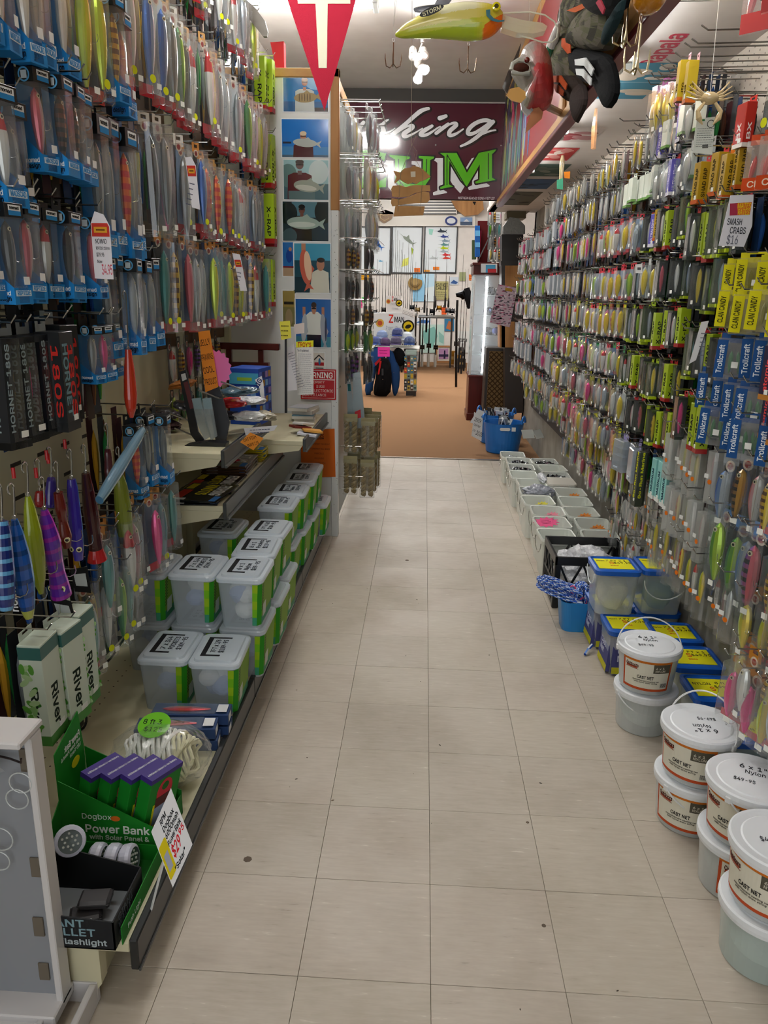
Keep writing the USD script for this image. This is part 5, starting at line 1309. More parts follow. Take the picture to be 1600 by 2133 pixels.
px_slab('note_card', [(612, 676), (634, 672), (634, 694), (614, 696)], 4.2, 0.0015, '#d4c8c4', 'card', 'pale pink blank card behind the yellow card', 'sign')
px_slab('note_pad', [(597, 726), (613, 716), (619, 812), (600, 815)], 3.95, 0.002, '#d4d2d6', 'card', 'narrow white note sheet edge-on beside the named note pad', 'notepad', dec=lambda e, pl, y: scrawl(e, at(599, 735, y=y - 0.0005), (1, 0, 0.3), (0, 0, 1), 0.035, 0.19, 14, '#70707c', 8))
tp = thing('note_pad', 'tall white ruled note sheet headed in red on yellow', 'notepad'); y = 4.05
part(tp, 'sheet', B().poly(PY([(617, 712), (653, 709), (653, 821), (620, 823)], y), 0.003, '#dad9d6', FY(y + 0.003)), 'card')
e = B().poly(PY([(617, 712), (653, 709), (653, 722), (617, 724)], y), 0.0006, '#dcd82c', FY(y - 0.0002)).text("TROY'S", 0.022, '#b0281c', frame(at(620, 722, y=y - 0.001), (1, 0, 0), (0, 0, 1)), True, fit=0.072).text('Tip Explained', 0.011, '#3a3c50', frame(at(619, 732, y=y - 0.0006), (1, 0, 0), (0, 0, 1)), False, fit=0.06)
scrawl(e, at(621, 735, y=y - 0.0005), (1, 0, 0), (0, 0, 1), 0.075, 0.21, 20, '#9a9aa2', 9); part(tp, 'writing', e, 'paper')
bs = [(y_, x_, z_) for y_, x_, z_ in ((4.35, -0.68, 0), (4.33, -0.675, 1), (4.36, -0.67, 2), (4.34, -0.68, 3))]
for k, (y_, x_, z_) in enumerate(bs):
 c = [(206, 204, 200), (96, 132, 150), (196, 186, 176), (180, 184, 190)][k]
 o = thing('booklet_stack', f'{["lowest white", "blue covered", "cream", "topmost grey"][k]} booklet pile on the far shelf corner', 'booklets', (x_, y_, 0.801 + z_ * 0.021), 12 - k * 9, 'booklet piles on the far shelf')
 part(o, 'pages', B().box(-0.06, 0.06, -0.085, 0.085, 0.0, 0.017, (214, 210, 200)), 'paper'); part(o, 'cover', B().box(-0.061, 0.061, -0.086, 0.086, 0.017, 0.0205, c), 'card')
for k, (px, py, col, lab) in enumerate(((640, 880, (190, 194, 204), 'white printed'), (650, 890, (206, 150, 66), 'orange'), (625, 870, (110, 40, 30), 'dark red'), (632, 897, (214, 214, 208), 'curling white'))):
 y_ = 3.86 + 0.03 * k; q = at(px, py, y=y_)
 solo('leaflet', B().box(-0.05, 0.05, -0.035, 0.035, 0, 0.012, col, 0.002, T(q[0], y_, 0.802 + 0.013 * k) @ R('z', 20 * k) @ R('y', 8)), 'card', f'{lab} leaflet bundle at the front of the far shelf', 'leaflets')


def magazine(pr, cols=((24, 26, 28), (214, 196, 40), (200, 60, 40)), words=('FISHING', 'KNOTS')):
 part(pr, 'cover', B().box(-0.10, 0.10, -0.135, 0.135, 0.0, 0.006, cols[0], 0.001), 'gloss')
 e = B(); z = 0.0062
 for i, s in enumerate(words):
  e.text(s, 0.045, cols[1] if i else (226, 226, 220), frame((0.075 - i * 0.056 - 0.04, 0.115, z), (0, -1, 0), (1, 0, 0)), True, fit=0.16)
 e.box(-0.09, -0.05, -0.1, 0.02, z, z + 0.0005, cols[2]).box(-0.09, -0.06, 0.04, 0.12, z, z + 0.0005, cols[1]).box(0.07, 0.095, -0.13, -0.06, z, z + 0.0005, (60, 120, 190)).box(-0.08, -0.03, -0.13, -0.105, z, z + 0.0005, (224, 226, 226))
 part(pr, 'print', e, 'paper')
for k, (x_, y_, a) in enumerate(((-0.88, 2.90, 4), (-0.875, 2.91, 0), (-0.86, 2.90, -6), (-0.87, 3.08, 3), (-0.87, 3.10, -2))):
 copy(kind_of('magazine_knots', magazine), 'fishing_magazine', f'black fishing knots magazine, {["lowest", "middle", "topmost"][k] if k < 3 else ["under one", "upper one"][k - 3]} of the {"near" if k < 3 else "second"} pile', 'magazine', (x_, y_, 0.7155 + (k if k < 3 else k - 3) * 0.0072), a, 'black magazines on the lower shelf')
for k in range(8):
 copy(kind_of('magazine_yellow', lambda pr: magazine(pr, ((206, 186, 30), (40, 36, 20), (190, 160, 20)), ('SOUTH', 'EAST QLD'))), 'fishing_magazine', f'yellow fishing magazine, {nth(k)} from the bottom of the far pile', 'magazine', (-0.86, 3.72 + 0.004 * (k % 3), 0.7155 + k * 0.0072), 3 * (k % 3) - 3, 'yellow magazines on the lower shelf')
for k in range(7):
 copy(kind_of('booklet_dark', lambda pr: magazine(pr, ((74, 50, 36), (170, 130, 90), (120, 30, 40)), ('ATLAS',))), 'spiral_atlas', f'brown covered fishing atlas, {nth(k)} from the bottom of the middle pile', 'book', (-0.87, 3.38, 0.7155 + k * 0.0072), 2 * (k % 2), 'brown atlases on the lower shelf')
solo('price_card', B().poly(sa.scale(sg.Point(0, 0).buffer(0.05), 1.0, 0.6), 0.001, '#c8344c', T(-0.87, 3.36, 0.7672)), 'paper', 'red oval card lying on the brown atlases', 'price tag')
# dark packs hanging on the back wall above the shelf, brown rod rack behind
for i in range(7):
 for j in range(2):
  y_ = 3.42 + i * 0.13; z_ = 1.30 - j * 0.21
  s = SN[(i * 3 + j) % len(SN)]
  copy(kind_of('dark_sleeve_' + slug(s), k_sleeve(SPECS[s], 0.17, 0.06, 0.02, '#3a362e', '#4a4238', '#2a2620', True)), 'sleeved_lure', f'dark brown carded lure above the shelf, {nth(i)} from the near end, {["upper", "lower"][j]} row', 'fishing lure', (-1.13, y_, z_), 0, 'dark cards above the shelf')
rr = thing('rod_rack', 'reddish brown wooden rack above the shelf beside the photo board', 'rack')
part(rr, 'rail', B().box(-1.16, -0.80, 4.25, 4.30, 1.20, 1.235, (112, 48, 32), 0.003), 'mahogany'); part(rr, 'rail', B().box(-1.16, -0.86, 4.25, 4.30, 1.10, 1.13, (112, 48, 32), 0.003), 'mahogany')
for x_ in (-0.92, -1.1):
 part(rr, 'post', B().box(x_, x_ + 0.03, 4.26, 4.29, 0.8, 1.2, (112, 48, 32), 0.003), 'mahogany')
solo('power_cable', B().tube([at(335, 1090, y=2.62), at(312, 1220, y=2.55), at(262, 1325, y=2.45), at(232, 1370, y=2.35), (-1.14, 2.2, 0.19), (-1.10, 2.08, 0.18)], 0.004, 6, (24, 24, 26)), 'paint', 'thin black cable running down behind the hanging packs', 'cable')
q = np.array([-1.08, 2.06, 0.1702])
pa = thing('power_adaptor', 'black power adaptor with bundled lead on the base shelf', 'adaptor', q)
part(pa, 'plug_body', B().box(-0.04, 0.04, -0.03, 0.03, 0, 0.05, (22, 22, 24), 0.006), 'paint'); part(pa, 'lead', B().tube([(0.03 + 0.03 * math.cos(a), 0.01 * math.sin(2 * a), 0.03 + 0.028 * math.sin(a)) for a in np.linspace(0, 2 * PI, 20)[:-1]], 0.004, 6, (20, 20, 22), True), 'paint')
# ================================================================== right: buckets, tubs and crates on the floor
def wrap(poly_or_text, r0, r1, z0, h, a0, out):
 "bend flat (x, y, z) vertices round a cone: x -> angle, y -> height"
 v = np.array(poly_or_text, float)
 z = z0 + v[:, 1]; r = r0 + (r1 - r0) * z / h + out + v[:, 2]
 a = a0 + v[:, 0] / ((r0 + r1) / 2)
 return np.c_[r * np.cos(a), r * np.sin(a), z]


def bucket(x, y, z, label, group, facing=None, handle=0.0, text=None, trot=0.0, tint=(238, 242, 242)):
 t = thing('lidded_bucket', label, 'bucket', (x, y, z), 0, group)
 h = 0.150; r0, r1 = 0.092, 0.105
 part(t, 'body', B().lathe([(0.0, 0.0), (r0 - 0.004, 0.0), (r0, 0.004), (r1, h)], 40, tint), 'milk')
 s = trimesh.creation.icosphere(2, 1.0); v = s.vertices * (0.86 + 0.25 * meshkit.noise(s.vertices * 2.5 + x * 9)[:, None])
 part(t, 'net', B().add(v * [0.08, 0.08, 0.055] + [0, 0, 0.062], s.faces, (196, 214, 208), True), 'rope', 'pale green net inside')
 lid = part(t, 'lid', B().lathe([(r1 + 0.002, h - 0.012), (r1 + 0.007, h - 0.012), (r1 + 0.0085, h - 0.002), (r1 + 0.0075, h + 0.010), (r1 + 0.003, h + 0.0135), (r1 - 0.004, h + 0.0125), (r1 - 0.018, h + 0.0095), (r1 - 0.022, h + 0.0115), (0.0, h + 0.0125)], 48, (228, 232, 236)), 'paint')
 if text:
  e = B(); M0 = T(0, 0, h + 0.0128) @ R('z', trot)
  for i, (s, dx, dy, hh) in enumerate(text):
   e.text(s, hh, (26, 28, 36), M0 @ T(dx, dy, 0), False, fit=len(s) * hh * 0.62, t=0.0004)
  part(lid, 'marker_writing', e, 'paper')
 if facing is not None:
  a0 = math.radians(facing); w = 0.175; e = B(); n = 18

  def band(x0, x1, y0, y1, col, out):
   xs = np.linspace(x0, x1, n); vv = np.array([(q, yy, 0) for yy in (y0, y1) for q in xs])
   e.add(wrap(vv, r0, r1, 0, h, a0, out), [[i, i + 1, n + i + 1, n + i] for i in range(n - 1)], col, True)
  band(-w / 2, w / 2, 0.018, 0.136, (196, 78, 30), 0.0008); band(-w / 2, w / 2, 0.126, 0.136, (214, 118, 28), 0.0011)
  band(-w / 2 + 0.008, w / 2 - 0.008, 0.028, 0.126, (226, 222, 204), 0.0014); band(w / 2 - 0.066, w / 2 - 0.008, 0.092, 0.126, (88, 84, 70), 0.0018)
  band(-w / 2 + 0.014, -w / 2 + 0.06, 0.098, 0.100, (140, 50, 30), 0.0018); band(-w / 2 + 0.016, -w / 2 + 0.056, 0.101, 0.108, (176, 70, 34), 0.0017)
  for s, px_, py_, hh, col, ft in (('CAST NET', -0.03, 0.066, 0.011, (34, 32, 30), 0.056), ('Outdoors', -w / 2 + 0.014, 0.106, 0.013, (90, 34, 22), 0.046), ('monofilament casting net', -0.045, 0.056, 0.0045, (120, 116, 104), 0.09), ('with nylon draw string', -0.04, 0.049, 0.0045, (120, 116, 104), 0.08), ('6 x 1', w / 2 - 0.06, 0.108, 0.008, (206, 200, 184), 0.03), ('NYLON', w / 2 - 0.06, 0.097, 0.008, (206, 200, 184), 0.034)):
   v, f = text_poly(s, hh, True); v = v.copy(); v[:, 0] *= ft / v[:, 0].max(); v[:, 2] *= 0.03; v[:, :2] += (px_, py_)
   e.add(wrap(v, r0, r1, 0, h, a0, 0.002), f, col)
  band(w / 2 - 0.036, w / 2 - 0.01, 0.032, 0.052, (214, 212, 200), 0.0018)
  for k in range(9):
   band(w / 2 - 0.035 + k * 0.0027, w / 2 - 0.0335 + k * 0.0027, 0.035, 0.051, (60, 58, 56), 0.0022)
  part(t, 'label', e, 'card', 'cream label with orange border')
 if handle is not None:
  ha, hrot = handle; p = []
  for a in np.linspace(0, PI, 22):
   xx, rr = 0.1135 * math.cos(a), 0.105 * math.sin(a)
   p.append((xx, rr * math.cos(math.radians(ha)), h - 0.004 + rr * math.sin(math.radians(ha))))
  M_ = R('z', hrot); b = B().tube(np.array(p), 0.0027, 6, (226, 228, 228), M=M_)
  for s_ in (-1, 1):
   b.box(s_ * 0.112 - 0.005, s_ * 0.112 + 0.005, -0.008, 0.008, h - 0.016, h + 0.002, (226, 228, 228), 0.002, M_)
  part(t, 'handle', b, 'paint')
 return t


GB = 'white cast net buckets on the right'
W6 = [('6 x 1"', -0.035, 0.035, 0.018), ('Nylon', -0.02, 0.012, 0.016), ('$49-95', -0.045, -0.03, 0.014)]
HB = 0.166
bucket(0.85, 2.53, 0.0, 'plain white bucket under the farthest labelled bucket', GB, None, (-38, -165))
bucket(0.845, 2.53, HB, 'labelled white bucket on top of the farthest stack, handle raised', GB, 252, (62, 0), W6, -4)
bucket(0.845, 2.0, 0.0, 'lower labelled bucket of the second stack, handle hanging', GB, 236, (-42, -150))
bucket(0.845, 2.0, HB, 'upper labelled bucket of the second stack, writing upside down', GB, 226, (66, -60), W6, 176)
bucket(0.885, 1.742, 0.0, 'lower bucket of the third stack, mostly hidden', GB, 270, None)
bucket(0.885, 1.742, HB, 'upper labelled bucket of the third stack', GB, 222, (-45, -140), W6, -24)
bucket(0.855, 1.505, 0.0, 'plain bucket under the nearest bucket', GB, None, None, tint=(222, 236, 232))
bucket(0.855, 1.505, HB, 'upper labelled bucket of the nearest stack, at the right edge', GB, 214, None, [('6 x 1"', 0.0, 0.04, 0.02), ('Nylon', 0.005, 0.012, 0.017), ('$49-95', -0.05, -0.012, 0.015)], -6)


def square_tub(x, y, z, label, words, cw='cream', sleeve_=False, hand=None):
 t = thing('square_tub', label, 'storage tub', (x, y, z), 0, 'blue-lidded square tubs on the right')
 h = 0.205
 part(t, 'body', tapered(B(), 0.156, 0.156, 0.182, 0.182, 0.0, h - 0.012, 0, (222, 232, 236), r=0.024), 'frost')
 s = trimesh.creation.icosphere(2, 1.0); col = (226, 220, 190) if cw == 'cream' else (84, 140, 140)
 v = s.vertices * (0.86 + 0.3 * meshkit.noise(s.vertices * 2.2 + y * 5)[:, None]); v = np.clip(v, -0.85, 0.85)
 part(t, 'net', B().add(v * [0.07, 0.07, 0.085] + [0, 0, 0.08], s.faces, col, True), 'rope', f'{"cream" if cw == "cream" else "teal"} net inside')
 b = tapered(B(), 0.192, 0.192, 0.196, 0.196, h - 0.024, h - 0.004, 0, (22, 92, 188), r=0.026, cap=False); tapered(b, 0.196, 0.196, 0.176, 0.176, h - 0.004, h, 0, (22, 92, 188), r=0.024, cap=False); tapered(b, 0.176, 0.176, 0.168, 0.168, h, h - 0.005, 0, (22, 92, 188), r=0.02, cap=2)
 lid = part(t, 'lid', b, 'paint', 'bright blue lid')
 e = B().box(-0.076, 0.074, -0.058, 0.066, h - 0.005, h - 0.0035, '#e6e012')
 for i, (s, dx, dy, hh, c) in enumerate(words):
  e.text(s, hh, c, T(dx, dy, h - 0.0034), False, fit=min(0.14, len(s) * hh * 0.7))
 part(lid, 'price_card', e, 'card', 'yellow card with handwritten price')
 if sleeve_:
  e = B()
  for Mx in (frame((-0.0935, 0.085, 0), (0, -1, 0), (0.07, 0, 1)), frame((-0.085, -0.0935, 0), (1, 0, 0), (0, 0.07, 1))):
   e.box(0.012, 0.158, 0.012, 0.165, -0.016, 0.0006, '#4a4c84', 0, Mx).box(0.012, 0.158, 0.012, 0.04, 0.0006, 0.001, '#c8c424', 0, Mx).box(0.1, 0.15, 0.1, 0.15, 0.0006, 0.001, '#8c94b0', 0, Mx)
   e.text('Cast', 0.026, '#c8cce0', Mx @ T(0.03, 0.1, 0.0008), True).text('Net', 0.026, '#c8cce0', Mx @ T(0.03, 0.066, 0.0008), True)
  part(t, 'printed_sleeve', e, 'card', 'dark blue printed sleeve with yellow foot')
 if hand:
  part(t, 'handle', B().tube([(0.09 * math.cos(a) * hand, -0.097, 0.16 - 0.085 * math.sin(a)) for a in np.linspace(0, PI, 14)] if hand == 1 else [(-0.0975, 0.07 * math.cos(a), 0.175 - 0.06 * math.sin(a)) for a in np.linspace(0, PI, 14)], 0.0028, 6, (216, 222, 222)), 'paint')
 return t


INK, RED_ = (36, 34, 20), (208, 50, 30)
WA = [('7 FT x 1', -0.03, 0.035, 0.016, INK), ('$49.95', 0.0, 0.008, 0.018, INK), ('S', -0.02, 0.0, 0.03, RED_), ('Mono', -0.02, -0.025, 0.012, RED_), ('Nylon', -0.07, 0.035, 0.01, INK)]
WB = [('DRAWSTRING', -0.07, 0.035, 0.017, INK), ('MONO', -0.06, 0.005, 0.018, INK), ('6 ft Pocket', 0.0, -0.02, 0.013, INK), ('$89.95', -0.065, -0.045, 0.016, INK)]
WC = [('NYLON', -0.07, 0.02, 0.018, INK), ('8 ft 3/4', 0.01, 0.03, 0.014, INK), ('$99.95', 0.0, 0.0, 0.018, INK), ('S', -0.02, -0.02, 0.028, RED_)]
square_tub(0.885, 3.235, 0.0, 'lower square tub behind the blue rope bucket', WA, sleeve_=True)
square_tub(0.895, 2.985, 0.0, 'lower square tub beside the farthest white buckets, blue sleeve', WA, sleeve_=True)
square_tub(1.06, 3.19, 0.0, 'lower square tub against the wall under the teal one', WA, 'teal')
square_tub(0.855, 3.14, 0.206, 'upper square tub with cream net and yellow price card', WA, hand=2)
square_tub(1.058, 3.16, 0.206, 'upper square tub with teal net against the wall', WA, 'teal', hand=1)
square_tub(1.062, 2.915, 0.0, 'lower square tub against the wall, in front of the teal one', WA)
square_tub(1.064, 2.69, 0.0, 'square tub against the wall, second in front of the teal one', WA)
square_tub(1.062, 2.45, 0.0, 'square tub marked NYLON against the wall', WC)
square_tub(1.058, 2.20, 0.0, 'square tub marked DRAWSTRING MONO behind the white buckets', WB, 'teal')

# ---- open white tubs in two files, some full of sinkers
def open_tub(pr):
 w, d, h, c = 0.205, 0.232, 0.235, (226, 230, 222)
 b = tapered(B(), 0.165, 0.19, w - 0.012, d - 0.012, 0.0, h - 0.004, 0, c, r=0.03)
 part(pr, 'body', b, 'paint')
 tapered(bi := B(), w - 0.018, d - 0.018, 0.16, 0.185, h - 0.002, 0.006, 0, c, r=0.028, cap=2); part(pr, 'inside', bi, 'paint')
 b = tapered(B(), w - 0.004, d - 0.004, w, d, h - 0.03, h - 0.012, 0, c, r=0.034, cap=False); tapered(b, w, d, w - 0.004, d - 0.004, h - 0.012, h, 0, c, r=0.034, cap=False); tapered(b, w - 0.004, d - 0.004, w - 0.018, d - 0.018, h, h - 0.002, 0, c, r=0.03, cap=False); tapered(b, w - 0.004, d - 0.004, w - 0.02, d - 0.02, h - 0.03, h - 0.036, 0, c, r=0.034, cap=False)
 part(pr, 'rim', b, 'paint')
 part(pr, 'handle', B().tube([(-0.104, 0.085 * math.cos(a), h - 0.03 - 0.07 * math.sin(a)) for a in np.linspace(0, PI, 12)], 0.002, 5, (190, 192, 186)), 'metal')


def sinkers(name, x, y, z, w, d, n, label, seed):
 g = random.Random(seed); b = B()
 for k in range(n):
  u, v_ = g.uniform(-1, 1), g.uniform(-1, 1)
  hz = 0.035 * (1 - (u * u + v_ * v_) / 2) + g.uniform(-0.012, 0.006)
  L = g.uniform(0.014, 0.024); r_ = L * g.uniform(0.36, 0.55)
  b.lathe([(0, -L), (r_ * 0.7, -L * 0.6), (r_, 0), (r_ * 0.6, L * 0.6), (0, L)], 7, g.choice([(120, 124, 128), (70, 74, 78), (170, 174, 176), (46, 48, 52)]), T(x + u * w / 2, y + v_ * d / 2, z + hz) @ R('z', g.uniform(0, 360)) @ R('x', g.uniform(50, 110)))
 p = solo(name, b, 'metal', label, 'sinkers', None, 'stuff')


tubl = []
for k in range(10):
 y = 4.10 + k * 0.25
 for c in (0, 1):
  if c == 1 and k > 8:
   continue
  x = (0.795, 1.025)[c] + (0.012 * ((k * 7 + c) % 3 - 1))
  tubl.append((k, c, x, y))
  copy(kind_of('open_tub', open_tub), 'open_tub', f'{nth(k)} open white tub from the black crate, {"wall" if c else "aisle"} side', 'tub', (x, y, 0), random.Random(k * 2 + c).uniform(-3, 3), 'open white tubs along the right wall')
for k, c, n in ((6, 1, 110), (7, 0, 120), (8, 0, 90), (8, 1, 110), (9, 0, 90)):
 x, y = next((q[2], q[3]) for q in tubl if q[0] == k and q[1] == c)
 sinkers('lead_sinkers', x, y, 0.185 if k != 9 else 0.17, 0.16, 0.19, n, f'grey lead sinkers filling the {nth(k)} tub on the {"wall" if c else "aisle"} side', k * 2 + c)
x, y = next((q[2], q[3]) for q in tubl if q[0] == 5 and q[1] == 1)
solo('closed_lid', tapered(B(), 0.205, 0.23, 0.2, 0.225, 0.237, 0.25, 0, (216, 212, 200), r=0.034, cap=2, M=T(x, y, 0)), 'paint', 'closed cream lid on the sixth wall-side tub', 'lid')
for k, (kk, c, col, w) in enumerate(((1, 0, '#e85a8c', ''), (2, 0, '#e88a9c', ''), (1, 1, '#e08838', ''), (2, 1, '#e08838', ''), (3, 0, '#d8d04c', ''), (4, 1, '#e08838', ''), (5, 1, '#e08838', ''), (0, 1, '#e85a8c', ''), (7, 0, '#e8508c', ''), (8, 1, '#e8508c', ''))):
 x, y = next((q[2], q[3]) for q in tubl if q[0] == kk and q[1] == c)
 big = k == 0
 Mq = frame((x + (0.03 if not big else -0.03), y + 0.02, 0.19 if not big else 0.225), (0.8, 0.2, 0.2 if not big else 0.05), (-0.1, 0.7, 0.7 if not big else 0.25))
 z = [(0.05 if big else 0.032) * (1 + 0.18 * ((j % 2) * 2 - 1)) for j in range(24)]
 t = thing('price_card', f'{["pink", "rose", "orange", "orange", "yellow", "orange", "orange", "pink", "bright pink", "bright pink"][k]} price card in the {nth(kk)} tub, {"wall" if c else "aisle"} side', 'price tag', group='bright price cards in the open tubs')
 part(t, 'card', B().poly(sa.scale(sg.Polygon([(z[j] * math.cos(j * PI / 12), z[j] * math.sin(j * PI / 12)) for j in range(24)]), 1.4, 0.9), 0.001, col, Mq), 'card')
 e = B(); scrawl(e, tuple((Mq @ np.array([-0.03, 0.02, 0.0012, 1]))[:3]), Mq[:3, 0], Mq[:3, 1], 0.06 if big else 0.04, 0.04, 3, '#6a2040', 30 + k); part(t, 'writing', e, 'paper')
s = trimesh.creation.icosphere(3, 1.0); nz = meshkit.fbm(s.vertices * 3.2, 3, 9)
x, y = next((q[2], q[3]) for q in tubl if q[0] == 4 and q[1] == 0)
solo('plastic_bag', B().add(s.vertices * (0.75 + 0.6 * nz[:, None]) * [0.1, 0.075, 0.05] + [x + 0.03, y, 0.225], s.faces, (150, 154, 164), True), 'wrinkle', 'crumpled grey plastic bag lying on the fifth open tub', 'bag')
s = trimesh.creation.icosphere(2, 1.0); nz = meshkit.fbm(s.vertices * 3.2, 3, 3)
x, y = next((q[2], q[3]) for q in tubl if q[0] == 6 and q[1] == 0)
solo('plastic_bag', B().add(s.vertices * (0.7 + 0.6 * nz[:, None]) * [0.03, 0.12, 0.03] + [x + 0.115, y - 0.15, 0.245], s.faces, (196, 200, 206), True), 'wrinkle', 'small clear bag squeezed between the two files of open tubs', 'bag')
for k, (px, py) in enumerate(((1100, 905), (1122, 905))):
 q = at(px, py, z=0.27)
 solo('white_card', B().box(-0.06, 0.06, -0.0008, 0.0008, -0.04, 0.05, (206, 210, 206), 0, T(*q) @ R('z', 20 + k * 25) @ R('x', -35)), 'card', ('white blank card leaning at the far sinker tubs', 'second white card behind the first at the far tubs')[k], 'card')

# ---- black crate with bag
cr = thing('milk_crate', 'black plastic milk crate holding a bag of sinkers', 'crate', (0.885, 3.77, 0.0)); BLK = (24, 25, 27)
w, d, h = 0.39, 0.35, 0.275
b = B().box(-w / 2, w / 2, -d / 2, -d / 2 + 0.012, h - 0.045, h, BLK, 0.002).box(-w / 2, w / 2, d / 2 - 0.012, d / 2, h - 0.045, h, BLK, 0.002).box(-w / 2, -w / 2 + 0.012, -d / 2, d / 2, h - 0.045, h, BLK, 0.002).box(w / 2 - 0.012, w / 2, -d / 2, d / 2, h - 0.045, h, BLK, 0.002)
part(cr, 'rim', b, 'paint')
part(cr, 'base', B().box(-w / 2 + 0.01, w / 2 - 0.01, -d / 2 + 0.01, d / 2 - 0.01, 0, 0.012, BLK, 0.002), 'paint')
for sx in (-1, 1):
 for sy in (-1, 1):
  part(cr, 'corner_post', B().box(sx * w / 2, sx * (w / 2 - 0.03), sy * d / 2, sy * (d / 2 - 0.03), 0, h - 0.04, BLK, 0.004), 'paint')
for sd in range(4):
 W_ = w if sd < 2 else d; D_ = (d if sd < 2 else w) / 2 - 0.006; b = B(); Mr = R('z', [0, 180, 90, -90][sd])
 b.box(-W_ / 2 + 0.02, W_ / 2 - 0.02, -D_ - 0.004, -D_ + 0.004, 0.012, 0.03, BLK, 0, Mr).box(-W_ / 2 + 0.02, W_ / 2 - 0.02, -D_ - 0.004, -D_ + 0.004, 0.125, 0.137, BLK, 0, Mr)
 for k in range(9):
  x = -W_ / 2 + 0.04 + k * (W_ - 0.08) / 8; b.box(x - 0.004, x + 0.004, -D_ - 0.004, -D_ + 0.004, 0.03, 0.125, BLK, 0, Mr)
 for k in range(6):
  x = -W_ / 2 + 0.05 + k * (W_ - 0.1) / 5; s_ = 1 if k % 2 else -1
  b.box(-0.005, 0.005, -D_ - 0.004, -D_ + 0.004, 0, 0.105, BLK, 0, Mr @ T(x - s_ * 0.02, 0, 0.135) @ R('y', s_ * 25))
 part(cr, 'lattice_side', b, 'paint')
s = trimesh.creation.icosphere(3, 1.0); nz = meshkit.fbm(s.vertices * 3.4, 4, 2)
bg = thing('plastic_bag', 'shiny white plastic bag with black letters in the black crate', 'bag', (0.885, 3.77, 0.013))
v = s.vertices * (0.72 + 0.7 * (nz[:, None] - 0.1)) * [0.165, 0.14, 0.15]; v = np.clip(v, [-0.17, -0.155, -0.1], [0.17, 0.155, 0.3])
part(bg, 'bag', B().add(v + [0, 0, 0.105], s.faces, (222, 224, 228), True), 'wrinkle')
part(bg, 'lettering', B().text('HOOK', 0.03, (20, 20, 22), frame((0.02, -0.10, 0.215), (1, 0.1, 0), (0, 0.8, 0.6))), 'paper')

# ---- blue rope bucket
rbk = thing('rope_bucket', 'bright blue plastic bucket stuffed with blue and white rope', 'bucket', (0.765, 3.385, 0.0))
b = tapered(B(), 0.135, 0.135, 0.17, 0.17, 0.0, 0.15, 0, (34, 132, 204), r=0.04, n=7); tapered(b, 0.162, 0.162, 0.13, 0.13, 0.15, 0.01, 0, (28, 110, 176), r=0.036, n=7, cap=False); tapered(b, 0.17, 0.17, 0.162, 0.162, 0.15, 0.15, 0, (40, 140, 210), r=0.038, n=7, cap=False)
part(rbk, 'shell', b, 'paint')


def checked(b, pts, r, n=6, seed=0):
 p = np.asarray(pts, float); bb = B().tube(p, r, n, (40, 70, 160))
 k = len(p) - 1; c = np.zeros((k * n, 3)); g = random.Random(seed)
 for i in range(k):
  for j in range(n):
   c[i * n + j] = lin((44, 80, 178) if (i + j) % 3 == 0 else ((208, 216, 232) if (i + j) % 3 == 1 else (96, 136, 210)))
 bb.c[0] = np.vstack([c, c]); m_ = len(bb.f[0])
 b.v += bb.v; b.f += [f + b.n for f in bb.f]; b.c += bb.c; b.s += bb.s; b.n += bb.n
 return b


rope = B(); g = random.Random(21)
for k in range(13):                                                # the bundle that sticks out over the aisle
 a = g.uniform(-0.35, 0.35); L = g.uniform(0.16, 0.215); hgt = g.uniform(0.0, 0.05)
 u = np.linspace(0, PI, 44); wd_ = g.uniform(0.012, 0.03)
 pts = np.c_[-L * np.sin(u) ** 0.8, wd_ * np.cos(u) * 1.6 + a * 0.08 - L * a * 0.25 * np.sin(u), 0.17 + hgt * np.sin(u) + 0.035 * np.sin(u) + 0.02 * np.cos(u) * (k % 2 * 2 - 1)]
 checked(rope, pts + [0.01, -0.01, 0], 0.0055, 6, k)
for k in range(9):                                                 # loops standing in the bucket
 a = g.uniform(0, PI); rr = g.uniform(0.035, 0.062); u = np.linspace(-0.3, PI + 0.3, 34)
 pts = np.c_[rr * np.cos(u) * math.cos(a), rr * np.cos(u) * math.sin(a), 0.13 + 0.085 * np.sin(u)] + [g.uniform(-0.01, 0.035), g.uniform(-0.03, 0.03), 0]
 checked(rope, pts, 0.0055, 6, k)
checked(rope, [(0.06, -0.05, 0.16), (0.07, -0.09, 0.165), (0.074, -0.1, 0.12), (0.072, -0.098, 0.07), (0.076, -0.1, 0.03), (0.075, -0.097, 0.01)], 0.006, 6, 1)
for q0 in ((0.06, -0.1), (0.082, -0.11)):
 checked(rope, [(q0[0], q0[1], 0.16 - 0.012 * k) for k in range(13)], 0.0052, 6, 2)
rp = tag(rope.mesh(numbered('/World/rope_hank'), 'rope'), 'blue and white checked rope spilling from the blue bucket', 'rope')
UsdGeom.Xformable(rp).AddTranslateOp().Set(Gf.Vec3d(0.765, 3.385, 0.0))
rd = random.Random(2)
for k in range(3):
 solo('cable_tie', B().tube([(0.765 + (-0.03, 0.075, 0.02)[k] + 0.014 * math.cos(a), 3.385 + (-0.03, -0.06, -0.05)[k] + 0.01 * math.sin(a), (0.2, 0.172, 0.15)[k] + 0.014 * math.sin(a)) for a in np.linspace(0, 2 * PI, 12)[:-1]], 0.003, 5, (226, 60, 110), True), 'paint', f'pink tie round the blue rope, {["on the bundle over the aisle", "at the bucket corner", "at the front of the bucket"][k]}', 'tie', 'pink ties on the rope')
q = at(1226, 1352, z=0.02); solo('rope_end', checked(B(), [q + (0.02, 0.02, 0.012), q, q + (-0.02, -0.03, -0.012)], 0.007, 6), 'rope', 'short blue and white rope end on the floor by the square tubs', 'rope')

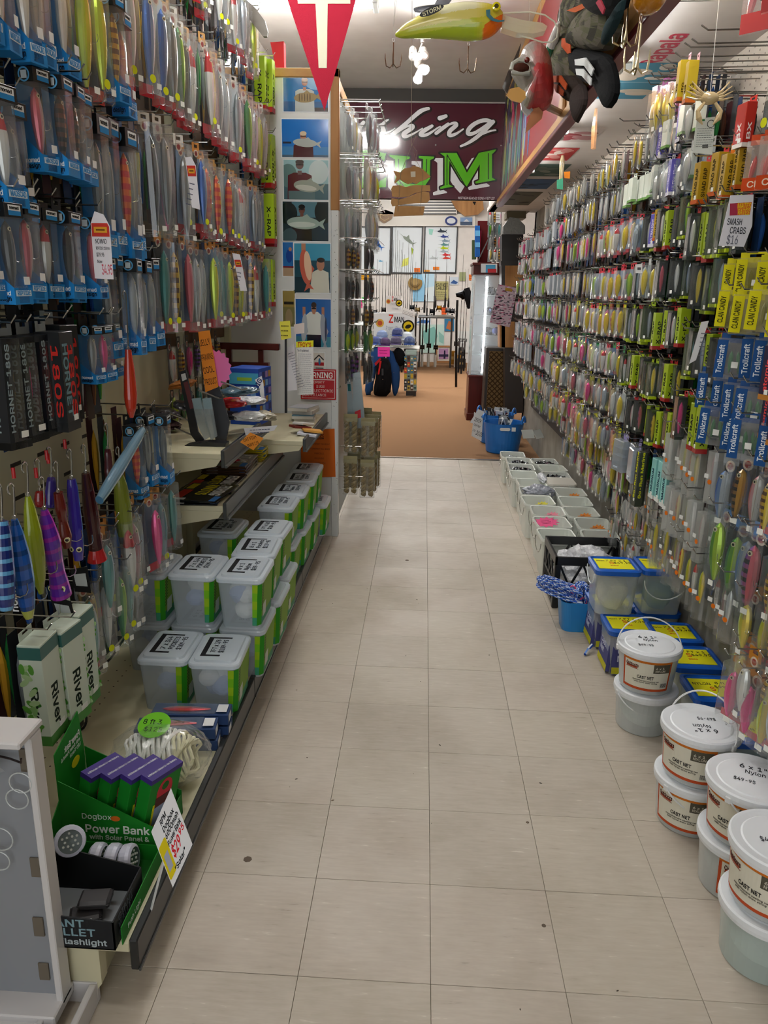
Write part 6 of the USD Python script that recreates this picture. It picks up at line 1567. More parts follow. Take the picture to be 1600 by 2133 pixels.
# ---- blue flexible tubs at the far end
for k, (x, y, rr, hh, lab) in enumerate(((0.83, 7.62, 0.20, 0.30, 'large blue flexible tub of packets with white price signs'), (0.80, 8.12, 0.19, 0.31, 'second blue flexible tub behind the first'))):
 t = thing('flexible_tub', lab, 'tub', (x, y, 0.006))
 c = (24, 112, 196)
 part(t, 'shell', B().lathe([(0, 0), (rr * 0.78, 0), (rr * 0.82, 0.01), (rr, hh), (rr * 1.02, hh + 0.004), (rr * 0.97, hh + 0.002), (rr * 0.8, 0.03), (0, 0.025)], 36, c), 'paint')
 for s_ in (-1, 1):
  Mh = R('z', 250 + (90 if s_ > 0 else -90))
  part(t, 'handle', B().tube([(rr, 0.075 * math.cos(a), hh + 0.065 * math.sin(a)) for a in np.linspace(0, PI, 14)], 0.011, 8, c, M=Mh), 'paint')
 part(t, 'handle_slot_sticker', B().poly(sg.Point(0, 0).buffer(0.016).union(sg.Point(0.07, 0).buffer(0.016)).convex_hull, 0.001, '#d8dcdc', frame((-0.04, -rr * 1.0, hh * 0.86), (1, 0, 0), (0, 0, 1))).poly(sg.box(0.1, -0.02, 0.14, 0.02), 0.001, '#dfe2e0', frame((-0.04, -rr * 0.96, hh * 0.86), (1, 0, 0), (0, 0, 1)) @ R('z', 0)), 'paper')
 g = random.Random(k + 3)
 for j in range(11):
  a_, r_ = g.uniform(0, 2 * PI), g.uniform(0.02, 0.13)
  p = thing('tub_packet', f'{["white", "silver", "black", "clear"][j % 4]} packet standing in the {"second " if k else ""}blue tub, {nth(j)} of eleven', 'packet', (x + r_ * math.cos(a_), y + r_ * math.sin(a_), hh - 0.12), g.uniform(0, 180), 'packets in the blue tubs')
  Mt = R('x', g.uniform(-35, 35))
  part(p, 'card', B().box(-0.045, 0.045, -0.004, 0.004, 0.0, 0.19, [(214, 216, 216), (150, 156, 160), (30, 32, 36), (190, 196, 198)][j % 4], 0.002, Mt), 'card')
  part(p, 'print', B().box(-0.03, 0.02, -0.0046, 0.0046, 0.10, 0.15, [(50, 60, 70), (90, 40, 40), (170, 174, 176), (70, 90, 110)][j % 4], 0, Mt), 'paper')
zs = px_slab('price_sign', [(988, 858), (1006, 872), (1003, 919), (982, 908)], 7.5, 0.002, '#d6d8da', 'card', 'white handwritten sign ZEREK 2 for 20.00 on the blue tub', 'sign', dec=lambda e, pl, y: [e.text(s, h_, '#1c1e24', frame(at(px, py, y=y - 0.0006), (1, 0, -0.4), (0.1, 0, 1)), False, fit=w_) for s, px, py, h_, w_ in (('ZEREK', 987, 876, 0.035, 0.075), ('FISH TRAP', 986, 886, 0.022, 0.07), ('2 for', 984, 897, 0.02, 0.03), ('20.00', 990, 905, 0.045, 0.07))])
px_slab('price_sign', [(996, 852), (1010, 858), (990, 884), (979, 880)], 7.53, 0.002, '#d0d3d6', 'card', 'blank white sign tucked behind the ZEREK sign', 'sign')
# ================================================================== overhead things
pn = thing('pennant', 'red triangular pennant with a white letter T hanging overhead', 'flag'); y = 3.6
pl = PY([(569, -90), (767, -90), (676, 231)], y)
e0 = trimesh.creation.extrude_polygon(pl.segmentize(0.03), 0.0015, engine='earcut')
part(pn, 'cloth', B().poly(pl, 0.0015, '#9c2436', FY(y)), 'cloth')
part(pn, 'letter_t', B().poly(unary_union([PY([(617, -18), (730, -18), (730, 8), (621, 8)], y), PY([(657, 0), (683, 0), (681, 142), (664, 142)], y)]), 0.001, '#c8c4ae', FY(y - 0.0016)), 'cloth')
px_slab('hanging_board', [(478, -12), (500, -12), (530, 14), (552, 44), (558, 66), (556, 76), (548, 76), (528, 50), (506, 24)], 4.2, 0.02, '#6e6658', 'paint', 'grey brown curved board end above the left lure wall by the lamp', 'board')
px_slab('red_box', [(563, 88), (591, 86), (592, 144), (575, 144)], 4.75, 0.06, '#b8242c', 'card', 'red carton standing on top of the photo board', 'carton')

# ---- giant display lure
gl = thing('giant_lure', 'giant yellow and lime display lure with clear lip hanging on nylon', 'display lure'); Y0 = 2.8
top = [(823, 70), (840, 50), (862, 38), (887, 25), (912, 15), (937, 7), (958, 4), (975, 3), (998, 4), (1020, 7), (1036, 13), (1046, 22), (1053, 36)]
bot = [(824, 77), (840, 81), (862, 80), (887, 80), (912, 81), (937, 83), (958, 85), (975, 87), (998, 85), (1016, 81), (1030, 73), (1042, 60), (1053, 44)]
n = 20; ang = np.arange(n) * 2 * PI / n; V = []
for (ax, ay), (bx, by_) in zip(top, bot):
 a, c = at(ax, ay, y=Y0), at(bx, by_, y=Y0); mid = (a + c) / 2; hh = (a - c) / 2; H = np.linalg.norm(hh)
 V.append([mid + hh * math.cos(u) + np.array([0, 1, 0]) * math.sin(u) * min(0.052, H * 0.62 + 0.004) for u in ang])
V = np.array(V); k = len(V)
i, j = np.meshgrid(np.arange(k - 1), np.arange(n), indexing='ij')
q = np.stack([i * n + j, i * n + (j + 1) % n, (i + 1) * n + (j + 1) % n, (i + 1) * n + j], -1).reshape(-1, 4)
# refine along the length and round, then colour by height and length
vv = V.reshape(-1, 3); fq = np.vstack([q[:, [0, 1, 2]], q[:, [0, 2, 3]]])
tm = trimesh.Trimesh(np.vstack([vv, [V[0].mean(0)], [V[-1].mean(0)]]), np.vstack([fq, [[k * n, (u + 1) % n, u] for u in range(n)], [[k * n + 1, (k - 1) * n + u, (k - 1) * n + (u + 1) % n] for u in range(n)]]), process=False)
tm = tm.subdivide_loop(2); c_ = tm.triangles_center; x0, x1 = tm.vertices[:, 0].min(), tm.vertices[:, 0].max()
cols = []
for p in c_:
 t_ = (p[0] - x0) / (x1 - x0); zc = np.interp(t_, [0, 1], [at(824, 74, y=Y0)[2], at(1053, 40, y=Y0)[2]]); hgt = (p[2] - zc) / 0.06
 cc = np.array((168, 190, 10.)) if hgt < -0.15 else np.array((222, 218, 96.)) * 0.5 + np.array((168, 190, 10.)) * 0.5 if hgt < 0.1 else np.array((226, 216, 120.))
 if hgt > 0.55 and t_ > 0.4:
  cc = np.array((232, 230, 190.))
 w_ = np.clip((t_ - 0.72) / 0.12, 0, 1); cc = cc * (1 - w_) + np.array((222, 206, 70.)) * w_
 if t_ > 0.80 and hgt < 0.05 - (0.92 - t_) * 3.0:
  cc = np.array((236, 110, 20.))
 cols.append(lin(cc))
part(gl, 'body', B().add(tm.vertices, tm.faces, np.array(cols), True), 'gloss')
ys = Y0 - 0.058
e = B().poly(PY([(1013, 18), (1022, 17), (1022, 28), (1030, 36), (1042, 40), (1052, 39), (1051, 42), (1038, 44), (1024, 40), (1014, 30)], ys), 0.002, '#2a7484', FY(Y0 - 0.046))
part(gl, 'cheek_mark', e, 'paint', 'teal cheek stripe')
q0 = at(1034, 15, y=Y0 - 0.042)
part(gl, 'eye', B().lathe([(0.014, 0, '#e0d810'), (0.013, 0.006, '#e0d810'), (0.007, 0.0075, '#4a4818'), (0, 0.008, '#4a4818')], 16, M=T(*q0) @ R('x', 80)), 'gloss', 'yellow eye')
Mt = frame(at(878, 36, y=Y0 - 0.038), at(922, 18, y=Y0 - 0.05) - at(878, 36, y=Y0 - 0.038), (0, -0.35, 1))
e = B().poly(sa.scale(sg.Point(0.036, 0.006).buffer(0.04), 1.0, 0.26), 0.001, '#1c1c14', Mt).text('STORM', 0.011, '#ece8c0', Mt @ T(0.005, 0.0005, 0.001), True, fit=0.062)
part(gl, 'brand_oval', e, 'paint')
lipP = PY([(1046, 34), (1058, 40), (1090, 48), (1128, 53), (1138, 60), (1134, 69), (1110, 75), (1075, 73), (1044, 63)], Y0)
part(gl, 'lip', B().poly(lipP, 0.05, (226, 222, 190), FY(Y0 + 0.025)), 'frost', 'clear diving lip')
part(gl, 'lip_edge', B().tube([at(px, py, y=Y0 - 0.01) for px, py in ((1047, 28), (1075, 26), (1105, 25), (1135, 31), (1155, 45), (1162, 60), (1160, 78), (1150, 88), (1130, 88), (1105, 80), (1080, 74))], 0.0025, 6, (226, 224, 206)), 'gloss')


def px_treble(par, px, py, L, nm='treble_hook', y=Y0):
 q = at(px, py, y=y); b = B(); s = L * y / 1579
 b.tube([q + (0, 0, 0.0), q + (0, 0, -s * 0.75)], 0.0018, 6, (150, 110, 96))
 for a_ in (0.2, PI - 0.1, PI * 1.5):
  dx, dy = math.cos(a_), math.sin(a_)
  P_ = [(0, -s * 0.62), (0.03, -s * 0.85), (0.3, -s), (0.62, -s * 0.92), (0.72, -s * 0.62), (0.72, -s * 0.42)]
  b.tube([q + (dx * u * s * 0.5, dy * u * s * 0.5, w) for u, w in P_], [0.0018, 0.0018, 0.0018, 0.0018, 0.0016, 0.0006], 6, (156, 130, 112))
 b.tube([q + (0.004 * math.cos(a), 0, 0.006 + 0.006 * math.sin(a)) for a in np.linspace(0, 2 * PI, 11)[:-1]], 0.001, 5, (190, 186, 180), True)
 part(par, nm, b, 'metal')


px_treble(gl, 820, 88, 42); px_treble(gl, 976, 96, 44)
for k, pts in enumerate((((819, 66), (832, -60)), ((819, 66), (827, -60)), ((1103, 46), (1103, -60)), ((1126, 52), (1128, -60)))):
 part(gl, 'nylon_line', B().tube([at(px, py, y=Y0) for px, py in pts], 0.0006, 4, (206, 204, 200)), 'gloss')
# ---- dark game fish cut-out on the ceiling
Pz = lambda pts, z: sg.Polygon([tuple(at(px, py, z=z)[:2]) for px, py in pts])
FZ = lambda z: frame((0, 0, z), (1, 0, 0), (0, 1, 0))
solo('fish_cutout', B().poly(Pz([(862, 21), (880, 17), (905, 14), (918, -12), (950, -30), (945, -5), (935, 8), (915, 22), (880, 28), (864, 25)], CEIL - 0.012), 0.01, '#2a2c34', FZ(CEIL - 0.012)).poly(Pz([(870, 21), (905, 17), (912, 20), (880, 25)], CEIL - 0.0125), 0.001, '#5a5c60', FZ(CEIL - 0.0132)), 'card', 'dark game fish cut-out stuck to the ceiling above the giant lure', 'decoration')
# ---- spot lights
sp = thing('spot_light_cluster', 'cluster of white adjustable spot lamps under the ceiling', 'spot light'); Ys = 5.4
mat('spot_bulb', {'e': ('emission', {'color': (1.0, 0.97, 0.92), 'strength': 220.0})}, [], 'e.emission')
q = at(880, 88, y=Ys); part(sp, 'stem', B().tube([(q[0], Ys, CEIL), q], 0.012, 10, (210, 210, 206)), 'paint')
part(sp, 'canopy', B().lathe([(0.0, 0.0), (0.05, 0.0), (0.05, 0.02), (0, 0.02)], 18, (222, 222, 220), T(q[0], Ys, CEIL - 0.021)), 'paint')
for (ax, ay), (bx, by_), lit in (((860, 103), (861, 118), 0), ((882, 104), (884, 116), 0), ((870, 134), (871, 118), 1), ((876, 138), (886, 146), 1), ((875, 150), (870, 166), 1)):
 a, c = at(ax, ay, y=Ys), at(bx, by_, y=Ys - 0.05); d = (c - a) / np.linalg.norm(c - a)
 hd = part(sp, 'lamp_head', B().tube([a - d * 0.02, a, a + (c - a) * 0.7, c], [0.012, 0.022, 0.026, 0.030], 14, (226, 226, 222)), 'paint')
 part(hd, 'bulb', B().tube([c + d * 0.0005, c + d * 0.006], [0.026, 0.02], 12, (255, 255, 255)), 'spot_bulb' if lit else 'paint')
part(sp, 'arm', B().tube([at(880, 90, y=Ys), at(868, 120, y=Ys), at(874, 150, y=Ys)], 0.006, 8, (216, 216, 212)), 'paint')
# ---- wooden fish sign on a line
wf = thing('wooden_fish_sign', 'layered plywood fish shaped sign hanging on a line', 'hanging sign'); Yw = 4.5
WP = lambda u: [(700 + a / 4, b_ / 4) for a, b_ in u]
for pts in ([(482, 1425), (535, 1440), (570, 1405), (620, 1400), (645, 1382), (690, 1395), (720, 1410), (785, 1470), (740, 1495), (695, 1510), (670, 1530), (640, 1515), (600, 1530), (560, 1510), (530, 1490), (488, 1525), (505, 1475)],
   [(462, 1575), (475, 1550), (530, 1545), (580, 1560), (650, 1545), (780, 1545), (783, 1590), (730, 1590), (660, 1605), (600, 1635), (530, 1640), (470, 1635)],
   [(465, 1655), (530, 1665), (600, 1645), (680, 1610), (730, 1598), (775, 1605), (780, 1660), (760, 1685), (650, 1690), (560, 1700), (470, 1715), (460, 1690)],
   [(497, 1715), (620, 1718), (737, 1722), (725, 1790), (600, 1795), (480, 1800), (490, 1760)]):
 part(wf, 'plywood_piece', B().poly(PY(WP(pts), Yw).buffer(0.0015), 0.012, (196, 150, 84), FY(Yw + 0.012)), 'pine')
part(wf, 'price_sticker', B().poly(PY(WP([(622, 1430), (662, 1428), (662, 1475), (624, 1475)]), Yw), 0.0006, '#dcd8c4', FY(Yw - 0.0002)), 'paper')
b = B()
for u in ([(667, 1130), (600, 1290), (540, 1440), (515, 1760)], [(640, 1230), (665, 1330), (725, 1440), (700, 1755)], [(628, 1215), (632, 480), (636, -120)], [(640, 1215), (675, 1260), (665, 1350)]):
 b.tube([at(px, py, y=Yw - 0.003) for px, py in WP(u)], 0.0011, 5, (150, 140, 120))
part(wf, 'cord', b, 'rope')

# ---- mounted fish head on the fascia
fm = thing('mounted_fish', 'mounted red and silver fish with open mouth on an oval wooden plaque', 'fish trophy')
Yf = 3.55; C = lambda px, py, dy=0.0: at(px, py, y=Yf + dy)


def puff(sh, depth, M_, col):
 "a soft swelling shape with the given outline; col may be a function of the face centres"
 c = np.array(sh.exterior.coords)[:-1]
 for _ in range(1):
  n_ = np.roll(c, -1, 0); c = np.stack([c * 0.75 + n_ * 0.25, c * 0.25 + n_ * 0.75], 1).reshape(-1, 2)
 c = np.array(sg.Polygon(c).segmentize(0.012).exterior.coords)[:-1]; m_ = len(c); o = np.array(sh.centroid.coords[0]); U = (1, 0.95, 0.86, 0.73, 0.56, 0.38, 0.2, 0.02)
 V_ = np.vstack([np.c_[o + (c - o) * u, np.full(m_, depth * math.sqrt(max(0, 1 - u * u)))] for u in U] + [np.c_[c, np.full(m_, -0.004)]])
 i, j = np.meshgrid(np.arange(len(U) - 1), np.arange(m_), indexing='ij'); j2 = (j + 1) % m_
 F_ = np.stack([i * m_ + j, i * m_ + j2, (i + 1) * m_ + j2, (i + 1) * m_ + j], -1).reshape(-1, 4)
 k_ = len(U) * m_; jj = np.arange(m_); F_ = np.vstack([F_, np.stack([k_ + jj, k_ + (jj + 1) % m_, (jj + 1) % m_, jj], -1)])
 if not sg.polygon.LinearRing(c).is_ccw:
  F_ = F_[:, ::-1]
 tm = trimesh.Trimesh(V_ @ M_[:3, :3].T + M_[:3, 3], np.vstack([F_[:, [0, 1, 2]], F_[:, [0, 2, 3]]]), process=False)
 return B().add(tm.vertices, tm.faces, np.array([lin(q_) for q_ in col(tm.triangles_center)]) if callable(col) else col, True)


def fish_col(P_):
 f0, f1 = C(1100, 125), C(1130, 150); out = []
 nn = meshkit.fbm(P_ * 30, 3, 2)
 for p_, v_ in zip(P_, nn):
  u, w = (p_[0] - C(1064, 0)[0]) / (C(1152, 0)[0] - C(1064, 0)[0]), (C(0, 240)[2] - p_[2]) / (C(0, 240)[2] - C(0, 86)[2])
  w = 1 - w; red = np.array((178, 58, 60.)); grey = np.array((150, 146, 138.)); olive = np.array((138, 134, 118.))
  t_ = np.clip((u - 0.55 + (v_ - 0.5) * 0.3) / 0.15, 0, 1)
  base = (olive if w > 0.72 else grey) * (1 - t_) + red * t_
  if w < 0.3:
   base = base * 0.45 + np.array((158, 144, 138.)) * 0.55
  out.append(base * (0.82 + 0.36 * v_))
 return out


part(fm, 'body', puff(PY([(1107, 86), (1130, 90), (1145, 120), (1150, 150), (1153, 190), (1150, 212), (1142, 226), (1128, 234), (1107, 234), (1095, 242), (1084, 226), (1091, 200), (1080, 180), (1066, 160), (1064, 145), (1068, 128), (1082, 122), (1089, 100)], Yf + 0.06), 0.13, FY(Yf + 0.06), fish_col), 'paint')
s = trimesh.creation.icosphere(2, 1.0)
def lobe(pts, r, col, nm, y_=0.0, mt='gloss'):
 part(fm, nm, B().tube([C(px, py, y_) for px, py in pts], r, 9, col), mt)
lobe([(1066, 146), (1069, 133), (1080, 126), (1092, 128), (1100, 138), (1104, 150)], 0.011, (166, 168, 158), 'upper_lip', -0.055)
lobe([(1066, 150), (1074, 152), (1088, 153), (1103, 152)], 0.010, (158, 160, 152), 'lower_lip', -0.06)
part(fm, 'mouth', B().add(s.vertices * [0.036, 0.02, 0.022] + C(1086, 143, -0.055), s.faces, (64, 30, 18), True), 'paper', 'dark open mouth')
part(fm, 'eye', B().add(s.vertices * 0.011 + C(1098, 125, -0.07), s.faces, (96, 20, 14), True), 'gloss')
def fin(pts, th, col, nm, y_):
 part(fm, nm, B().poly(PY(pts, Yf + y_), th, col, FY(Yf + y_)), 'gloss')
fin([(1055, 200), (1062, 186), (1080, 182), (1094, 192), (1095, 205), (1085, 215), (1065, 210)], 0.008, '#c89a58', 'pectoral_fin', -0.05)
fin([(1108, 228), (1122, 224), (1131, 235), (1128, 248), (1110, 264), (1094, 278), (1098, 258)], 0.008, '#b87c58', 'pelvic_fin', 0.02)
fin([(1083, 210), (1100, 215), (1110, 232), (1098, 244), (1086, 230)], 0.02, '#9c9a98', 'gill_cover', 0.03)
fin([(1046, 182), (1058, 150), (1072, 120), (1086, 88), (1078, 130), (1062, 180), (1056, 196)], 0.006, '#3a3430', 'dorsal_spines', 0.1)
qp = at(1167, 236, x=0.61)
part(fm, 'plaque', B().lathe([(0.0, 0.0), (0.075, 0.0), (0.08, 0.006), (0.075, 0.014), (0.068, 0.018), (0.0, 0.018)], 30, (120, 78, 44), T(0.624, qp[1], qp[2]) @ R('y', -90) @ np.diag([1.0, 0.9, 1, 1])), 'wood', 'oval wooden plaque')
part(fm, 'mount_arm', B().tube([C(1140, 222, 0.12), (0.615, qp[1], qp[2])], 0.016, 8, (150, 140, 132)), 'paint')

# ---- caps on a line in front of the fascia, float, hat
def flat_cap(name, label, parts_, x, group='caps hanging from the fascia', cat='cap'):
 "soft shape whose outline is given in the photo, swelling out of the plane x = const facing the aisle"
 t = thing(name, label, cat, group=group)
 def camo(P_):
  return [(52, 50, 40) if v_ < 0.44 else ((84, 84, 62) if v_ < 0.55 else (98, 92, 80)) for v_ in meshkit.fbm(P_ * 22, 3, 5)]
 for nm, pts, col, depth, off, mt in parts_:
  sh = sg.Polygon([(lambda q: (-q[1], q[2]))(at(px, py, x=x + off)) for px, py in pts]); M_ = frame((x + off, 0, 0), (0, -1, 0), (0, 0, 1))
  part(t, nm, B().poly(sh, 0.004, col, M_) if nm in ('chevron', 'stripe') else puff(sh, depth, M_, camo if col == 'camo' else col), mt)
 return t


CAPX = 0.56
flat_cap('cap', 'camouflage cap with black brim and white chevrons, nearest of the hanging caps', [
 ('crown', [(1192, 86), (1206, 45), (1240, 10), (1290, -20), (1300, 30), (1288, 80), (1268, 112), (1195, 98)], 'camo', 0.075, 0.0, 'cloth'),
 ('front_panel', [(1194, 94), (1268, 112), (1278, 124), (1268, 175), (1235, 182), (1200, 150), (1192, 120)], '#17181a', 0.05, 0.0, 'cloth'),
 ('brim', [(1248, 118), (1276, 120), (1290, 165), (1288, 205), (1267, 232), (1255, 205), (1244, 180), (1236, 176)], '#101113', 0.03, -0.02, 'cloth'),
 ('chevron', [(1199, 124), (1222, 120), (1239, 144), (1234, 158), (1219, 137), (1200, 136)], '#d8dcdc', 0.006, -0.062, 'cloth'),
 ('chevron', [(1201, 143), (1216, 143), (1234, 164), (1232, 178), (1214, 158), (1203, 156)], '#d8dcdc', 0.006, -0.062, 'cloth')], CAPX)
flat_cap('cap', 'brown camouflage cap with orange chevrons, second of the hanging caps', [
 ('crown', [(1146, 126), (1152, 90), (1168, 40), (1192, 70), (1194, 110), (1210, 155), (1190, 190), (1150, 150)], 'camo', 0.06, 0.0, 'cloth'),
 ('front_panel', [(1147, 138), (1188, 150), (1216, 168), (1214, 200), (1195, 215), (1182, 208), (1152, 170)], '#3a322e', 0.045, -0.01, 'cloth'),
 ('brim', [(1200, 176), (1218, 172), (1224, 200), (1220, 225), (1207, 250), (1202, 258), (1196, 235), (1192, 214)], '#3a3230', 0.03, -0.015, 'cloth'),
 ('chevron', [(1152, 158), (1170, 157), (1183, 176), (1180, 188), (1168, 172), (1154, 171)], '#b4502c', 0.006, -0.056, 'cloth'),
 ('chevron', [(1152, 174), (1164, 176), (1176, 190), (1174, 200), (1160, 192)], '#8a4028', 0.006, -0.052, 'cloth'),
 ('chevron', [(1172, 80), (1190, 78), (1190, 110), (1184, 112), (1171, 96)], '#b4502c', 0.006, -0.058, 'cloth')], CAPX + 0.02)
flat_cap('cap', 'camouflage cap with orange stripe, third and highest of the hanging caps', [
 ('crown', [(1167, 45), (1178, 8), (1190, -20), (1240, -24), (1236, 10), (1206, 42), (1190, 66), (1176, 62)], 'camo', 0.05, 0.0, 'cloth'),
 ('stripe', [(1182, 22), (1215, 8), (1230, 12), (1200, 26)], '#b4582c', 0.008, -0.045, 'cloth')], CAPX + 0.04)
flat_cap('cap', 'black cap with red lettering at the top edge, brim hanging down', [
 ('crown', [(1222, -30), (1310, -40), (1312, 10), (1290, 28), (1262, 36), (1240, 20)], '#131416', 0.07, -0.02, 'cloth'),
 ('brim', [(1290, 20), (1304, -10), (1296, 30), (1280, 65), (1262, 92), (1255, 94), (1262, 66), (1272, 40)], '#26383c', 0.02, -0.05, 'cloth'),
 ('stripe', [(1244, 6), (1252, -4), (1262, 18), (1258, 30)], '#a83a4c', 0.004, -0.095, 'cloth')], CAPX - 0.02)
fl_ = thing('fishing_float', 'white and green tapered fishing float hanging beside the caps', 'float'); a, c = at(1164, 46, x=0.52), at(1138, 142, x=0.52); d = c - a
part(fl_, 'float_top', B().tube([a, a + d * 0.15, a + d * 0.45], [0.006, 0.016, 0.026], 14, (222, 222, 220)), 'gloss')
part(fl_, 'float_foot', B().tube([a + d * 0.45, a + d * 0.75, c], [0.026, 0.030, 0.024], 14, (30, 110, 72)), 'gloss')
part(fl_, 'line', B().tube([a, (a[0], a[1], 3.1)], 0.0012, 5, (160, 160, 160)), 'gloss')
# ---- orange float lure with two big trebles at the top edge
ol = thing('giant_lure', 'orange rounded display lure with two large gold treble hooks at the fascia', 'display lure'); Xo = 0.56
s = trimesh.creation.icosphere(3, 1.0); q = at(1356, -18, x=Xo)
part(ol, 'body', B().add(s.vertices * [0.045, 0.075, 0.052] + q, s.faces, (196, 128, 28), True), 'gloss')
for px, py, h_ in ((1312, -10, 80), (1336, 48, 80)):
 q = at(px, py, x=Xo - 0.01); b = B(); sc = q[1] / 1579; L = h_ * sc
 b.tube([q + (0, 0, 0.0), q + (0, 0, -L * 0.8)], 0.0028, 6, (206, 194, 160))
 for a_ in (PI, 0.35, 1.6):
  dx, dy = math.cos(a_), math.sin(a_)
  b.tube([q + (dx * u * L * 0.36, dy * u * L * 0.36, -w * L) for u, w in ((0, 0.7), (0.08, 0.9), (0.4, 1.0), (0.75, 0.94), (0.85, 0.7), (0.85, 0.48))], [0.003, 0.003, 0.003, 0.003, 0.003, 0.001], 6, (214, 202, 166))
 part(ol, 'treble_hook', b, 'metal')
q = at(1336, 36, x=Xo - 0.01); part(ol, 'split_ring', B().tube([q + (0.0, 0.012 * math.cos(a), 0.013 * math.sin(a)) for a in np.linspace(0, 2 * PI, 17)[:-1]], 0.0018, 6, (150, 130, 110), True), 'metal')

# ---- mural and soffit pictures
mu = thing('mural_panel', 'painted red panel of hanging lures on the far fascia', 'picture')
X_ = 0.6235; FXm = frame((X_, 0, 0), (0, -1, 0), (0, 0, 1))
part(mu, 'panel', B().box(X_, 0.625, 4.1, 7.15, 2.335, 3.12, '#8c2028'), 'paint')
e = B(); g = random.Random(31)
e.box(X_ - 0.0008, X_, 6.1, 7.15, 2.85, 3.12, '#2c2836').box(X_ - 0.0008, X_, 6.75, 7.15, 2.335, 2.85, '#5a2430')
for k in range(34):
 yy, z0_, hh = g.uniform(5.3, 7.0), g.uniform(2.36, 2.5), g.uniform(0.2, 0.42)
 c_ = g.choice([(90, 120, 170), (60, 130, 140), (90, 160, 130), (130, 150, 190), (180, 190, 180), (70, 100, 150), (190, 190, 110)])
 e.poly(sa.rotate(sa.scale(sg.Point(-yy, z0_ + hh / 2).buffer(1), 0.035, hh / 2), g.uniform(-8, 8)), 0.0008 + 0.00004 * k, c_, FXm)
for k in range(18):
 yy, zz = g.uniform(6.2, 7.05), g.uniform(2.7, 3.05)
 e.poly(sa.rotate(sa.scale(sg.Point(-yy, zz).buffer(1), 0.03, 0.055), g.uniform(-20, 20)), 0.001 + 0.00004 * k, g.choice([(206, 190, 40), (200, 70, 110), (190, 200, 90), (60, 70, 120)]), FXm)
part(mu, 'painted_lures', e, 'paint', kind='stuff')
FD = lambda z: frame((0, 0, z), (1, 0, 0), (0, -1, 0))                # facing down
PD = lambda pts, z: sg.Polygon([(lambda q: (q[0], -q[1]))(at(px, py, z=z)) for px, py in pts])
tl = thing('ceiling_lettering', 'red brand lettering painted on the low white ceiling', 'lettering')
part(tl, 'letters', B().text('Rapala', 0.075, '#c42a4c', frame((0.885, 3.42, SOF - 0.0004), (0, -1, 0), (-1, 0, 0)), True, fit=0.38), 'paint')
po = thing('cloud_poster', 'poster of clouds over blue sea fixed to the low ceiling', 'poster'); z = SOF - 0.001
part(po, 'sheet', B().box(0.655, 0.97, 3.38, 3.94, z - 0.001, z, '#4a8aa4').box(0.655, 0.97, 3.655, 3.66, z - 0.0012, z - 0.001, '#a8c8d4'), 'paper')
e = B(); g = random.Random(8)
for k in range(20):
 yy = g.choice([3.45, 3.5, 3.58, 3.75, 3.82]); c_ = g.choice([(196, 190, 176), (214, 210, 200), (170, 176, 174), (206, 196, 180)])
 e.poly(sa.scale(sg.Point(g.uniform(0.68, 0.95), -yy + g.uniform(-0.03, 0.03)).buffer(1, 8), g.uniform(0.03, 0.08), g.uniform(0.02, 0.045)).intersection(sg.box(0.655, -3.94, 0.97, -3.38)), 0.0004 + 0.00004 * k, c_, FD(z - 0.001))
part(po, 'clouds', e, 'paper')
for k, (y0, y1, x0, x1, c1, c2, lab) in enumerate(((4.55, 4.95, 0.70, 0.95, (196, 188, 184), (140, 60, 66), 'pale poster with dark red fish behind the cloud poster'), (5.15, 5.6, 0.66, 0.92, (176, 60, 60), (216, 200, 190), 'red and cream poster further along the low ceiling'), (5.75, 6.3, 0.66, 0.98, (92, 116, 108), (150, 160, 150), 'grey green sea poster further along the low ceiling'), (6.45, 7.0, 0.66, 1.0, (80, 110, 150), (60, 80, 100), 'dark blue poster at the far end of the low ceiling'), (7.2, 8.2, 0.66, 1.0, (96, 96, 84), (60, 62, 58), 'dim grey poster beyond the header sign'))):
 p = thing('ceiling_poster', lab, 'poster'); part(p, 'sheet', B().box(x0, x1, y0, y1, z - 0.001, z, c1), 'paper')
 e = B(); g = random.Random(k)
 for j in range(7):
  e.poly(sa.rotate(sa.scale(sg.Point(g.uniform(x0 + 0.05, x1 - 0.05), -g.uniform(y0 + 0.08, y1 - 0.08)).buffer(1, 8), 0.035, 0.07), g.uniform(0, 180)).intersection(sg.box(x0, -y1, x1, -y0)), 0.0005 + j * 0.00004, c2 if j % 2 else tuple(int((a + b_) / 2) for a, b_ in zip(c1, c2)), FD(z - 0.001))
 part(p, 'picture', e, 'paper')

# ---- things hanging out from the right wall
for k, (px, py, x0) in enumerate(((1398, 2, 0.70), (1460, 62, 0.72), (1440, 90, 0.72), (1425, 98, 0.72), (1405, 118, 0.72), (1386, 130, 0.72), (1376, 142, 0.73), (1370, 156, 0.74), (1366, 168, 0.75), (1500, 150, 0.80), (1580, 8, 0.72), (1290, 252, 0.84), (1320, 262, 0.84))):
 q = at(px, py, x=x0 + 0.03); solo('peg_hook', B().tube([(XR - 0.03, q[1] + 0.01, q[2] + 0.012), (q[0] + 0.02, q[1], q[2]), (q[0], q[1], q[2] + 0.012)], 0.0024, 5, (150, 146, 142)), 'metal', f'long empty steel hook high on the right wall, {nth(k)} of thirteen', 'hook', 'long empty hooks high on the right wall')
for k, (px, lab) in enumerate(((1428, 'left'), (1446, 'right'))):
 q = at(px, 112, x=0.78)
 copy(kind_of('twin_yellow_box', k_box('#b8a01c', 0.115, 0.032, 0.03, (('JIG', '#4a3a10'),), tabcol='#c89ab0', foot='#c8661c', word_len=0.3)), 'boxed_lure', f'yellow carton hanging alone on a long hook, {lab} of two', 'fishing lure', q, 180, 'two yellow cartons on long hooks')
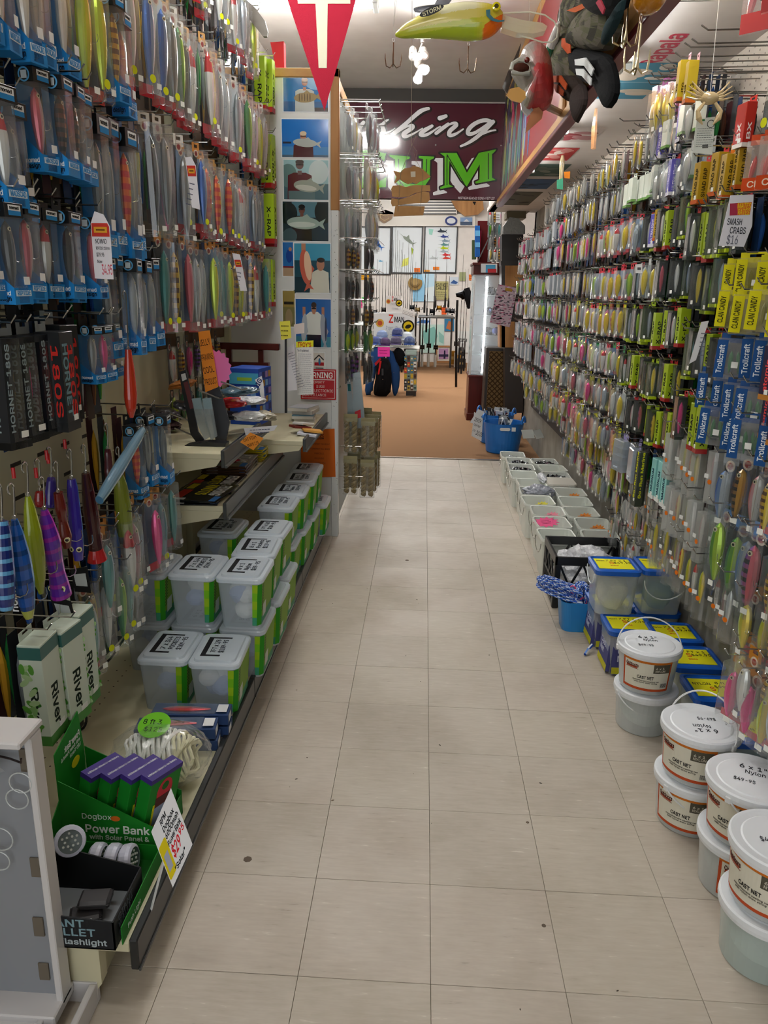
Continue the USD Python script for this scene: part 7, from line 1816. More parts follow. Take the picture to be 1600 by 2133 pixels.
cb = thing('toy_crab', 'cream plastic crab dangling on a line before the right wall', 'decoration'); Yc = 2.3; q = at(1478, 205, y=Yc); CR = (206, 182, 136)
s = trimesh.creation.icosphere(2, 1.0); part(cb, 'shell', B().add(s.vertices * [0.024, 0.02, 0.016] + q, s.faces, CR, True), 'gloss')
for k in range(8):
 a = [2.5, 2.75, 3.0, 3.3, 0.64, 0.39, 0.14, -0.16][k]; sg2 = 1 if k > 3 else -1
 p1 = q + np.array([math.cos(a) * 0.035, -0.005, math.sin(a) * 0.028]); p2 = q + np.array([math.cos(a) * 0.062, 0.004, math.sin(a) * 0.05 + 0.012])
 part(cb, 'leg', B().tube([q + np.array([math.cos(a) * 0.018, 0, math.sin(a) * 0.012]), p1, p2], [0.0042, 0.0035, 0.0012], 6, CR), 'gloss')
for s_ in (-1, 1):
 part(cb, 'claw', B().tube([q + (s_ * 0.014, -0.008, -0.012), q + (s_ * 0.03, -0.012, -0.034), q + (s_ * 0.026, -0.012, -0.05), q + (s_ * 0.014, -0.012, -0.066)], [0.004, 0.006, 0.008, 0.0012], 8, CR), 'gloss')
part(cb, 'line', B().tube([q + (0, 0, 0.01), at(1500, -20, y=Yc)], 0.0009, 4, (226, 226, 222)), 'gloss')
t = px_slab('instruction_card', [(1452, 247), (1490, 243), (1484, 322), (1443, 318)], 2.32, 0.004, '#d4d8ce', 'card', 'white printed back of a pack below the dangling crab', 'pack', dec=lambda e, pl, y: (e.poly(PY([(1455, 249), (1468, 248), (1468, 252), (1455, 253)], y), 0.0004, '#3c7a4c', FY(y - 0.0002)), scrawl(e, at(1453, 266, y=y - 0.0005), (1, 0, 0.03), (0, 0, 1), 0.045, 0.05, 9, '#7c807c', 17), e.poly(sg.Point(*at(1481, 258, y=y)[[0, 2]]).buffer(0.010).difference(sg.Point(*at(1481, 258, y=y)[[0, 2]]).buffer(0.0085)), 0.0004, '#3a3c3a', FY(y - 0.0002)), e.poly(PY([(1463, 302), (1475, 301), (1475, 308), (1463, 309)], y), 0.0004, '#5a5c5a', FY(y - 0.0002))))
def smash(e, pl, y):
 e.poly(PY([(1521, 424), (1566, 421), (1562, 447), (1520, 449)], y), 0.0004, '#a8344c', FY(y - 0.0002)); e.poly(PY([(1535, 424), (1566, 421), (1562, 447), (1537, 448)], y), 0.0006, '#d8702c', FY(y - 0.0002))
 for s, px, py, h_, w_, c in (('MATES', 1536, 434, 0.014, 0.034, '#e8d020'), ('RATES', 1536, 447, 0.014, 0.03, '#e8d020'), ('SMASH', 1514, 468, 0.016, 0.038, '#24262c'), ('CRABS', 1519, 486, 0.016, 0.042, '#24262c'), ('$16', 1512, 508, 0.022, 0.03, '#6a6c78')):
  e.text(s, h_, c, frame(at(px, py, y=y - 0.001), (1, 0, -0.02), (-0.12, 0, 1)), False, fit=w_)
px_slab('price_sign', [(1522, 407), (1570, 405), (1567, 470), (1550, 514), (1497, 512)], 2.18, 0.0015, '#dcdae0', 'card', 'white sign reading SMASH CRABS with an orange promotional print', 'price sign', dec=smash)
px_slab('price_tag', [(1461, 671), (1477, 668), (1450, 750), (1436, 758)], 2.32, 0.001, '#dcdcdc', 'card', 'long narrow white price tag over the blue-labelled bags', 'price tag', dec=lambda e, pl, y: scrawl(e, at(1461, 690, y=y - 0.0005), (0.9, 0, 0.0), (0.3, 0, 1), 0.016, 0.075, 6, '#6a6c78', 41))
px_slab('barcode_tag', [(1324, 551), (1338, 549), (1338, 569), (1324, 569)], 3.2, 0.001, '#e4e4e4', 'card', 'small white barcode tag between lime cartons', 'price tag', dec=lambda e, pl, y: e.poly(PY([(1328, 557), (1335, 557), (1335, 562), (1328, 562)], y), 0.0004, '#5a5a5c', FY(y - 0.0002)))
ts = at(1242, 226, x=0.80); te = at(1236, 310, x=0.80)
solo('streamer', B().tube([ts, (ts + te) / 2 + (0, 0.01, 0), te], [0.006, 0.014, 0.012], 4, (232, 176, 120)), 'frost', 'pale orange streamer hanging by the low ceiling', 'streamer')
sk = thing('squid_lure', 'cream squid skirt lure dangling with orange and teal cards', 'fishing lure'); q = at(1172, 328, x=0.86); b = B()
for k in range(7):
 a = k * 2 * PI / 7; b.tube([q + (0, 0, 0.03), q + (0.012 * math.cos(a), 0.02 * math.sin(a), -0.03), q + (0.008 * math.cos(a), 0.015 * math.sin(a), -0.14)], [0.006, 0.005, 0.002], 5, (206, 196, 160))
part(sk, 'skirt', b, 'gloss'); part(sk, 'line', B().tube([q + (0, 0, 0.03), q + (0, 0, 0.25)], 0.001, 4, (220, 220, 216)), 'gloss')
for k, (pts, c, lab) in enumerate(((((1160, 375), (1173, 371), (1173, 395), (1160, 393)), '#4cb08c', 'teal'), (((1175, 358), (1188, 357), (1187, 372), (1176, 371)), '#e88a1c', 'orange'))):
 px_slab('coloured_card', list(pts), 5.0, 0.001, c, 'card', f'small {lab} card among the far lures below the mural', 'price tag')
# ================================================================== photo board at the end of the left shelving, and its side with packs
Yp = 4.66
pbd = thing('photo_board', 'white end panel with timber frame covered in fishing photographs', 'display board')
part(pbd, 'panel', B().box(-1.19, -0.555, Yp, Yp + 0.03, 0.0, 2.66, (206, 208, 206)), 'paint')
part(pbd, 'edge_post', B().box(-0.555, -0.513, Yp - 0.012, Yp + 0.05, 0.0, 1.97, (206, 210, 208), 0.002), 'paint')
part(pbd, 'timber_post', B().box(-0.56, -0.513, Yp - 0.012, Yp + 0.05, 1.97, 2.70, (176, 124, 64), 0.003), 'wood')
part(pbd, 'timber_rail', B().box(-1.19, -0.513, Yp - 0.012, Yp + 0.05, 2.655, 2.70, (176, 124, 64), 0.003), 'pine')
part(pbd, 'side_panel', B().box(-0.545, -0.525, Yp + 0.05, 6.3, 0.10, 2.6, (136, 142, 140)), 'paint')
part(pbd, 'timber_rail', B().box(-0.55, -0.515, Yp + 0.05, 6.3, 2.6, 2.66, (176, 124, 64), 0.003), 'pine')
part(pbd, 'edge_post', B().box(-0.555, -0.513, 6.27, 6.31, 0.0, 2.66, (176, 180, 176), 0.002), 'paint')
b = B(); g = random.Random(4)
for k in range(40):
 q = at(g.uniform(694, 703), g.uniform(420, 1100), y=Yp - 0.0125); b.lathe([(0.0022, 0), (0, 0.0004)], 5, (70, 66, 60), frame((q[0], Yp - 0.0121, q[2]), (1, 0, 0), (0, 0, 1)))
part(pbd, 'nail_holes', b, 'paper', kind='stuff')

SKIN, DK = (176, 124, 98), (24, 30, 36)


def photo(px0, py0, px1, py1, label, layers, border=(222, 226, 228), k=0):
 "a flat print: layers of shapes in unit coordinates of the picture"
 t = thing('fishing_photo', label, 'photograph'); y = Yp - 0.0012 - 0.0004 * (k % 3)
 a, c = at(px0, py1, y=y), at(px1, py0, y=y); w, h = c[0] - a[0], c[2] - a[2]
 part(t, 'paper', B().poly(sg.box(a[0] - 0.006, a[2] - 0.006, c[0] + 0.006, c[2] + 0.006), 0.0006, border, FY(y + 0.0002)), 'paper')
 e = B(); fr = sg.box(0, 0, 1, 1)
 for i, (shp, col) in enumerate(layers):
  g_ = sa.affine_transform(shp.intersection(fr), [w, 0, 0, h, a[0], a[2]])
  e.poly(g_, 0.0002, col, FY(y - 0.0003 - 0.00022 * i))
 part(t, 'picture', e, 'gloss', kind=None)
 return t


EL = lambda x, y, a, b_, r=0: sa.rotate(sa.scale(sg.Point(x, y).buffer(1, 10), a, b_), r)
FULL = sg.box(0, 0, 1, 1)


def fish_s(x, y, L, H, r=0, up=1):
 "a fish silhouette, head to the left"
 f = unary_union([EL(x, y, L, H), sg.Polygon([(x + L * 0.8, y), (x + L * 1.35, y + H * 0.9), (x + L * 1.2, y), (x + L * 1.35, y - H * 0.9)]), sg.Polygon([(x - L * 0.2, y + H * 0.8), (x + L * 0.2, y + H * 1.45), (x + L * 0.5, y + H * 0.7)])])
 return sa.rotate(f, r, origin=(x, y))


def person_s(x, w, shirt, top=0.86, hat=None, skin=SKIN, trousers=None, base=0.0, sh=0.6):
 "a person seen from the waist up: body, neck, head, cap"
 return [(unary_union([sg.Polygon([(x - w, base), (x + w, base), (x + w * 0.95, sh - 0.06), (x + w * 0.5, sh), (x - w * 0.5, sh), (x - w * 0.95, sh - 0.06)]).buffer(0.02)]), shirt), (sg.box(x - w * 0.18, sh - 0.03, x + w * 0.18, sh + 0.07), skin),
   (EL(x, top - 0.12, w * 0.34, 0.115), skin), (EL(x, top - 0.05, w * 0.36, 0.06), hat or (50, 40, 32)), (sg.box(x - w * 0.3, top - 0.135, x + w * 0.3, top - 0.11), (30, 30, 34))]


photo(591, 163, 683, 232, 'photo of a bearded person in grey shirt holding a striped fish, top of the board', [(FULL, (30, 110, 176)), (EL(0.75, 0.85, 0.25, 0.2), (120, 170, 210)), (sg.box(0, 0, 1, 0.3), (40, 90, 140)), (sg.box(0.5, 0, 1, 0.12), (60, 40, 40))] + person_s(0.48, 0.2, (178, 184, 184), 1.0, (190, 160, 140), sh=0.66) + [(fish_s(0.5, 0.42, 0.26, 0.15, 6), (150, 128, 84))] + [(EL(0.36 + 0.06 * q, 0.42, 0.012, 0.12), (96, 76, 48)) for q in range(5)], k=0)
photo(588, 249, 684, 327, 'photo of a person in maroon top holding a silver fish under deep blue sky', [(FULL, (24, 112, 196)), (sg.box(0, 0, 1, 0.28), (60, 130, 190)), (sg.box(0, 0.0, 1, 0.06), (70, 96, 120))] + person_s(0.46, 0.2, (74, 24, 34), 0.68, (200, 180, 150), sh=0.36) + [(fish_s(0.5, 0.38, 0.26, 0.11, -6), (168, 176, 172)), (sg.box(0.02, 0.36, 0.2, 0.41), (30, 40, 60))], k=1)
photo(592, 334, 684, 415, 'photo of a person in dark red shirt with a large barramundi before silver trees', [(FULL, (150, 190, 196)), (sg.box(0, 0, 1, 0.4), (70, 104, 112)), (EL(0.78, 0.7, 0.22, 0.3), (196, 214, 214)), (EL(0.1, 0.6, 0.2, 0.3), (96, 130, 130))] + person_s(0.36, 0.26, (90, 28, 40), 1.0, (70, 60, 60), (110, 84, 84), sh=0.66) + [(sg.box(0.1, 0, 0.7, 0.22), (90, 116, 120)), (fish_s(0.52, 0.34, 0.3, 0.15, -8), (150, 160, 148)), (EL(0.5, 0.3, 0.24, 0.07, -8), (196, 200, 190))], k=2)
photo(590, 421, 684, 501, 'dark evening photo of a person holding a big pale fish', [(FULL, (34, 52, 60)), (sg.box(0.2, 0.6, 0.75, 1), (80, 124, 140)), (EL(0.9, 0.75, 0.2, 0.3), (16, 30, 30)), (EL(0.12, 0.7, 0.2, 0.28), (20, 34, 36))] + person_s(0.42, 0.2, (16, 18, 22), 0.92, (18, 18, 20), (110, 70, 60), sh=0.62) + [(fish_s(0.45, 0.46, 0.36, 0.16, -3), (150, 172, 162)), (EL(0.42, 0.42, 0.3, 0.07), (190, 204, 196)), (EL(0.15, 0.12, 0.16, 0.2), (60, 84, 90))], k=0)
photo(614, 508, 688, 609, 'photo of a smiling person holding a red emperor fish upright by the jaw', [(FULL, (60, 150, 184)), (sg.box(0, 0.3, 1, 0.66), (30, 76, 92)), (sg.box(0, 0, 1, 0.32), (20, 52, 66)), (sg.Polygon([(0.42, 0), (0.98, 0), (0.95, 0.42), (0.7, 0.5), (0.5, 0.42)]), (206, 206, 190)), (EL(0.73, 0.58, 0.11, 0.13), SKIN), (EL(0.74, 0.67, 0.11, 0.05), (40, 30, 26)), (sg.box(0.2, 0.8, 0.32, 1), SKIN), (fish_s(0.32, 0.52, 0.36, 0.16, -80), (196, 96, 76)), (EL(0.38, 0.55, 0.1, 0.3, 8), (226, 190, 160))], k=1)
photo(617, 624, 689, 722, 'photo of a person in white shirt lifting two tuna by their tails', [(FULL, (28, 96, 170)), (sg.box(0, 0, 1, 0.22), (60, 130, 150)), (sg.box(0.32, 0, 0.72, 0.3), (18, 20, 24))] + person_s(0.52, 0.21, (214, 220, 214), 0.93, (60, 46, 38), base=0.28, sh=0.72) + [(sg.box(0.2, 0.64, 0.28, 0.84), SKIN), (sg.box(0.74, 0.64, 0.82, 0.84), SKIN), (fish_s(0.24, 0.4, 0.3, 0.085, -95), (168, 178, 186)), (fish_s(0.8, 0.38, 0.32, 0.09, -84), (150, 160, 172)), (EL(0.86, 0.38, 0.03, 0.25), (40, 56, 84))], k=2)
photo(590, 505, 611, 575, 'blue edge of a photo beside the red emperor picture', [(FULL, (40, 110, 180)), (sg.box(0, 0, 1, 0.25), (176, 150, 120)), (EL(0.6, 0.6, 0.3, 0.2), (30, 70, 150)), (EL(0.7, 0.8, 0.15, 0.06), SKIN), (sg.box(0, 0.25, 1, 0.3), (120, 40, 50))], k=0)
photo(590, 606, 614, 680, 'olive tinted clipping with lettering beside the tuna photo', [(FULL, (122, 116, 70)), (sg.box(0, 0.55, 1, 1), (150, 132, 70)), (EL(0.5, 0.25, 0.3, 0.25), (150, 132, 96)), (sg.box(0.1, 0.62, 0.9, 0.7), (40, 36, 24))], k=1)
photo(653, 735, 676, 768, 'small sticker with a red and white house logo above the warning sign', [(FULL, (212, 206, 196)), (sg.Polygon([(0.05, 0.6), (0.5, 0.9), (0.95, 0.6), (0.9, 0.52), (0.5, 0.8), (0.1, 0.52)]), (60, 56, 52)), (sg.box(0.1, 0.2, 0.95, 0.4), (170, 36, 40)), (EL(0.55, 0.45, 0.1, 0.22), (60, 110, 150)), (sg.box(0.2, 0.02, 0.9, 0.08), (60, 56, 52))], k=0)
ww = thing('warning_sign', 'red and white warning sign about electronic surveillance on the photo board', 'sign'); y = Yp - 0.014
q0, q1 = at(628, 830, y=y), at(699, 771, y=y); RX = sg.box(q0[0], q0[2], q1[0], q1[2])
part(ww, 'board', B().poly(RX.buffer(0.004), 0.002, '#b01822', FY(y + 0.002)), 'gloss')
e = B().poly(RX.buffer(-0.004).difference(RX.buffer(-0.0065)), 0.0004, '#e6dcd8', FY(y - 0.0002)).box(q0[0] + 0.006, q1[0] - 0.006, y - 0.0006, y, q1[2] - 0.062, q1[2] - 0.057, '#e6dcd8')
e.text('WARNING', 0.034, '#ece6e2', frame((q1[0] - 0.205, y - 0.0002, q1[2] - 0.05), (1, 0, 0), (0, 0, 1)), True, fit=0.188)
for i, s in enumerate(('THIS PROPERTY', 'IS UNDER', '24HR ELECTRONIC', 'SURVEILLANCE')):
 v, f = text_poly(s, 0.0165, False); w_ = v[:, 0].max()
 e.text(s, 0.0165, '#e0d0cc', frame((q0[0] + 0.008 + (0.085 if i in (1,) else 0.0), y - 0.0002, q1[2] - 0.083 - i * 0.026), (1, 0, 0), (0, 0, 1)), False, fit=[0.135, 0.05, 0.188, 0.145][i])
part(ww, 'lettering', e, 'paper')
og = thing('notice_sheet', 'orange paper notice headed BAGS at the foot of the photo board', 'notice'); y = Yp - 0.014
pl = PY([(626, 897), (697, 893), (699, 993), (628, 996)], y); part(og, 'sheet', B().poly(pl, 0.001, '#c86420', FY(y + 0.001)), 'paper')
e = B().text('BAGS', 0.028, '#4a2a14', frame(at(651, 912, y=y - 0.0002), (1, 0, 0), (0, 0, 1)), True, fit=0.07).poly(PY([(650, 914), (675, 913), (675, 914.5), (650, 915.5)], y), 0.0005, '#4a2a14', FY(y - 0.0003))
for i, (s, w_) in enumerate((('WE RESERVE THE RIGHT', 0.13), ('TO INSPECT ALL BAGS', 0.13), ('PARCELS', 0.06), ('ON LEAVING', 0.06), ('THANK YOU', 0.07))):
 e.text(s, 0.0105, '#6a3c1c', frame(at(644 if i < 2 else 655, 926 + i * 10, y=y - 0.0002), (1, 0, 0), (0, 0, 1)), False, fit=w_)
part(og, 'lettering', e, 'paper')
# packs on the aisle side of the board
PANEL = [(2.56, 0.26, 'top'), (2.28, 0.24, 'second'), (2.03, 0.22, 'third'), (1.82, 0.2, 'fourth'), (1.64, 0.14, 'fifth'), (1.47, 0.13, 'sixth'), (1.32, 0.13, 'seventh'), (1.16, 0.16, 'eighth')]
SVR = sleeve(0.24, 0.06, ('silver', 'pale grey', 'chartreuse', 'silver', 'white and yellow', 'pale grey'), ('#c0c4c4',), (None, None, '#b4c4b8'), (None,), False, 'panel', 0.03, (None,), 'clear sleeve')
DRK = sleeve(0.14, 0.05, ('brown', 'black and silver', 'gold'), ('#9a9a90',), ('#4a4a3a',), (None,), False, 'panel', 0.02, (None,), 'dark sleeve')
GRS = sleeve(0.13, 0.05, ('green', 'chartreuse'), ('#2a3a2a',), ('#3a7a34',), (None,), False, 'panel', 0.02, (None,), 'green card')
PLM = sleeve(0.16, 0.05, ('brown', 'purple', 'black and silver'), ('#a8a8a4',), ('#3a3438',), (None,), False, 'panel', 0.02, (None,), 'plum sleeve')
hk = B()
for r, (z, h, rn) in enumerate(PANEL):
 fn = SVR if r < 3 else (DRK if r < 6 else (GRS if r == 6 else PLM))
 for ci, y_ in enumerate((4.80, 4.92, 5.06, 5.22, 5.42)):
  for d_ in range(2 if r < 3 or ci < 2 else 1):
   g = random.Random(r * 100 + ci * 10 + d_); key, build, name, head, cat, group = fn(g, 0)
   x_ = -0.47 + d_ * 0.115 + 0.02 * (ci % 2)
   copy(kind_of(key + '_p', build), name, f'{head}, {rn} row, {nth(ci)} hook from the front, {["inner", "outer"][d_]}', cat, (x_, y_, z), g.uniform(-30, -5), 'packs on the side of the photo board', tilt=g.uniform(-2, 2), scale=(1, 1, 0.92 if r < 3 else 1))
  hook_mesh(hk, -0.525, -0.29 if r < 3 else -0.32, y_, z + 0.003, 0.003)
 if r < 5:
  hk.tube([(-0.53, 4.76, z + 0.01), (-0.30, 4.77, z + 0.012), (-0.29, 5.45, z + 0.012)], 0.003, 5, (196, 196, 192))
part(pbd, 'display_hooks', hk, 'metal', kind='stuff')
px_slab('blank_card', [(738, 480), (752, 478), (735, 520), (728, 536), (720, 536)], 5.6, 0.002, '#b4c8e0', 'card', 'pale blue folded card hanging on the board side', 'card')
for k, (dx, lab) in enumerate(((0.0, 'inner'), (0.075, 'outer'))):
 t = thing('rig_bag', f'long teal backed clear bag hanging low on the board side, {lab} of two', 'bag', group='teal backed bags on the board side')
 P_ = [(722, 775), (731, 772), (737, 890), (724, 888)] if k == 0 else [(734, 778), (750, 775), (759, 868), (752, 893), (735, 890)]
 part(t, 'back_card', B().poly(PY(P_, 4.9), 0.002, '#3c8488', FY(4.9 + 0.03)), 'card')
 part(t, 'bag', B().poly(PY(P_, 4.9), 0.02, (168, 184, 190), FY(4.9 + 0.025)), 'frost')
 part(t, 'insert', B().poly(PY([(739, 858), (751, 853), (752, 870), (740, 873)] if k else [(724, 800), (730, 800), (731, 815), (725, 815)], 4.9), 0.0006, '#b8343c' if k else '#2c6c70', FY(4.9035)), 'paper')


def braid_pack(pr):
 part(pr, 'bag', B().box(-0.05, 0.05, -0.016, 0.016, -0.24, 0.0, (206, 200, 176), 0.006), 'clear')
 part(pr, 'header', B().box(-0.045, 0.045, -0.003, 0.003, -0.03, 0.02, (150, 142, 104)), 'card')
 b = B()
 for s_ in (-1, 1):
  for k in range(2):
   b.tube([(s_ * 0.024 + 0.009 * math.sin(u * 2.1 + k * PI), 0.008 * math.cos(u * 2.1 + k * PI), -0.03 - u * 0.0145) for u in np.linspace(0, 13.5, 34)], 0.0105, 6, (150, 132, 92) if k else (126, 108, 72))
 part(pr, 'rope_hank', b, 'rope')
for r, (z, n_) in enumerate(((0.745, 3), (0.47, 3))):
 for ci in range(n_):
  copy(kind_of('braid_pack', braid_pack), 'rope_pack', f'bag of tan plaited rope low on the photo board, {["upper", "lower"][r]} row, {nth(ci)} from the front', 'rope pack', (-0.455 + 0.012 * ci + 0.05 * (ci == 2), 4.86 + ci * 0.15, z), -6 * ci, 'tan rope packs on the photo board')
  copy(kind_of('braid_pack', braid_pack), 'rope_pack', f'outer bag of tan plaited rope on the photo board, {["upper", "lower"][r]} row, {nth(ci)} from the front', 'rope pack', (-0.345 + 0.012 * ci, 4.90 + ci * 0.15, z - 0.03), -4 * ci, 'tan rope packs on the photo board')
for k, (px, py) in enumerate(((756, 993), (750, 1019), (752, 930), (708, 808))):
 q = at(px, py, y=4.85); solo('peg_hook', B().tube([(-0.525, q[1], q[2]), (q[0], q[1], q[2]), (q[0] + 0.006, q[1], q[2] + 0.014)], 0.003, 6, (196, 192, 180)), 'metal', f'bare steel hook on the lower side of the photo board, {nth(k)} of four', 'hook', 'bare hooks low on the photo board')

# ================================================================== header sign
Ys_ = Y_JOIN - 0.03; SX = 0.0
hs = thing('shop_sign', 'large maroon hanging sign with white script and green capitals', 'sign')
c0, c1 = at(1050, 216, y=Ys_), at(1050, 417, y=Ys_)
part(hs, 'board', B().box(-1.2, 0.625, Ys_, Ys_ + 0.02, c1[2], c0[2], '#4a1226', 0.002), 'gloss')
part(hs, 'top_strip', B().box(-1.2, 0.625, Ys_ - 0.005, Ys_ + 0.02, c0[2], c0[2] + 0.012, (150, 146, 142)), 'paint')
SP = lambda u: sg.Polygon([(lambda q: (q[0], q[2]))(at(700 + a / 4, b_ / 4, y=Ys_)) for a, b_ in u])


def stroke(pts, w):
 "brush stroke in sign pixels: a chain of discs of varying width"
 P_ = np.array(pts, float); n_ = 8; W_ = np.broadcast_to(w, (len(P_),)).astype(float)
 tt = np.arange(len(P_)); u = np.linspace(0, len(P_) - 1, (len(P_) - 1) * n_ + 1)
 from scipy.interpolate import CubicSpline
 cs = CubicSpline(tt, P_)(u) if len(P_) > 2 else np.c_[np.interp(u, tt, P_[:, 0]), np.interp(u, tt, P_[:, 1])]
 ws = np.interp(u, tt, W_)
 return unary_union([sg.MultiPoint([cs[i], cs[i + 1]]).convex_hull.buffer((ws[i] + ws[i + 1]) / 4, 6) for i in range(len(cs) - 1)])


def to_sign(shape):
 f = lambda xs: [(lambda q: (q[0], q[2]))(at(700 + a / 4, b_ / 4, y=Ys_)) for a, b_ in xs]
 return unary_union([sg.Polygon(f(g_.exterior.coords), [f(i_.coords) for i_ in g_.interiors]) for g_ in getattr(shape, 'geoms', [shape]) if g_.geom_type == 'Polygon'])


script = unary_union([
 stroke([(230, 1020), (190, 1090), (215, 1115), (280, 1080)], [30, 36, 28, 12]), stroke([(285, 987), (312, 970)], [40, 30]),
 stroke([(290, 1122), (345, 1130), (392, 1104), (390, 1066), (388, 1040), (408, 1014), (436, 998)], [26, 36, 40, 36, 28, 22, 12]), stroke([(270, 1092), (350, 1048), (432, 1002)], [12, 14, 12]), stroke([(385, 1110), (440, 1100), (490, 1070)], [20, 14, 10]),
 stroke([(470, 1120), (560, 1050), (640, 980), (700, 930), (770, 905)], [36, 34, 34, 38, 26]), stroke([(505, 1112), (575, 1064), (630, 1044), (632, 1068), (572, 1108), (572, 1136), (625, 1124), (720, 1070)], [10, 14, 24, 36, 38, 34, 18, 10]),
 stroke([(800, 1050), (740, 1085), (705, 1120), (750, 1125), (820, 1085), (870, 1055)], [26, 36, 34, 26, 16, 12]), stroke([(865, 985), (915, 968)], [40, 30]),
 stroke([(935, 1035), (880, 1075), (835, 1110)], [30, 34, 30]), stroke([(855, 1095), (930, 1045), (985, 1025), (1000, 1045), (955, 1085), (945, 1125), (990, 1120), (1060, 1075)], [12, 16, 24, 36, 36, 34, 24, 12]),
 stroke([(1290, 1015), (1200, 1010), (1120, 1060), (1100, 1110), (1150, 1110), (1230, 1060), (1310, 1010)], [34, 34, 36, 36, 28, 24, 26]), stroke([(1310, 1015), (1240, 1085), (1150, 1160), (1040, 1218)], [32, 34, 32, 18]), stroke([(1180, 1140), (1260, 1100), (1330, 1085)], [14, 18, 14])])
capsM = [(865, 1275), (1005, 1275), (1090, 1440), (1190, 1275), (1335, 1245), (1325, 1262), (1300, 1285), (1300, 1480), (1330, 1500), (1165, 1530), (1160, 1515), (1195, 1500), (1198, 1370), (1090, 1555), (1040, 1500), (945, 1340), (940, 1535), (975, 1555), (870, 1575), (868, 1560), (905, 1545), (905, 1305)]
capsU = [(445, 1290), (615, 1305), (612, 1322), (580, 1335), (575, 1480), (610, 1530), (670, 1535), (720, 1500), (725, 1325), (690, 1318), (690, 1300), (818, 1305), (815, 1320), (785, 1335), (782, 1490), (740, 1550), (640, 1575), (540, 1560), (495, 1510), (492, 1330), (448, 1305)]
capsE = [(110, 1235), (330, 1262), (418, 1280), (400, 1345), (380, 1320), (320, 1300), (240, 1290), (240, 1395), (310, 1400), (340, 1370), (360, 1375), (352, 1450), (335, 1445), (310, 1425), (240, 1430), (240, 1535), (330, 1530), (420, 1475), (415, 1560), (110, 1570), (110, 1550), (150, 1535), (150, 1270), (110, 1255)]
caps = unary_union([sg.Polygon(p_).buffer(0) for p_ in (capsM, capsU, capsE)] + [sa.translate(sg.Polygon(capsE).buffer(0), -390, 0), sa.translate(sg.Polygon(capsE).buffer(0), -720, 0)])
lim = sg.box(-1400, 860, 1400, 1690)
lay = [(sa.translate(script.buffer(13), 4, 6), '#120a10'), (script, '#e4e6e8'), (sa.translate(caps.buffer(6), -55, 48), '#dcdee0'), (caps.buffer(13), '#100c10'), (caps, '#58b81c')]
e = B()
for i, (s_, c_) in enumerate(lay):
 e.poly(to_sign(s_.simplify(1.0).intersection(lim)), 0.0006, c_, FY(Ys_ - 0.0005 - 0.0007 * i))
inner = unary_union([sg.LineString(u).buffer(4) for u in ([(925, 1290), (1075, 1545)], [(925, 1300), (925, 1540)], [(1270, 1280), (1270, 1490)], [(520, 1330), (522, 1500), (560, 1548)], [(172, 1270), (172, 1540)], [(755, 1330), (750, 1490)])])
e.poly(to_sign(inner), 0.0006, '#1a3a0c', FY(Ys_ - 0.0042))
e.text('NORTHERN BEACHES SIGNS 49 577 237', 0.02, '#c8bcc0', frame(at(954, 415, y=Ys_ - 0.0005), (1, 0, 0), (0, 0, 1)), True, fit=0.32)
part(hs, 'lettering', e, 'gloss', 'white script ending in ishing above green EUM capitals with white shadow')
for k, (px, py) in enumerate(((908, 302), (1044, 303))):
 part(hs, 'screw', B().lathe([(0.008, 0), (0.005, 0.004), (0, 0.005)], 10, (190, 186, 184), frame(at(px, py, y=Ys_ - 0.0005), (1, 0, 0), (0, 0, 1))), 'metal')
# ================================================================== the back room
RC = lambda a, b_, c, d: [(a, b_), (c, b_), (c, d), (a, d)]
YB = Y_BACK - 0.006


def slab(name, label, cat, r, y, depth, col, mt='card', group=None, dec=None):
 return px_slab(name, RC(*r) if len(r) == 4 and not isinstance(r[0], tuple) else list(r), y, depth, col, mt, label, cat, group, dec)


def lay_px(e, y, items):
 for i, (pts, c) in enumerate(items):
  e.poly(PY(RC(*pts) if not isinstance(pts[0], tuple) else pts, y), 0.001, c, FY(y - 0.001 - 0.0012 * i))


def marlin(e, cx, cy, s, col, y, r=0):
 q = at(cx, cy, y=y); k = s * y / 1579
 f = unary_union([EL(0, 0, 1, 0.26), sg.Polygon([(-0.7, 0.05), (-1.9, 0.06), (-0.7, -0.05)]), sg.Polygon([(-0.5, 0.2), (-0.35, 0.75), (0.1, 0.3), (0.7, 0.2)]), sg.Polygon([(0.8, 0), (1.4, 0.55), (1.1, 0), (1.4, -0.55)])])
 e.poly(sa.translate(sa.scale(sa.rotate(f, r, origin=(0, 0)), k, k, origin=(0, 0)), q[0], q[2]), 0.001, col, FY(y - 0.004))


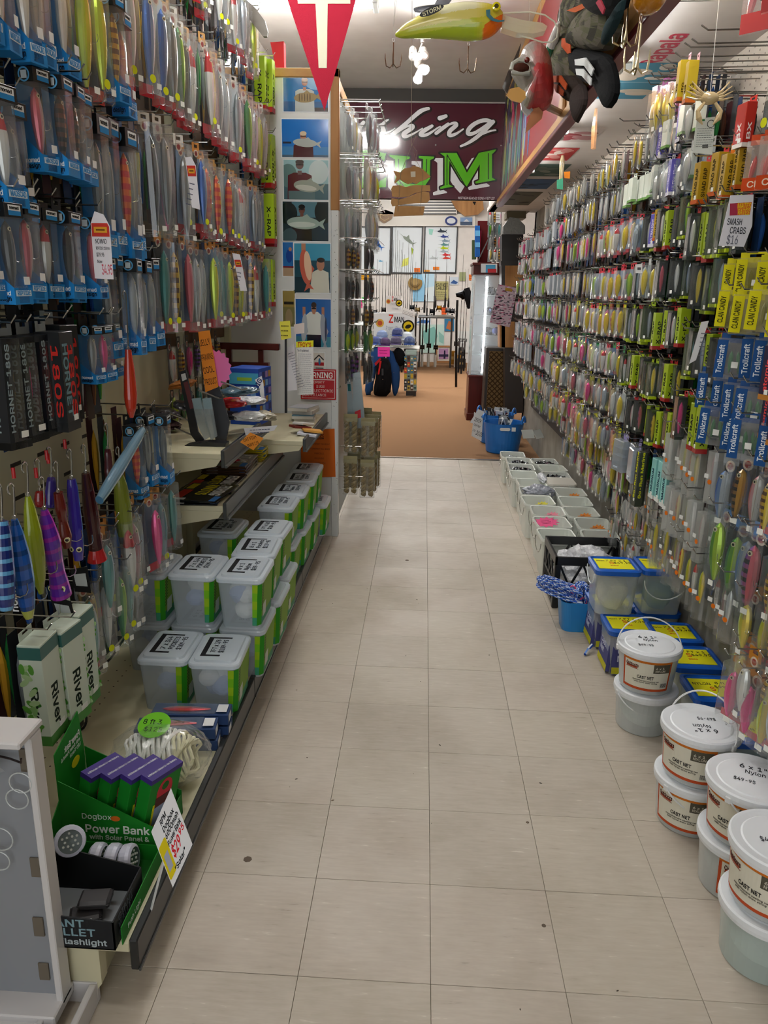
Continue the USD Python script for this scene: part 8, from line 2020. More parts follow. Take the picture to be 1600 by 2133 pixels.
POST = [((749, 475, 813, 569), 'framed poster of a leaping blue marlin, left of three on the back wall'), ((817, 474, 879, 567), 'framed poster of a green tailed barramundi, middle of three on the back wall'), ((884, 473, 952, 566), 'framed chart of small coloured fish, right of three on the back wall')]
for k, (r, lab) in enumerate(POST):
 t = thing('framed_poster', lab, 'poster'); y = YB - 0.03
 q0, q1 = at(r[0], r[3], y=y), at(r[2], r[1], y=y); x0, x1, z0, z1 = q0[0], q1[0], q0[2], q1[2]
 part(t, 'frame', B().box(x0 - 0.03, x1 + 0.03, y, y + 0.03, z0 - 0.03, z0, '#15161a').box(x0 - 0.03, x1 + 0.03, y, y + 0.03, z1, z1 + 0.03, '#15161a').box(x0 - 0.03, x0, y, y + 0.03, z0, z1, '#15161a').box(x1, x1 + 0.03, y, y + 0.03, z0, z1, '#15161a'), 'paint')
 part(t, 'sheet', B().box(x0, x1, y + 0.018, y + 0.022, z0, z1, '#dbe4ea'), 'paper')
 e = B(); yy = y + 0.016
 if k == 0:
  marlin(e, 786, 508, 11, '#2a62b0', yy, -40); marlin(e, 793, 544, 4, '#5aa0c8', yy); lay_px(e, yy, [([(768, 535), (776, 550), (782, 565), (772, 560)], '#a8dcd4')])
 elif k == 1:
  marlin(e, 850, 500, 12, '#8a968c', yy, -35); lay_px(e, yy, [([(840, 540), (852, 536), (850, 552), (836, 556)], '#d8dc6c'), ([(857, 515), (862, 520), (858, 532)], '#9cb43c')])
 else:
  for i, (px, py, c) in enumerate(((920, 482, '#3a4450'), (925, 493, '#3c4c90'), (928, 502, '#8098a8'), (926, 510, '#5c8c8c'), (925, 517, '#b4c81c'), (925, 524, '#a0b0b8'), (929, 531, '#c8383c'), (930, 538, '#c8483c'), (903, 538, '#b0b8bc'))):
   marlin(e, px, py, 7 if i else 8, c, yy)
  lay_px(e, yy, [([(893, 476), (903, 478), (900, 490), (894, 488)], '#9cd4c8')])
 part(t, 'picture', e, 'paper')
slab('pelmet_board', 'long cream pelmet board above the framed posters', 'board', (765, 446, 990, 471), YB - 0.10, 0.08, '#cfccc4', 'paint')
vg = thing('air_conditioner', 'white air conditioner grille with dark slots under the sign', 'air conditioner')
part(vg, 'casing', B().poly(PY(RC(790, 402, 952, 446), YB - 0.15), 0.12, '#d4d2cc', FY(YB - 0.03)), 'paint')
for k in range(5):
 part(vg, 'slot', B().poly(PY(RC(832, 420 + k * 6, 950, 423 + k * 6), YB - 0.152), 0.004, '#2a2826', FY(YB - 0.1505)), 'paint')
sh = thing('jaw_trophy', 'brown wooden shield carrying a pale fish jaw beside the sign corner', 'trophy'); y = YB - 0.15
part(sh, 'shield', B().poly(PY([(785, 443), (803, 437), (820, 443), (816, 456), (800, 465), (790, 458)], y), 0.03, '#7c5c34', FY(y + 0.03)), 'paint')
part(sh, 'jaw', B().tube([at(px, py, y=y - 0.01) for px, py in ((792, 446), (793, 455), (801, 460), (810, 455), (811, 447), (802, 450), (792, 446))], 0.012, 6, (196, 176, 140)), 'gloss')
slab('tail_trophy', 'grey mounted fish tail next to the jaw shield', 'trophy', [(776, 420), (792, 418), (782, 440), (783, 468), (776, 462), (772, 440)], YB - 0.13, 0.03, '#6c6e70', 'paint')
slab('wooden_plaque', 'large brown wooden plaque half hidden behind the sign', 'plaque', [(940, 418), (1006, 418), (1008, 436), (996, 447), (968, 450), (950, 436)], YB - 0.2, 0.04, '#6e4a30', 'wood', dec=lambda e, pl, y: lay_px(e, y, [([(984, 420), (992, 420), (989, 428)], '#1e1a18')]))
slab('round_badge', 'round blue and white club badge on the pelmet', 'badge', [(940 + 13 * math.cos(a), 460 + 10 * math.sin(a)) for a in np.linspace(0, 2 * PI, 20)[:-1]], YB - 0.12, 0.004, '#2c3c78', dec=lambda e, pl, y: e.poly(sa.scale(pl, 0.7, 0.6), 0.001, '#cfd6de', FY(y - 0.001)))
slab('small_picture', 'small landscape print right of the round badge', 'picture', (959, 453, 984, 469), YB - 0.12, 0.004, '#7c98c0', dec=lambda e, pl, y: lay_px(e, y, [((959, 462, 984, 469), '#4c5c74'), ([(965, 462), (972, 456), (978, 462)], '#c8ccd0')]))
for k, (r, c, lab, w_) in enumerate((((752, 573, 775, 583), '#e0a418', 'yellow hand-lettered strip under the marlin poster', ''), ((863, 558, 875, 567), '#e8762c', 'orange slip under the barramundi poster', ''), ((883, 562, 895, 566), '#e8a03c', 'small amber slip at the fish chart frame', ''), ((902, 556, 915, 562), '#e8842c', 'orange slip on the fish chart frame', ''), ((920, 640, 930, 655), '#e85a20', 'orange price card on the rod counter', ''), ((977, 572, 984, 584), '#e8742c', 'orange price card by the glass cabinet', ''), ((747, 624, 755, 641), '#e04c94', 'pink price card low among the rods', ''), ((766, 611, 775, 624), '#e04c94', 'pink price card among the left rods', ''), ((754, 619, 763, 630), '#6cd47c', 'green price card among the left rods', ''))):
 slab('price_card', lab, 'price tag', r, YB - (0.036 if k in (1, 2, 3) else 0.012), 0.004, c, dec=lambda e, pl, y: scrawl(e, (pl.bounds[0] + 0.01, y - 0.0006, pl.bounds[3] - 0.01), (1, 0, 0), (0, 0, 1), (pl.bounds[2] - pl.bounds[0]) * 0.8, (pl.bounds[3] - pl.bounds[1]) * 0.8, 2, '#5a3a20', k))
slab('joke_sign', 'olive joke sign with black capitals YOUR WIFE CALLED', 'sign', (906, 586, 934, 624), YB - 0.05, 0.006, '#b0aa74', dec=lambda e, pl, y: [e.text(s, 0.07, '#1c1c18', frame(at(908, py, y=y - 0.001), (1, 0, 0), (0, 0, 1)), True, fit=w_) for s, py, w_ in (('YOUR WIFE', 596, 0.27), ('CALLED', 603, 0.25))] + [scrawl(e, at(909, 606, y=y - 0.001), (1, 0, 0), (0, 0, 1), 0.25, 0.18, 4, '#2c2c24', 3)])
slab('sea_poster', 'pale blue sea poster behind the rods', 'poster', (860, 570, 905, 628), YB - 0.02, 0.004, '#8cc0e0', 'paper', dec=lambda e, pl, y: lay_px(e, y, [([(878, 570), (905, 570), (905, 628), (895, 628)], '#b8d8ea'), ([(885, 600), (905, 596), (905, 628), (884, 628)], '#d4e0e4')]))
slab('sea_poster', 'teal map poster low on the back wall', 'poster', (876, 676, 925, 735), YB - 0.02, 0.004, '#b8d4cc', 'paper', dec=lambda e, pl, y: lay_px(e, y, [([(880, 690), (905, 680), (912, 700), (900, 725), (884, 715)], '#7cb4ac'), ([(914, 690), (925, 700), (924, 716), (915, 712)], '#8cbcb4')]))
slab('brand_poster', 'white poster with brand lettering low on the back wall', 'poster', (950, 690, 984, 735), YB - 0.02, 0.004, '#d8dcdc', 'paper', dec=lambda e, pl, y: e.text('okuma', 0.10, '#1c1e22', frame(at(953, 712, y=y - 0.001), (1, 0, 0), (0, 0, 1)), True, fit=0.22))
slab('sea_poster', 'print of a mackerel leaping over blue water behind the stand', 'poster', (865, 662, 898, 676), YB - 0.02, 0.004, '#d4dce4', 'paper', dec=lambda e, pl, y: lay_px(e, y, [([(866, 672), (880, 666), (897, 668), (890, 674)], '#3c6cae')]))
slab('portrait_print', 'print of a blue and orange bird-like fish beside the teal map', 'poster', (926, 664, 946, 690), YB - 0.02, 0.004, '#3c78a0', 'paper', dec=lambda e, pl, y: lay_px(e, y, [([(929, 684), (935, 668), (942, 672), (940, 688)], '#b86c40')]))
slab('small_picture', 'small blue print beside the olive joke sign', 'picture', (937, 577, 955, 593), YB - 0.02, 0.004, '#c4d0dc', 'paper', dec=lambda e, pl, y: lay_px(e, y, [([(938, 590), (945, 583), (954, 588), (950, 592)], '#3c5c94')]))
slab('small_picture', 'small olive print above the cabinet', 'picture', (957, 567, 970, 585), YB - 0.02, 0.004, '#98a078', 'paper')
hb = thing('straw_hat', 'tan straw hat hanging on the rods', 'hat'); q = at(865, 590, y=YB - 0.03)
part(hb, 'brim', B().lathe([(0.0, 0.0), (0.16, 0.0), (0.165, 0.008), (0.09, 0.02)], 22, (150, 124, 76), T(*q) @ R('x', 75)), 'cloth'); part(hb, 'crown', B().lathe([(0.10, 0.0), (0.10, 0.06), (0.07, 0.1), (0.0, 0.105)], 20, (166, 140, 92), T(*q) @ R('x', 75)), 'cloth')
# rods
g = random.Random(12); spots = [(752 + 1.3 * k, 'left') for k in range(0)]
RODS = [(759, 575, 700), (772, 560, 690), (783, 540, 700), (790, 560, 660), (796, 545, 650), (803, 545, 640), (809, 520, 640), (813, 500, 650), (817, 500, 640), (821, 470, 650), (825, 480, 640), (829, 500, 650), (833, 520, 660), (836, 505, 640), (840, 530, 650), (844, 545, 660), (848, 500, 655), (853, 515, 660), (857, 500, 650), (862, 545, 690), (866, 560, 720), (884, 525, 650), (888, 520, 690), (904, 520, 655), (907, 570, 640), (927, 540, 640), (934, 575, 640), (956, 530, 748), (962, 560, 748), (967, 560, 748)]
def rod(pr):
 part(pr, 'blank', B().tube([(0, 0, 0), (0, 0, 0.6), (0, 0, 1.45)], [0.012, 0.007, 0.003], 6, (22, 22, 24)), 'gloss')
 part(pr, 'grip', B().tube([(0, 0, -0.02), (0, 0, 0.1), (0, 0, 0.3)], [0.018, 0.021, 0.017], 8, (34, 32, 32)), 'cloth')
 part(pr, 'reel_seat', B().tube([(0, 0, 0.3), (0, 0, 0.42)], 0.016, 8, (90, 90, 94)), 'metal')
 b = B()
 for z_ in (0.7, 0.9, 1.1, 1.25, 1.38):
  b.tube([(0, -0.012 - 0.009 * math.cos(a), z_ + 0.012 * math.sin(a)) for a in np.linspace(0, 2 * PI, 8)[:-1]], 0.0022, 4, (150, 150, 150), True)
 part(pr, 'guides', b, 'metal', kind='stuff')
for k, (px, p0, p1) in enumerate(RODS):
 y = 15.6 + 0.9 * ((k * 5) % 7) / 7; a, c = at(px, p1, y=y), at(px, p0, y=y); zb_ = a[2] if 866 < px < 950 else 0.03
 copy(kind_of('rod', rod), 'fishing_rod', f'black fishing rod standing in the back room rack, {nth(k)} from the left', 'fishing rod', (a[0], a[1], zb_), 0, 'fishing rods in the back room', scale=(1, 1, (c[2] - zb_) / 1.45))
WR = [(892, 652, 757, 'second white-gripped rod from the left'), (907, 660, 742, 'white-gripped rod in the middle'), (950, 640, 725, 'tall white-gripped rod at the right'), (879, 660, 748, 'white-gripped rod nearest the stand')]
for k, (px, p0, p1, lab) in enumerate(WR):
 y = 17.0; a, c = at(px, p1, y=y), at(px, p0, y=y); a[2] = 0.006; L = c[2] - a[2]
 t = thing('rod_and_reel', lab + ' leaning on the rack with a dark reel', 'fishing rod', a)
 part(t, 'grip', B().tube([(0, 0, 0), (0, 0, L * 0.25)], 0.032, 8, (206, 204, 196)), 'paint'); part(t, 'blank', B().tube([(0, 0, L * 0.25), (0, 0, L)], [0.02, 0.01], 6, (40, 40, 42)), 'gloss')
 part(t, 'reel', B().lathe([(0.0, -0.05), (0.06, -0.05), (0.045, -0.03), (0.045, 0.03), (0.06, 0.05), (0, 0.05)], 14, (60, 54, 52), T(0, -0.05, L * 0.4) @ R('y', 90)), 'metal')
for k, (px, py, c) in enumerate(((781, 650, (60, 60, 62)), (870, 645, (150, 130, 90)), (858, 640, (60, 62, 66)), (915, 641, (150, 110, 40)), (900, 648, (40, 40, 44)), (942, 648, (40, 40, 42)), (933, 647, (80, 80, 84)), (800, 645, (60, 58, 56)))):
 q = at(px, py, y=16.0); t = thing('fishing_reel', f'{["grey", "brass", "steel", "gold", "black", "dark", "pewter", "brown"][k]} fishing reel on the back room rack', 'fishing reel', q, group='reels on the back room rack')
 part(t, 'spool', B().lathe([(0.0, -0.05), (0.06, -0.05), (0.04, -0.03), (0.04, 0.03), (0.06, 0.05), (0, 0.05)], 14, c, R('y', 90)), 'metal'); part(t, 'foot', B().box(-0.012, 0.012, -0.06, 0.06, -0.075, -0.055, c), 'metal'); part(t, 'crank', B().tube([(0.06, 0, 0), (0.09, 0, 0.0), (0.09, 0, 0.05)], 0.008, 6, (30, 30, 32)), 'metal')
rk = thing('rod_rack', 'dark rod rack rails in the back room', 'rack')
for r, (px0, px1, py) in enumerate(((752, 870, 652), (872, 945, 657), (752, 860, 700))):
 a, c = at(px0, py, y=16.3), at(px1, py, y=16.3); part(rk, 'rail', B().box(a[0], c[0], 15.5, 16.9, a[2] - 0.03, a[2], (60, 58, 56), 0.005), 'paint')
for px in (756, 866, 876, 942):
 a = at(px, 657, y=16.9); part(rk, 'leg', B().box(a[0] - 0.02, a[0] + 0.02, 16.86, 16.9, 0.004, a[2], (60, 58, 56), 0.004), 'paint')
lp = thing('leaning_picture', 'wood framed pink sunset picture standing on the carpet', 'picture'); y = 18.05
part(lp, 'frame', B().poly(PY(RC(908, 720, 940, 756), y).difference(PY(RC(911, 723, 937, 752), y)), 0.03, '#a8784c', FY(y + 0.03)), 'paint'); part(lp, 'mat_board', B().poly(PY(RC(911, 723, 937, 752), y), 0.01, '#d8d4cc', FY(y + 0.03)), 'paper')
e = B(); lay_px(e, y + 0.018, [((914, 726, 934, 748), '#b48cb4'), ((914, 738, 934, 743), '#3c3450'), ([(925, 730), (928, 730), (928, 747), (924, 747)], '#2c2840')]); part(lp, 'picture', e, 'paper')
for k, (r, c, y, lab) in enumerate((((938, 732, 948, 759), '#b8801c', 17.2, 'amber carton on the carpet beside the leaning picture'), ((948, 740, 962, 760), '#a8741c', 17.0, 'second amber carton on the carpet'), ((952, 748, 970, 766), '#30261e', 16.6, 'black reel carton on the carpet'), ((958, 724, 966, 742), '#2c2a2a', 17.1, 'black reel standing on the amber cartons'))):
 slab('reel_carton', lab, 'carton', r, y, 0.25, c, dec=lambda e, pl, y: e.poly(sa.scale(pl, 0.5, 0.25), 0.001, '#d0b070', FY(y - 0.001)))

# ---- stand with brand cartons, caps and jackets
Yc = 11.8
tb_ = thing('display_table', 'white display table carrying caps, cartons and jackets', 'table')
a, c = at(764, 726, y=Yc), at(874, 722, y=Yc)
part(tb_, 'table_top', B().box(a[0], c[0], Yc, Yc + 0.7, a[2] - 0.03, a[2] + 0.02, (206, 206, 200), 0.006), 'paint')
for x_ in (a[0] + 0.05, c[0] - 0.05):
 for y_ in (Yc + 0.05, Yc + 0.62):
  part(tb_, 'leg', B().box(x_ - 0.02, x_ + 0.02, y_ - 0.02, y_ + 0.02, 0.004, a[2] - 0.03, (60, 60, 62), 0.004), 'paint')
TZ = a[2] + 0.02
def zman(words):
 def dec(e, pl, y):
  x0, z0, x1, z1 = pl.bounds; w, h = x1 - x0, z1 - z0
  e.text('Z', h * 0.25, '#c8281c', frame((x0 + w * 0.36, y - 0.001, z0 + h * 0.68), (1, 0, 0), (0.25, 0, 1)), True, fit=w * 0.12).text('MAN', h * 0.17, '#1c1c1e', frame((x0 + w * 0.5, y - 0.001, z0 + h * 0.70), (1, 0, 0), (0.15, 0, 1)), True, fit=w * 0.24)
  e.text(words[0], h * 0.13, '#9aa0a8', frame((x0 + w * 0.3, y - 0.001, z0 + h * 0.45), (1, 0, 0), (0, 0, 1)), False, fit=w * 0.42).text(words[1], h * 0.1, '#8c9098', frame((x0 + w * 0.4, y - 0.001, z0 + h * 0.2), (1, 0, 0), (0, 0, 1)), False, fit=w * 0.4)
  e.poly(sg.Point(x0 + w * 0.84, z0 + h * 0.58).buffer(h * 0.2, 12), 0.001, '#1e1c10', FY(y - 0.001)).poly(sg.Point(x0 + w * 0.84, z0 + h * 0.58).buffer(h * 0.15, 12).difference(EL(x0 + w * 0.84, z0 + h * 0.57, h * 0.1, h * 0.06, 20)), 0.001, '#c8b01c', FY(y - 0.002))
  e.poly(sg.Point(x0 + w * 0.16, z0 + h * 0.66).buffer(h * 0.13, 12), 0.001, '#c8a040', FY(y - 0.001)).poly(sg.Point(x0 + w * 0.16, z0 + h * 0.66).buffer(h * 0.08, 12), 0.001, '#b05030', FY(y - 0.002))
 return dec
slab('brand_carton', 'wide white brand carton with red and black lettering on the stand', 'carton', (778, 652, 863, 716), Yc + 0.35, 0.3, '#d4d8da', dec=zman(('PrawnStarZ', 'Zinker')))
slab('brand_carton', 'smaller white brand carton on top of the wide one', 'carton', (804, 616, 836, 652), Yc + 0.37, 0.25, '#d8d8d8', dec=zman(('STAR BUYZ', 'FISHING')))
slab('paper_sign', 'tilted white paper sign beside the smaller brand carton', 'sign', [(838, 640), (866, 650), (862, 662), (834, 650)], Yc + 0.345, 0.004, '#dcdcda', 'paper', dec=lambda e, pl, y: scrawl(e, at(840, 645, y=y - 0.001), (1, 0, -0.35), (0.35, 0, 1), 0.18, 0.06, 3, '#6a6a70', 6))
for k, (px, py, c, lab) in enumerate(((783, 708, (60, 80, 140), 'blue'), (802, 710, (70, 40, 90), 'purple patterned'), (825, 708, (66, 56, 90), 'violet striped'), (853, 708, (44, 66, 116), 'navy'), (796, 695, (120, 140, 180), 'pale blue'), (828, 690, (40, 52, 110), 'royal blue'), (848, 698, (200, 206, 214), 'white'))):
 y = Yc + 0.05 + (0.15 if py < 700 else 0); q = at(px, py, y=y); q[2] = max(TZ, q[2] - 0.05)
 t = thing('cap', f'{lab} fishing cap wrapped on the display stand', 'cap', q, group='caps on the display stand')
 part(t, 'crown', B().lathe([(0.085, 0.0), (0.088, 0.03), (0.07, 0.075), (0.03, 0.1), (0.0, 0.105)], 18, c), 'cloth')
 v = [(math.sin(u) * 0.085 * s_, -0.075 - (0.075 * math.cos(u * 0.9) if s_ > 1 else 0), -0.0 - 0.012 * (s_ > 1)) for s_ in (1, 1.02) for u in np.linspace(-1.2, 1.2, 10)]
 part(t, 'brim', B().add(v, [[i, i + 1, 11 + i, 10 + i] for i in range(9)], c, True).add(np.array(v) - [0, 0, 0.004], [[10 + i, 11 + i, i + 1, i] for i in range(9)], c, True), 'cloth')
 part(t, 'wrapping', B().box(-0.1, 0.1, -0.1, 0.09, -0.0, 0.105, (200, 206, 214), 0.02), 'clear')


def garment(name, label, outline, y, depth, col, cat, dec=None, mt='cloth'):
 t = thing(name, label, cat); yz = PY(outline, y)
 part(t, 'fabric', puff(yz, depth, FY(y + depth), col), mt)
 for nm, pts, c_ in (dec or []):
  part(t, nm, B().poly(PY(pts, y - 0.004), 0.012, c_, FY(y + 0.004)), mt)
 return t


garment('jacket', 'blue marbled fishing jacket hanging at the left of the stand', [(768, 728), (785, 722), (800, 728), (802, 745), (786, 760), (780, 790), (772, 824), (758, 826), (762, 780), (766, 752)], Yc - 0.14, 0.12, '#24487c', 'jacket')
garment('jacket', 'blue sleeve and side of the jacket hanging at the right of the stand', [(808, 728), (820, 735), (832, 760), (833, 800), (826, 826), (818, 826), (814, 790), (806, 756)], Yc - 0.12, 0.1, '#1e3c68', 'jacket')
garment('backpack', 'black backpack with red straps hanging in the middle of the stand', [(784, 752), (796, 745), (812, 750), (816, 790), (812, 828), (780, 828), (776, 818), (782, 785)], Yc - 0.26, 0.14, '#0e0f12', 'backpack', [('strap', [(780, 757), (792, 745), (794, 749), (783, 762)], '#a0262c'), ('strap', [(791, 752), (795, 752), (790, 780), (787, 780)], '#b02428'), ('buckle', [(795, 768), (799, 768), (799, 782), (795, 782)], '#3a3c40')])
garment('cap', 'black cap hanging from the edge of the display table', [(819, 732), (827, 724), (838, 728), (845, 742), (843, 760), (832, 766), (820, 758)], Yc - 0.1, 0.1, '#0c0d10', 'cap')
slab('price_sign', 'bright pink price card on the front of the display table', 'price sign', (787, 723, 812, 743), Yc - 0.3, 0.004, '#e040a4', 'paper', dec=lambda e, pl, y: scrawl(e, at(790, 727, y=y - 0.001), (1, 0, 0), (0, 0, 1), 0.13, 0.08, 2, '#8c2464', 9))
wr = thing('packet_rack', 'narrow wire rack of small bait packets at the right of the stand', 'rack'); y = Yc - 0.05
part(wr, 'frame', B().poly(PY(RC(842, 727, 868, 815), y + 0.05), 0.02, (176, 180, 178), FY(y + 0.07)), 'paint')
part(wr, 'header', B().poly(PY(RC(845, 728, 868, 739), y), 0.004, '#9cb4b0', FY(y)), 'paper')
g = random.Random(3)
for i in range(4):
 for j in range(6):
  px, py = 842 + i * 6.6, 742 + j * 12.2; c = g.choice([(206, 210, 206), (60, 110, 130), (176, 60, 50), (170, 150, 60), (40, 44, 46), (110, 140, 130), (80, 60, 50)])
  o = slab('bait_packet', f'small bait packet on the wire rack, {ORD[j]} row, {ORD[i]} from the left', 'packet', (px, py, px + 5.6, py + 10), y - 0.02, 0.015, c, group='packets on the wire rack', dec=lambda e, pl, yy: e.poly(sa.scale(pl, 0.6, 0.3), 0.001, g.choice(['#d8d8d0', '#2c3034', '#c8a030']), FY(yy - 0.001)))
part(wr, 'foot', B().poly(PY(RC(846, 815, 864, 824), y + 0.05), 0.02, (40, 40, 42), FY(y + 0.07)), 'paint')

# ---- right side: glass cabinet, shelves, speaker
Yg = 9.6
gc = thing('glass_cabinet', 'lit glass display cabinet with mahogany top and base', 'display cabinet')
X0, X1 = 0.58, 1.05; zt, zb = at(990, 547, y=Yg)[2], at(980, 781, y=Yg)[2]; z2 = at(990, 572, y=Yg)[2]
part(gc, 'base', B().box(X0, X1, Yg, Yg + 0.5, 0.004, zb, (82, 24, 18), 0.01).box(X0 - 0.01, X1, Yg - 0.01, Yg + 0.5, zb - 0.03, zb, (92, 30, 22), 0.004).box(X0 - 0.01, X1, Yg - 0.01, Yg + 0.5, 0.004, 0.09, (92, 30, 22), 0.004), 'mahogany')
part(gc, 'crown', B().box(X0 - 0.01, X1, Yg - 0.01, Yg + 0.5, z2, zt, (92, 28, 20), 0.008).box(X0 - 0.025, X1, Yg - 0.025, Yg + 0.5, zt - 0.03, zt, (100, 32, 22), 0.004), 'mahogany')
for x_, y_ in ((X0, Yg), (X1 - 0.02, Yg), (X0, Yg + 0.47), (X1 - 0.02, Yg + 0.47)):
 part(gc, 'post', B().box(x_, x_ + 0.022, y_, y_ + 0.022, zb, z2, (206, 210, 212), 0.003), 'paint')
part(gc, 'glass_pane', B().box(X0 + 0.022, X1 - 0.02, Yg + 0.004, Yg + 0.009, zb, z2, (220, 226, 228)), 'clear'); part(gc, 'glass_pane', B().box(X0 + 0.004, X0 + 0.009, Yg + 0.022, Yg + 0.47, zb, z2, (220, 226, 228)), 'clear')
mat('cabinet_tube', {'e': ('emission', {'color': (0.96, 0.98, 1.0), 'strength': 7.0})}, [], 'e.emission')
part(gc, 'light_tube', B().tube([(X0 + 0.16, Yg + 0.03, zb + 0.02), (X0 + 0.16, Yg + 0.03, z2 - 0.02)], 0.014, 10, (255, 255, 255)), 'cabinet_tube', 'lit vertical tube')
part(gc, 'back_panel', B().box(X0 + 0.02, X1, Yg + 0.47, Yg + 0.49, zb, z2, (196, 200, 204)), 'paint')
for k in range(5):
 zz = zb + (z2 - zb) * k / 5; part(gc, 'shelf', B().box(X0 + 0.02, X1 - 0.02, Yg + 0.03, Yg + 0.46, zz, zz + 0.008, (196, 206, 208)), 'frost')
 for j in range(5):
  g = random.Random(k * 7 + j); t = thing('cased_reel', f'silver reel in the glass cabinet, {ORD[k]} shelf from below, {ORD[j]} from the left', 'fishing reel', (X0 + 0.19 + j * 0.062, Yg + 0.15 + 0.08 * (j % 2), zz + 0.06), g.uniform(0, 180), 'reels in the glass cabinet')
  part(t, 'spool', B().lathe([(0.0, -0.03), (0.04, -0.03), (0.028, -0.018), (0.028, 0.018), (0.04, 0.03), (0, 0.03)], 12, g.choice([(180, 184, 188), (70, 72, 76), (206, 208, 210), (50, 56, 80)]), R('y', 80)), 'metal'); part(t, 'handle', B().tube([(0.03, 0, 0), (0.045, 0.0, 0), (0.05, 0.0, 0.04)], 0.005, 5, (40, 40, 42)), 'metal'); part(t, 'foot', B().box(-0.025, 0.025, -0.012, 0.012, -0.052, -0.03, (90, 92, 96), 0.003), 'metal')
slab('framed_card', 'colour picture standing in the cabinet crown', 'picture', (1002, 549, 1036, 568), Yg - 0.04, 0.01, '#c8ccd0', 'paper', dec=lambda e, pl, y: lay_px(e, y, [((1012, 552, 1032, 568), '#4c98c0'), ((1016, 560, 1034, 568), '#b8343c')]))
for k, (r, c, lab) in enumerate((((990, 470, 1000, 535), '#2c64b0', 'stack of blue tubs on the cabinet'), ((996, 460, 1024, 548), '#5a1e20', 'dark red tall bag on the cabinet'), ((1010, 480, 1026, 540), '#1c2238', 'navy roll bag beside the red bag on the cabinet'), ((984, 500, 992, 540), '#4a5a3c', 'green sleeve pack leaning on the cabinet items'))):
 o = slab('stock_bag', lab, 'bag', r, Yg + 0.1 + 0.06 * k, 0.1, c, 'cloth', dec=(lambda e, pl, y: lay_px(e, y, [((990, 480, 1000, 492), '#6ab0e0'), ((990, 505, 1000, 515), '#6ab0e0')])) if k == 0 else (lambda e, pl, y: lay_px(e, y, [([(1001, 480), (1003, 480), (1000, 535), (998, 535)], '#c83c5c')])) if k == 1 else None)
solo('long_net_handle', B().tube([at(1020, 492, y=Yg), at(995, 545, y=Yg)], 0.008, 6, (110, 112, 116)), 'metal', 'thin grey pole leaning on the cabinet bags', 'pole')
su = thing('shelf_unit', 'tall dark shelving unit with wood coloured panels by the lure wall', 'shelf unit'); y = 8.7
q0, q1 = at(1046, 725, y=y), at(1092, 432, y=y); W0, W1 = q0[0], 1.15
for nm, r, c, m_ in (('dark_box', (1046, 488, 1090, 544), '#1c1a1a', 'paint'), ('wood_panel', (1052, 553, 1090, 597), '#8a6a44', 'wood'), ('wood_panel', (1041, 670, 1072, 724), '#8a6c4c', 'wood'), ('dark_frame', (1044, 544, 1090, 553), '#242120', 'paint'), ('dark_frame', (1045, 553, 1052, 724), '#2a2624', 'paint')):
 part(su, nm, B().poly(PY(RC(*r), y), 0.25, c, FY(y + 0.25)), m_)
part(su, 'carcass', B().poly(PY(RC(1052, 597, 1090, 860), y + 0.02), 0.22, '#332c28', FY(y + 0.24)), 'paint')
slab('bagged_stock', 'heap of clear bagged goods on the dark shelf box', 'packet', [(1048, 487), (1050, 470), (1062, 452), (1080, 455), (1094, 470), (1094, 487)], y + 0.02, 0.15, '#8c9292', 'wrinkle')
for k, (r, c, lab) in enumerate((((1056, 402, 1108, 420), '#4a4434', 'lowest dim olive carton on the high shelf'), ((1060, 420, 1104, 440), '#544e3c', 'second dim olive carton under it'), ((1056, 440, 1096, 454), '#6c6650', 'pale stacked packs at the shelf top'))):
 slab('high_carton', lab, 'carton', r, 8.75, 0.3, c)
spk = thing('loudspeaker', 'brown loudspeaker with woven lattice front standing behind the blue tub', 'loudspeaker'); y = 9.0
q0, q1 = at(1006, 862, y=y), at(1066, 725, y=y)
part(spk, 'cabinet', B().box(q0[0], q1[0] + 0.05, y, y + 0.35, 0.004, q1[2], (52, 46, 40), 0.008), 'paint')
part(spk, 'grille', B().box(q0[0] + 0.035, q1[0] + 0.02, y - 0.008, y, 0.05, q1[2] - 0.04, (120, 98, 66)), 'cloth')
b = B(); W_, H_ = q1[0] - q0[0] - 0.02, q1[2] - 0.10
for k in range(34):
 for s_ in (-1, 1):
  t0 = -1 + k * 0.06; pts = sg.LineString([(t0, 0), (t0 + H_, H_)]) if s_ > 0 else sg.LineString([(t0 + H_, 0), (t0, H_)])
  l_ = pts.buffer(0.006, cap_style=2).intersection(sg.box(0, 0, W_, H_)); b.poly(l_, 0.002, '#4a3a26', frame((q0[0] + 0.036, y - 0.009, 0.055), (1, 0, 0), (0, 0, 1)))
part(spk, 'lattice', b, 'cloth', kind='stuff')
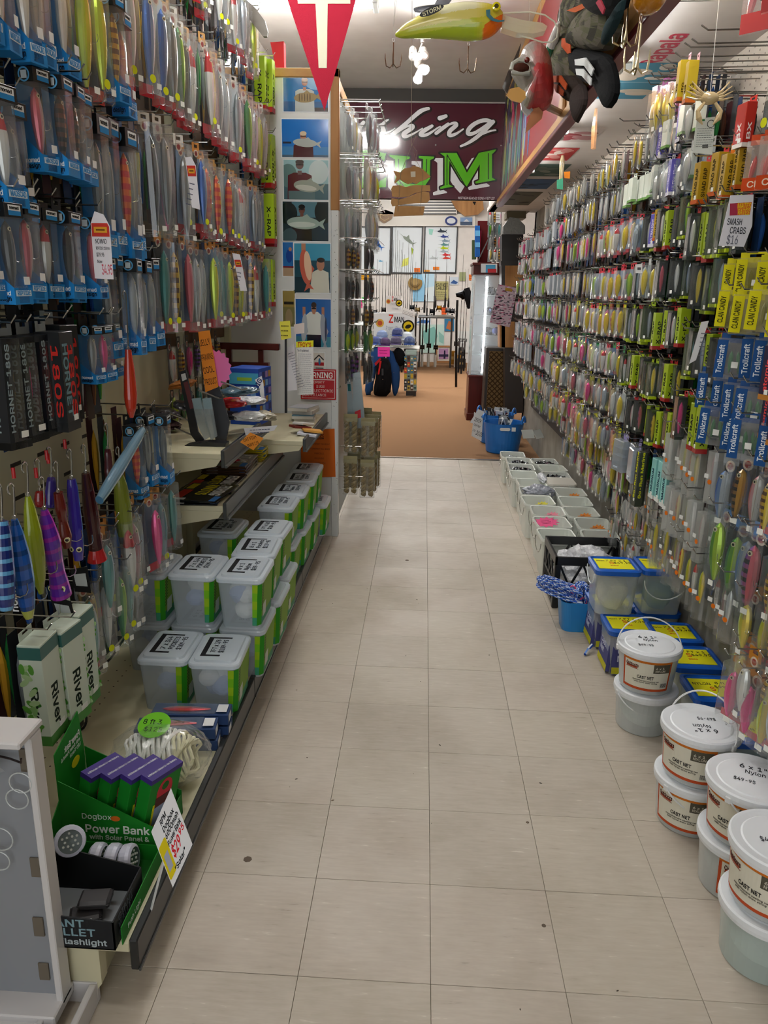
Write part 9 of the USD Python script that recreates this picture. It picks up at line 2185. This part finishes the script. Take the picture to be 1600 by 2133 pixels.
slab('map_poster', 'tilted pink and grey speckled chart hanging beside the cabinet', 'poster', [(1038, 592), (1078, 600), (1062, 682), (1020, 672)], 8.695, 0.004, '#b8a4b0', 'paper', dec=lambda e, pl, y: ([e.poly(sg.box(*(lambda c_: (c_[0], c_[1], c_[0] + g.uniform(0.01, 0.035), c_[1] + 0.008))((g.uniform(pl.bounds[0], pl.bounds[2]), g.uniform(pl.bounds[1], pl.bounds[3])))).intersection(pl), 0.0008, g.choice(['#8c4c68', '#6c6a74', '#c86c8c', '#54525c', '#d8ccd4']), FY(y - 0.001)) for _ in range(260)], lay_px(e, y - 0.001, [([(1053, 599), (1068, 602), (1066, 608), (1052, 605)], '#a88434')])))
sps = thing('spinner_stand', 'thin steel spinner stand on the glass cabinet', 'stand'); q = at(1040, 425, y=9.65)
part(sps, 'pole', B().tube([(q[0], 9.72, zt), (q[0], 9.72, q[2])], 0.012, 8, (170, 172, 172)), 'metal'); part(sps, 'ring', B().tube([(q[0] - 0.1, 9.6, q[2] - 0.05), (q[0] + 0.1, 9.6, q[2] - 0.05), (q[0], 9.72, q[2] - 0.05)], 0.006, 6, (170, 172, 172), True), 'metal')
for i in range(4):
 for j in range(3):
  s = SN[(i * 4 + j * 3) % len(SN)]; q = at(1022 + j * 10, 432 + i * 26, y=9.6)
  copy(kind_of(f'spinner_{slug(s)}', k_sleeve(SPECS[s], 0.16, 0.05, 0.02, '#8c9294', '#a0a4a4', None, False)), 'carded_lure', f'carded lure on the spinner above the cabinet, {ORD[i]} row, {ORD[j]} from the left', 'fishing lure', q, -80, 'cards on the spinner above the cabinet')
slab('price_tag', 'white price tag hanging on the spinner above the cabinet', 'price tag', (1033, 440, 1043, 464), 9.55, 0.003, '#d8dadc', 'paper', dec=lambda e, pl, y: scrawl(e, at(1034, 445, y=y - 0.001), (1, 0, 0), (0, 0, 1), 0.045, 0.08, 3, '#4a4c54', 4))
bg2 = thing('rod_bag', 'black padded rod bag and tripod standing by the glass cabinet', 'bag'); y = 13.2
part(bg2, 'bag', B().tube([at(972, 600, y=y), at(977, 622, y=y), at(981, 642, y=y)], [0.05, 0.075, 0.06], 10, (18, 18, 20)), 'cloth'); part(bg2, 'reel', B().tube([at(950, 615, y=y), at(962, 612, y=y), at(968, 622, y=y)], [0.03, 0.07, 0.04], 10, (26, 26, 28)), 'metal'); part(bg2, 'stand', B().tube([at(953, 625, y=y), at(951, 670, y=y), (at(951, 786, y=y)[0], y, 0.01)], 0.02, 8, (40, 38, 38)), 'metal')
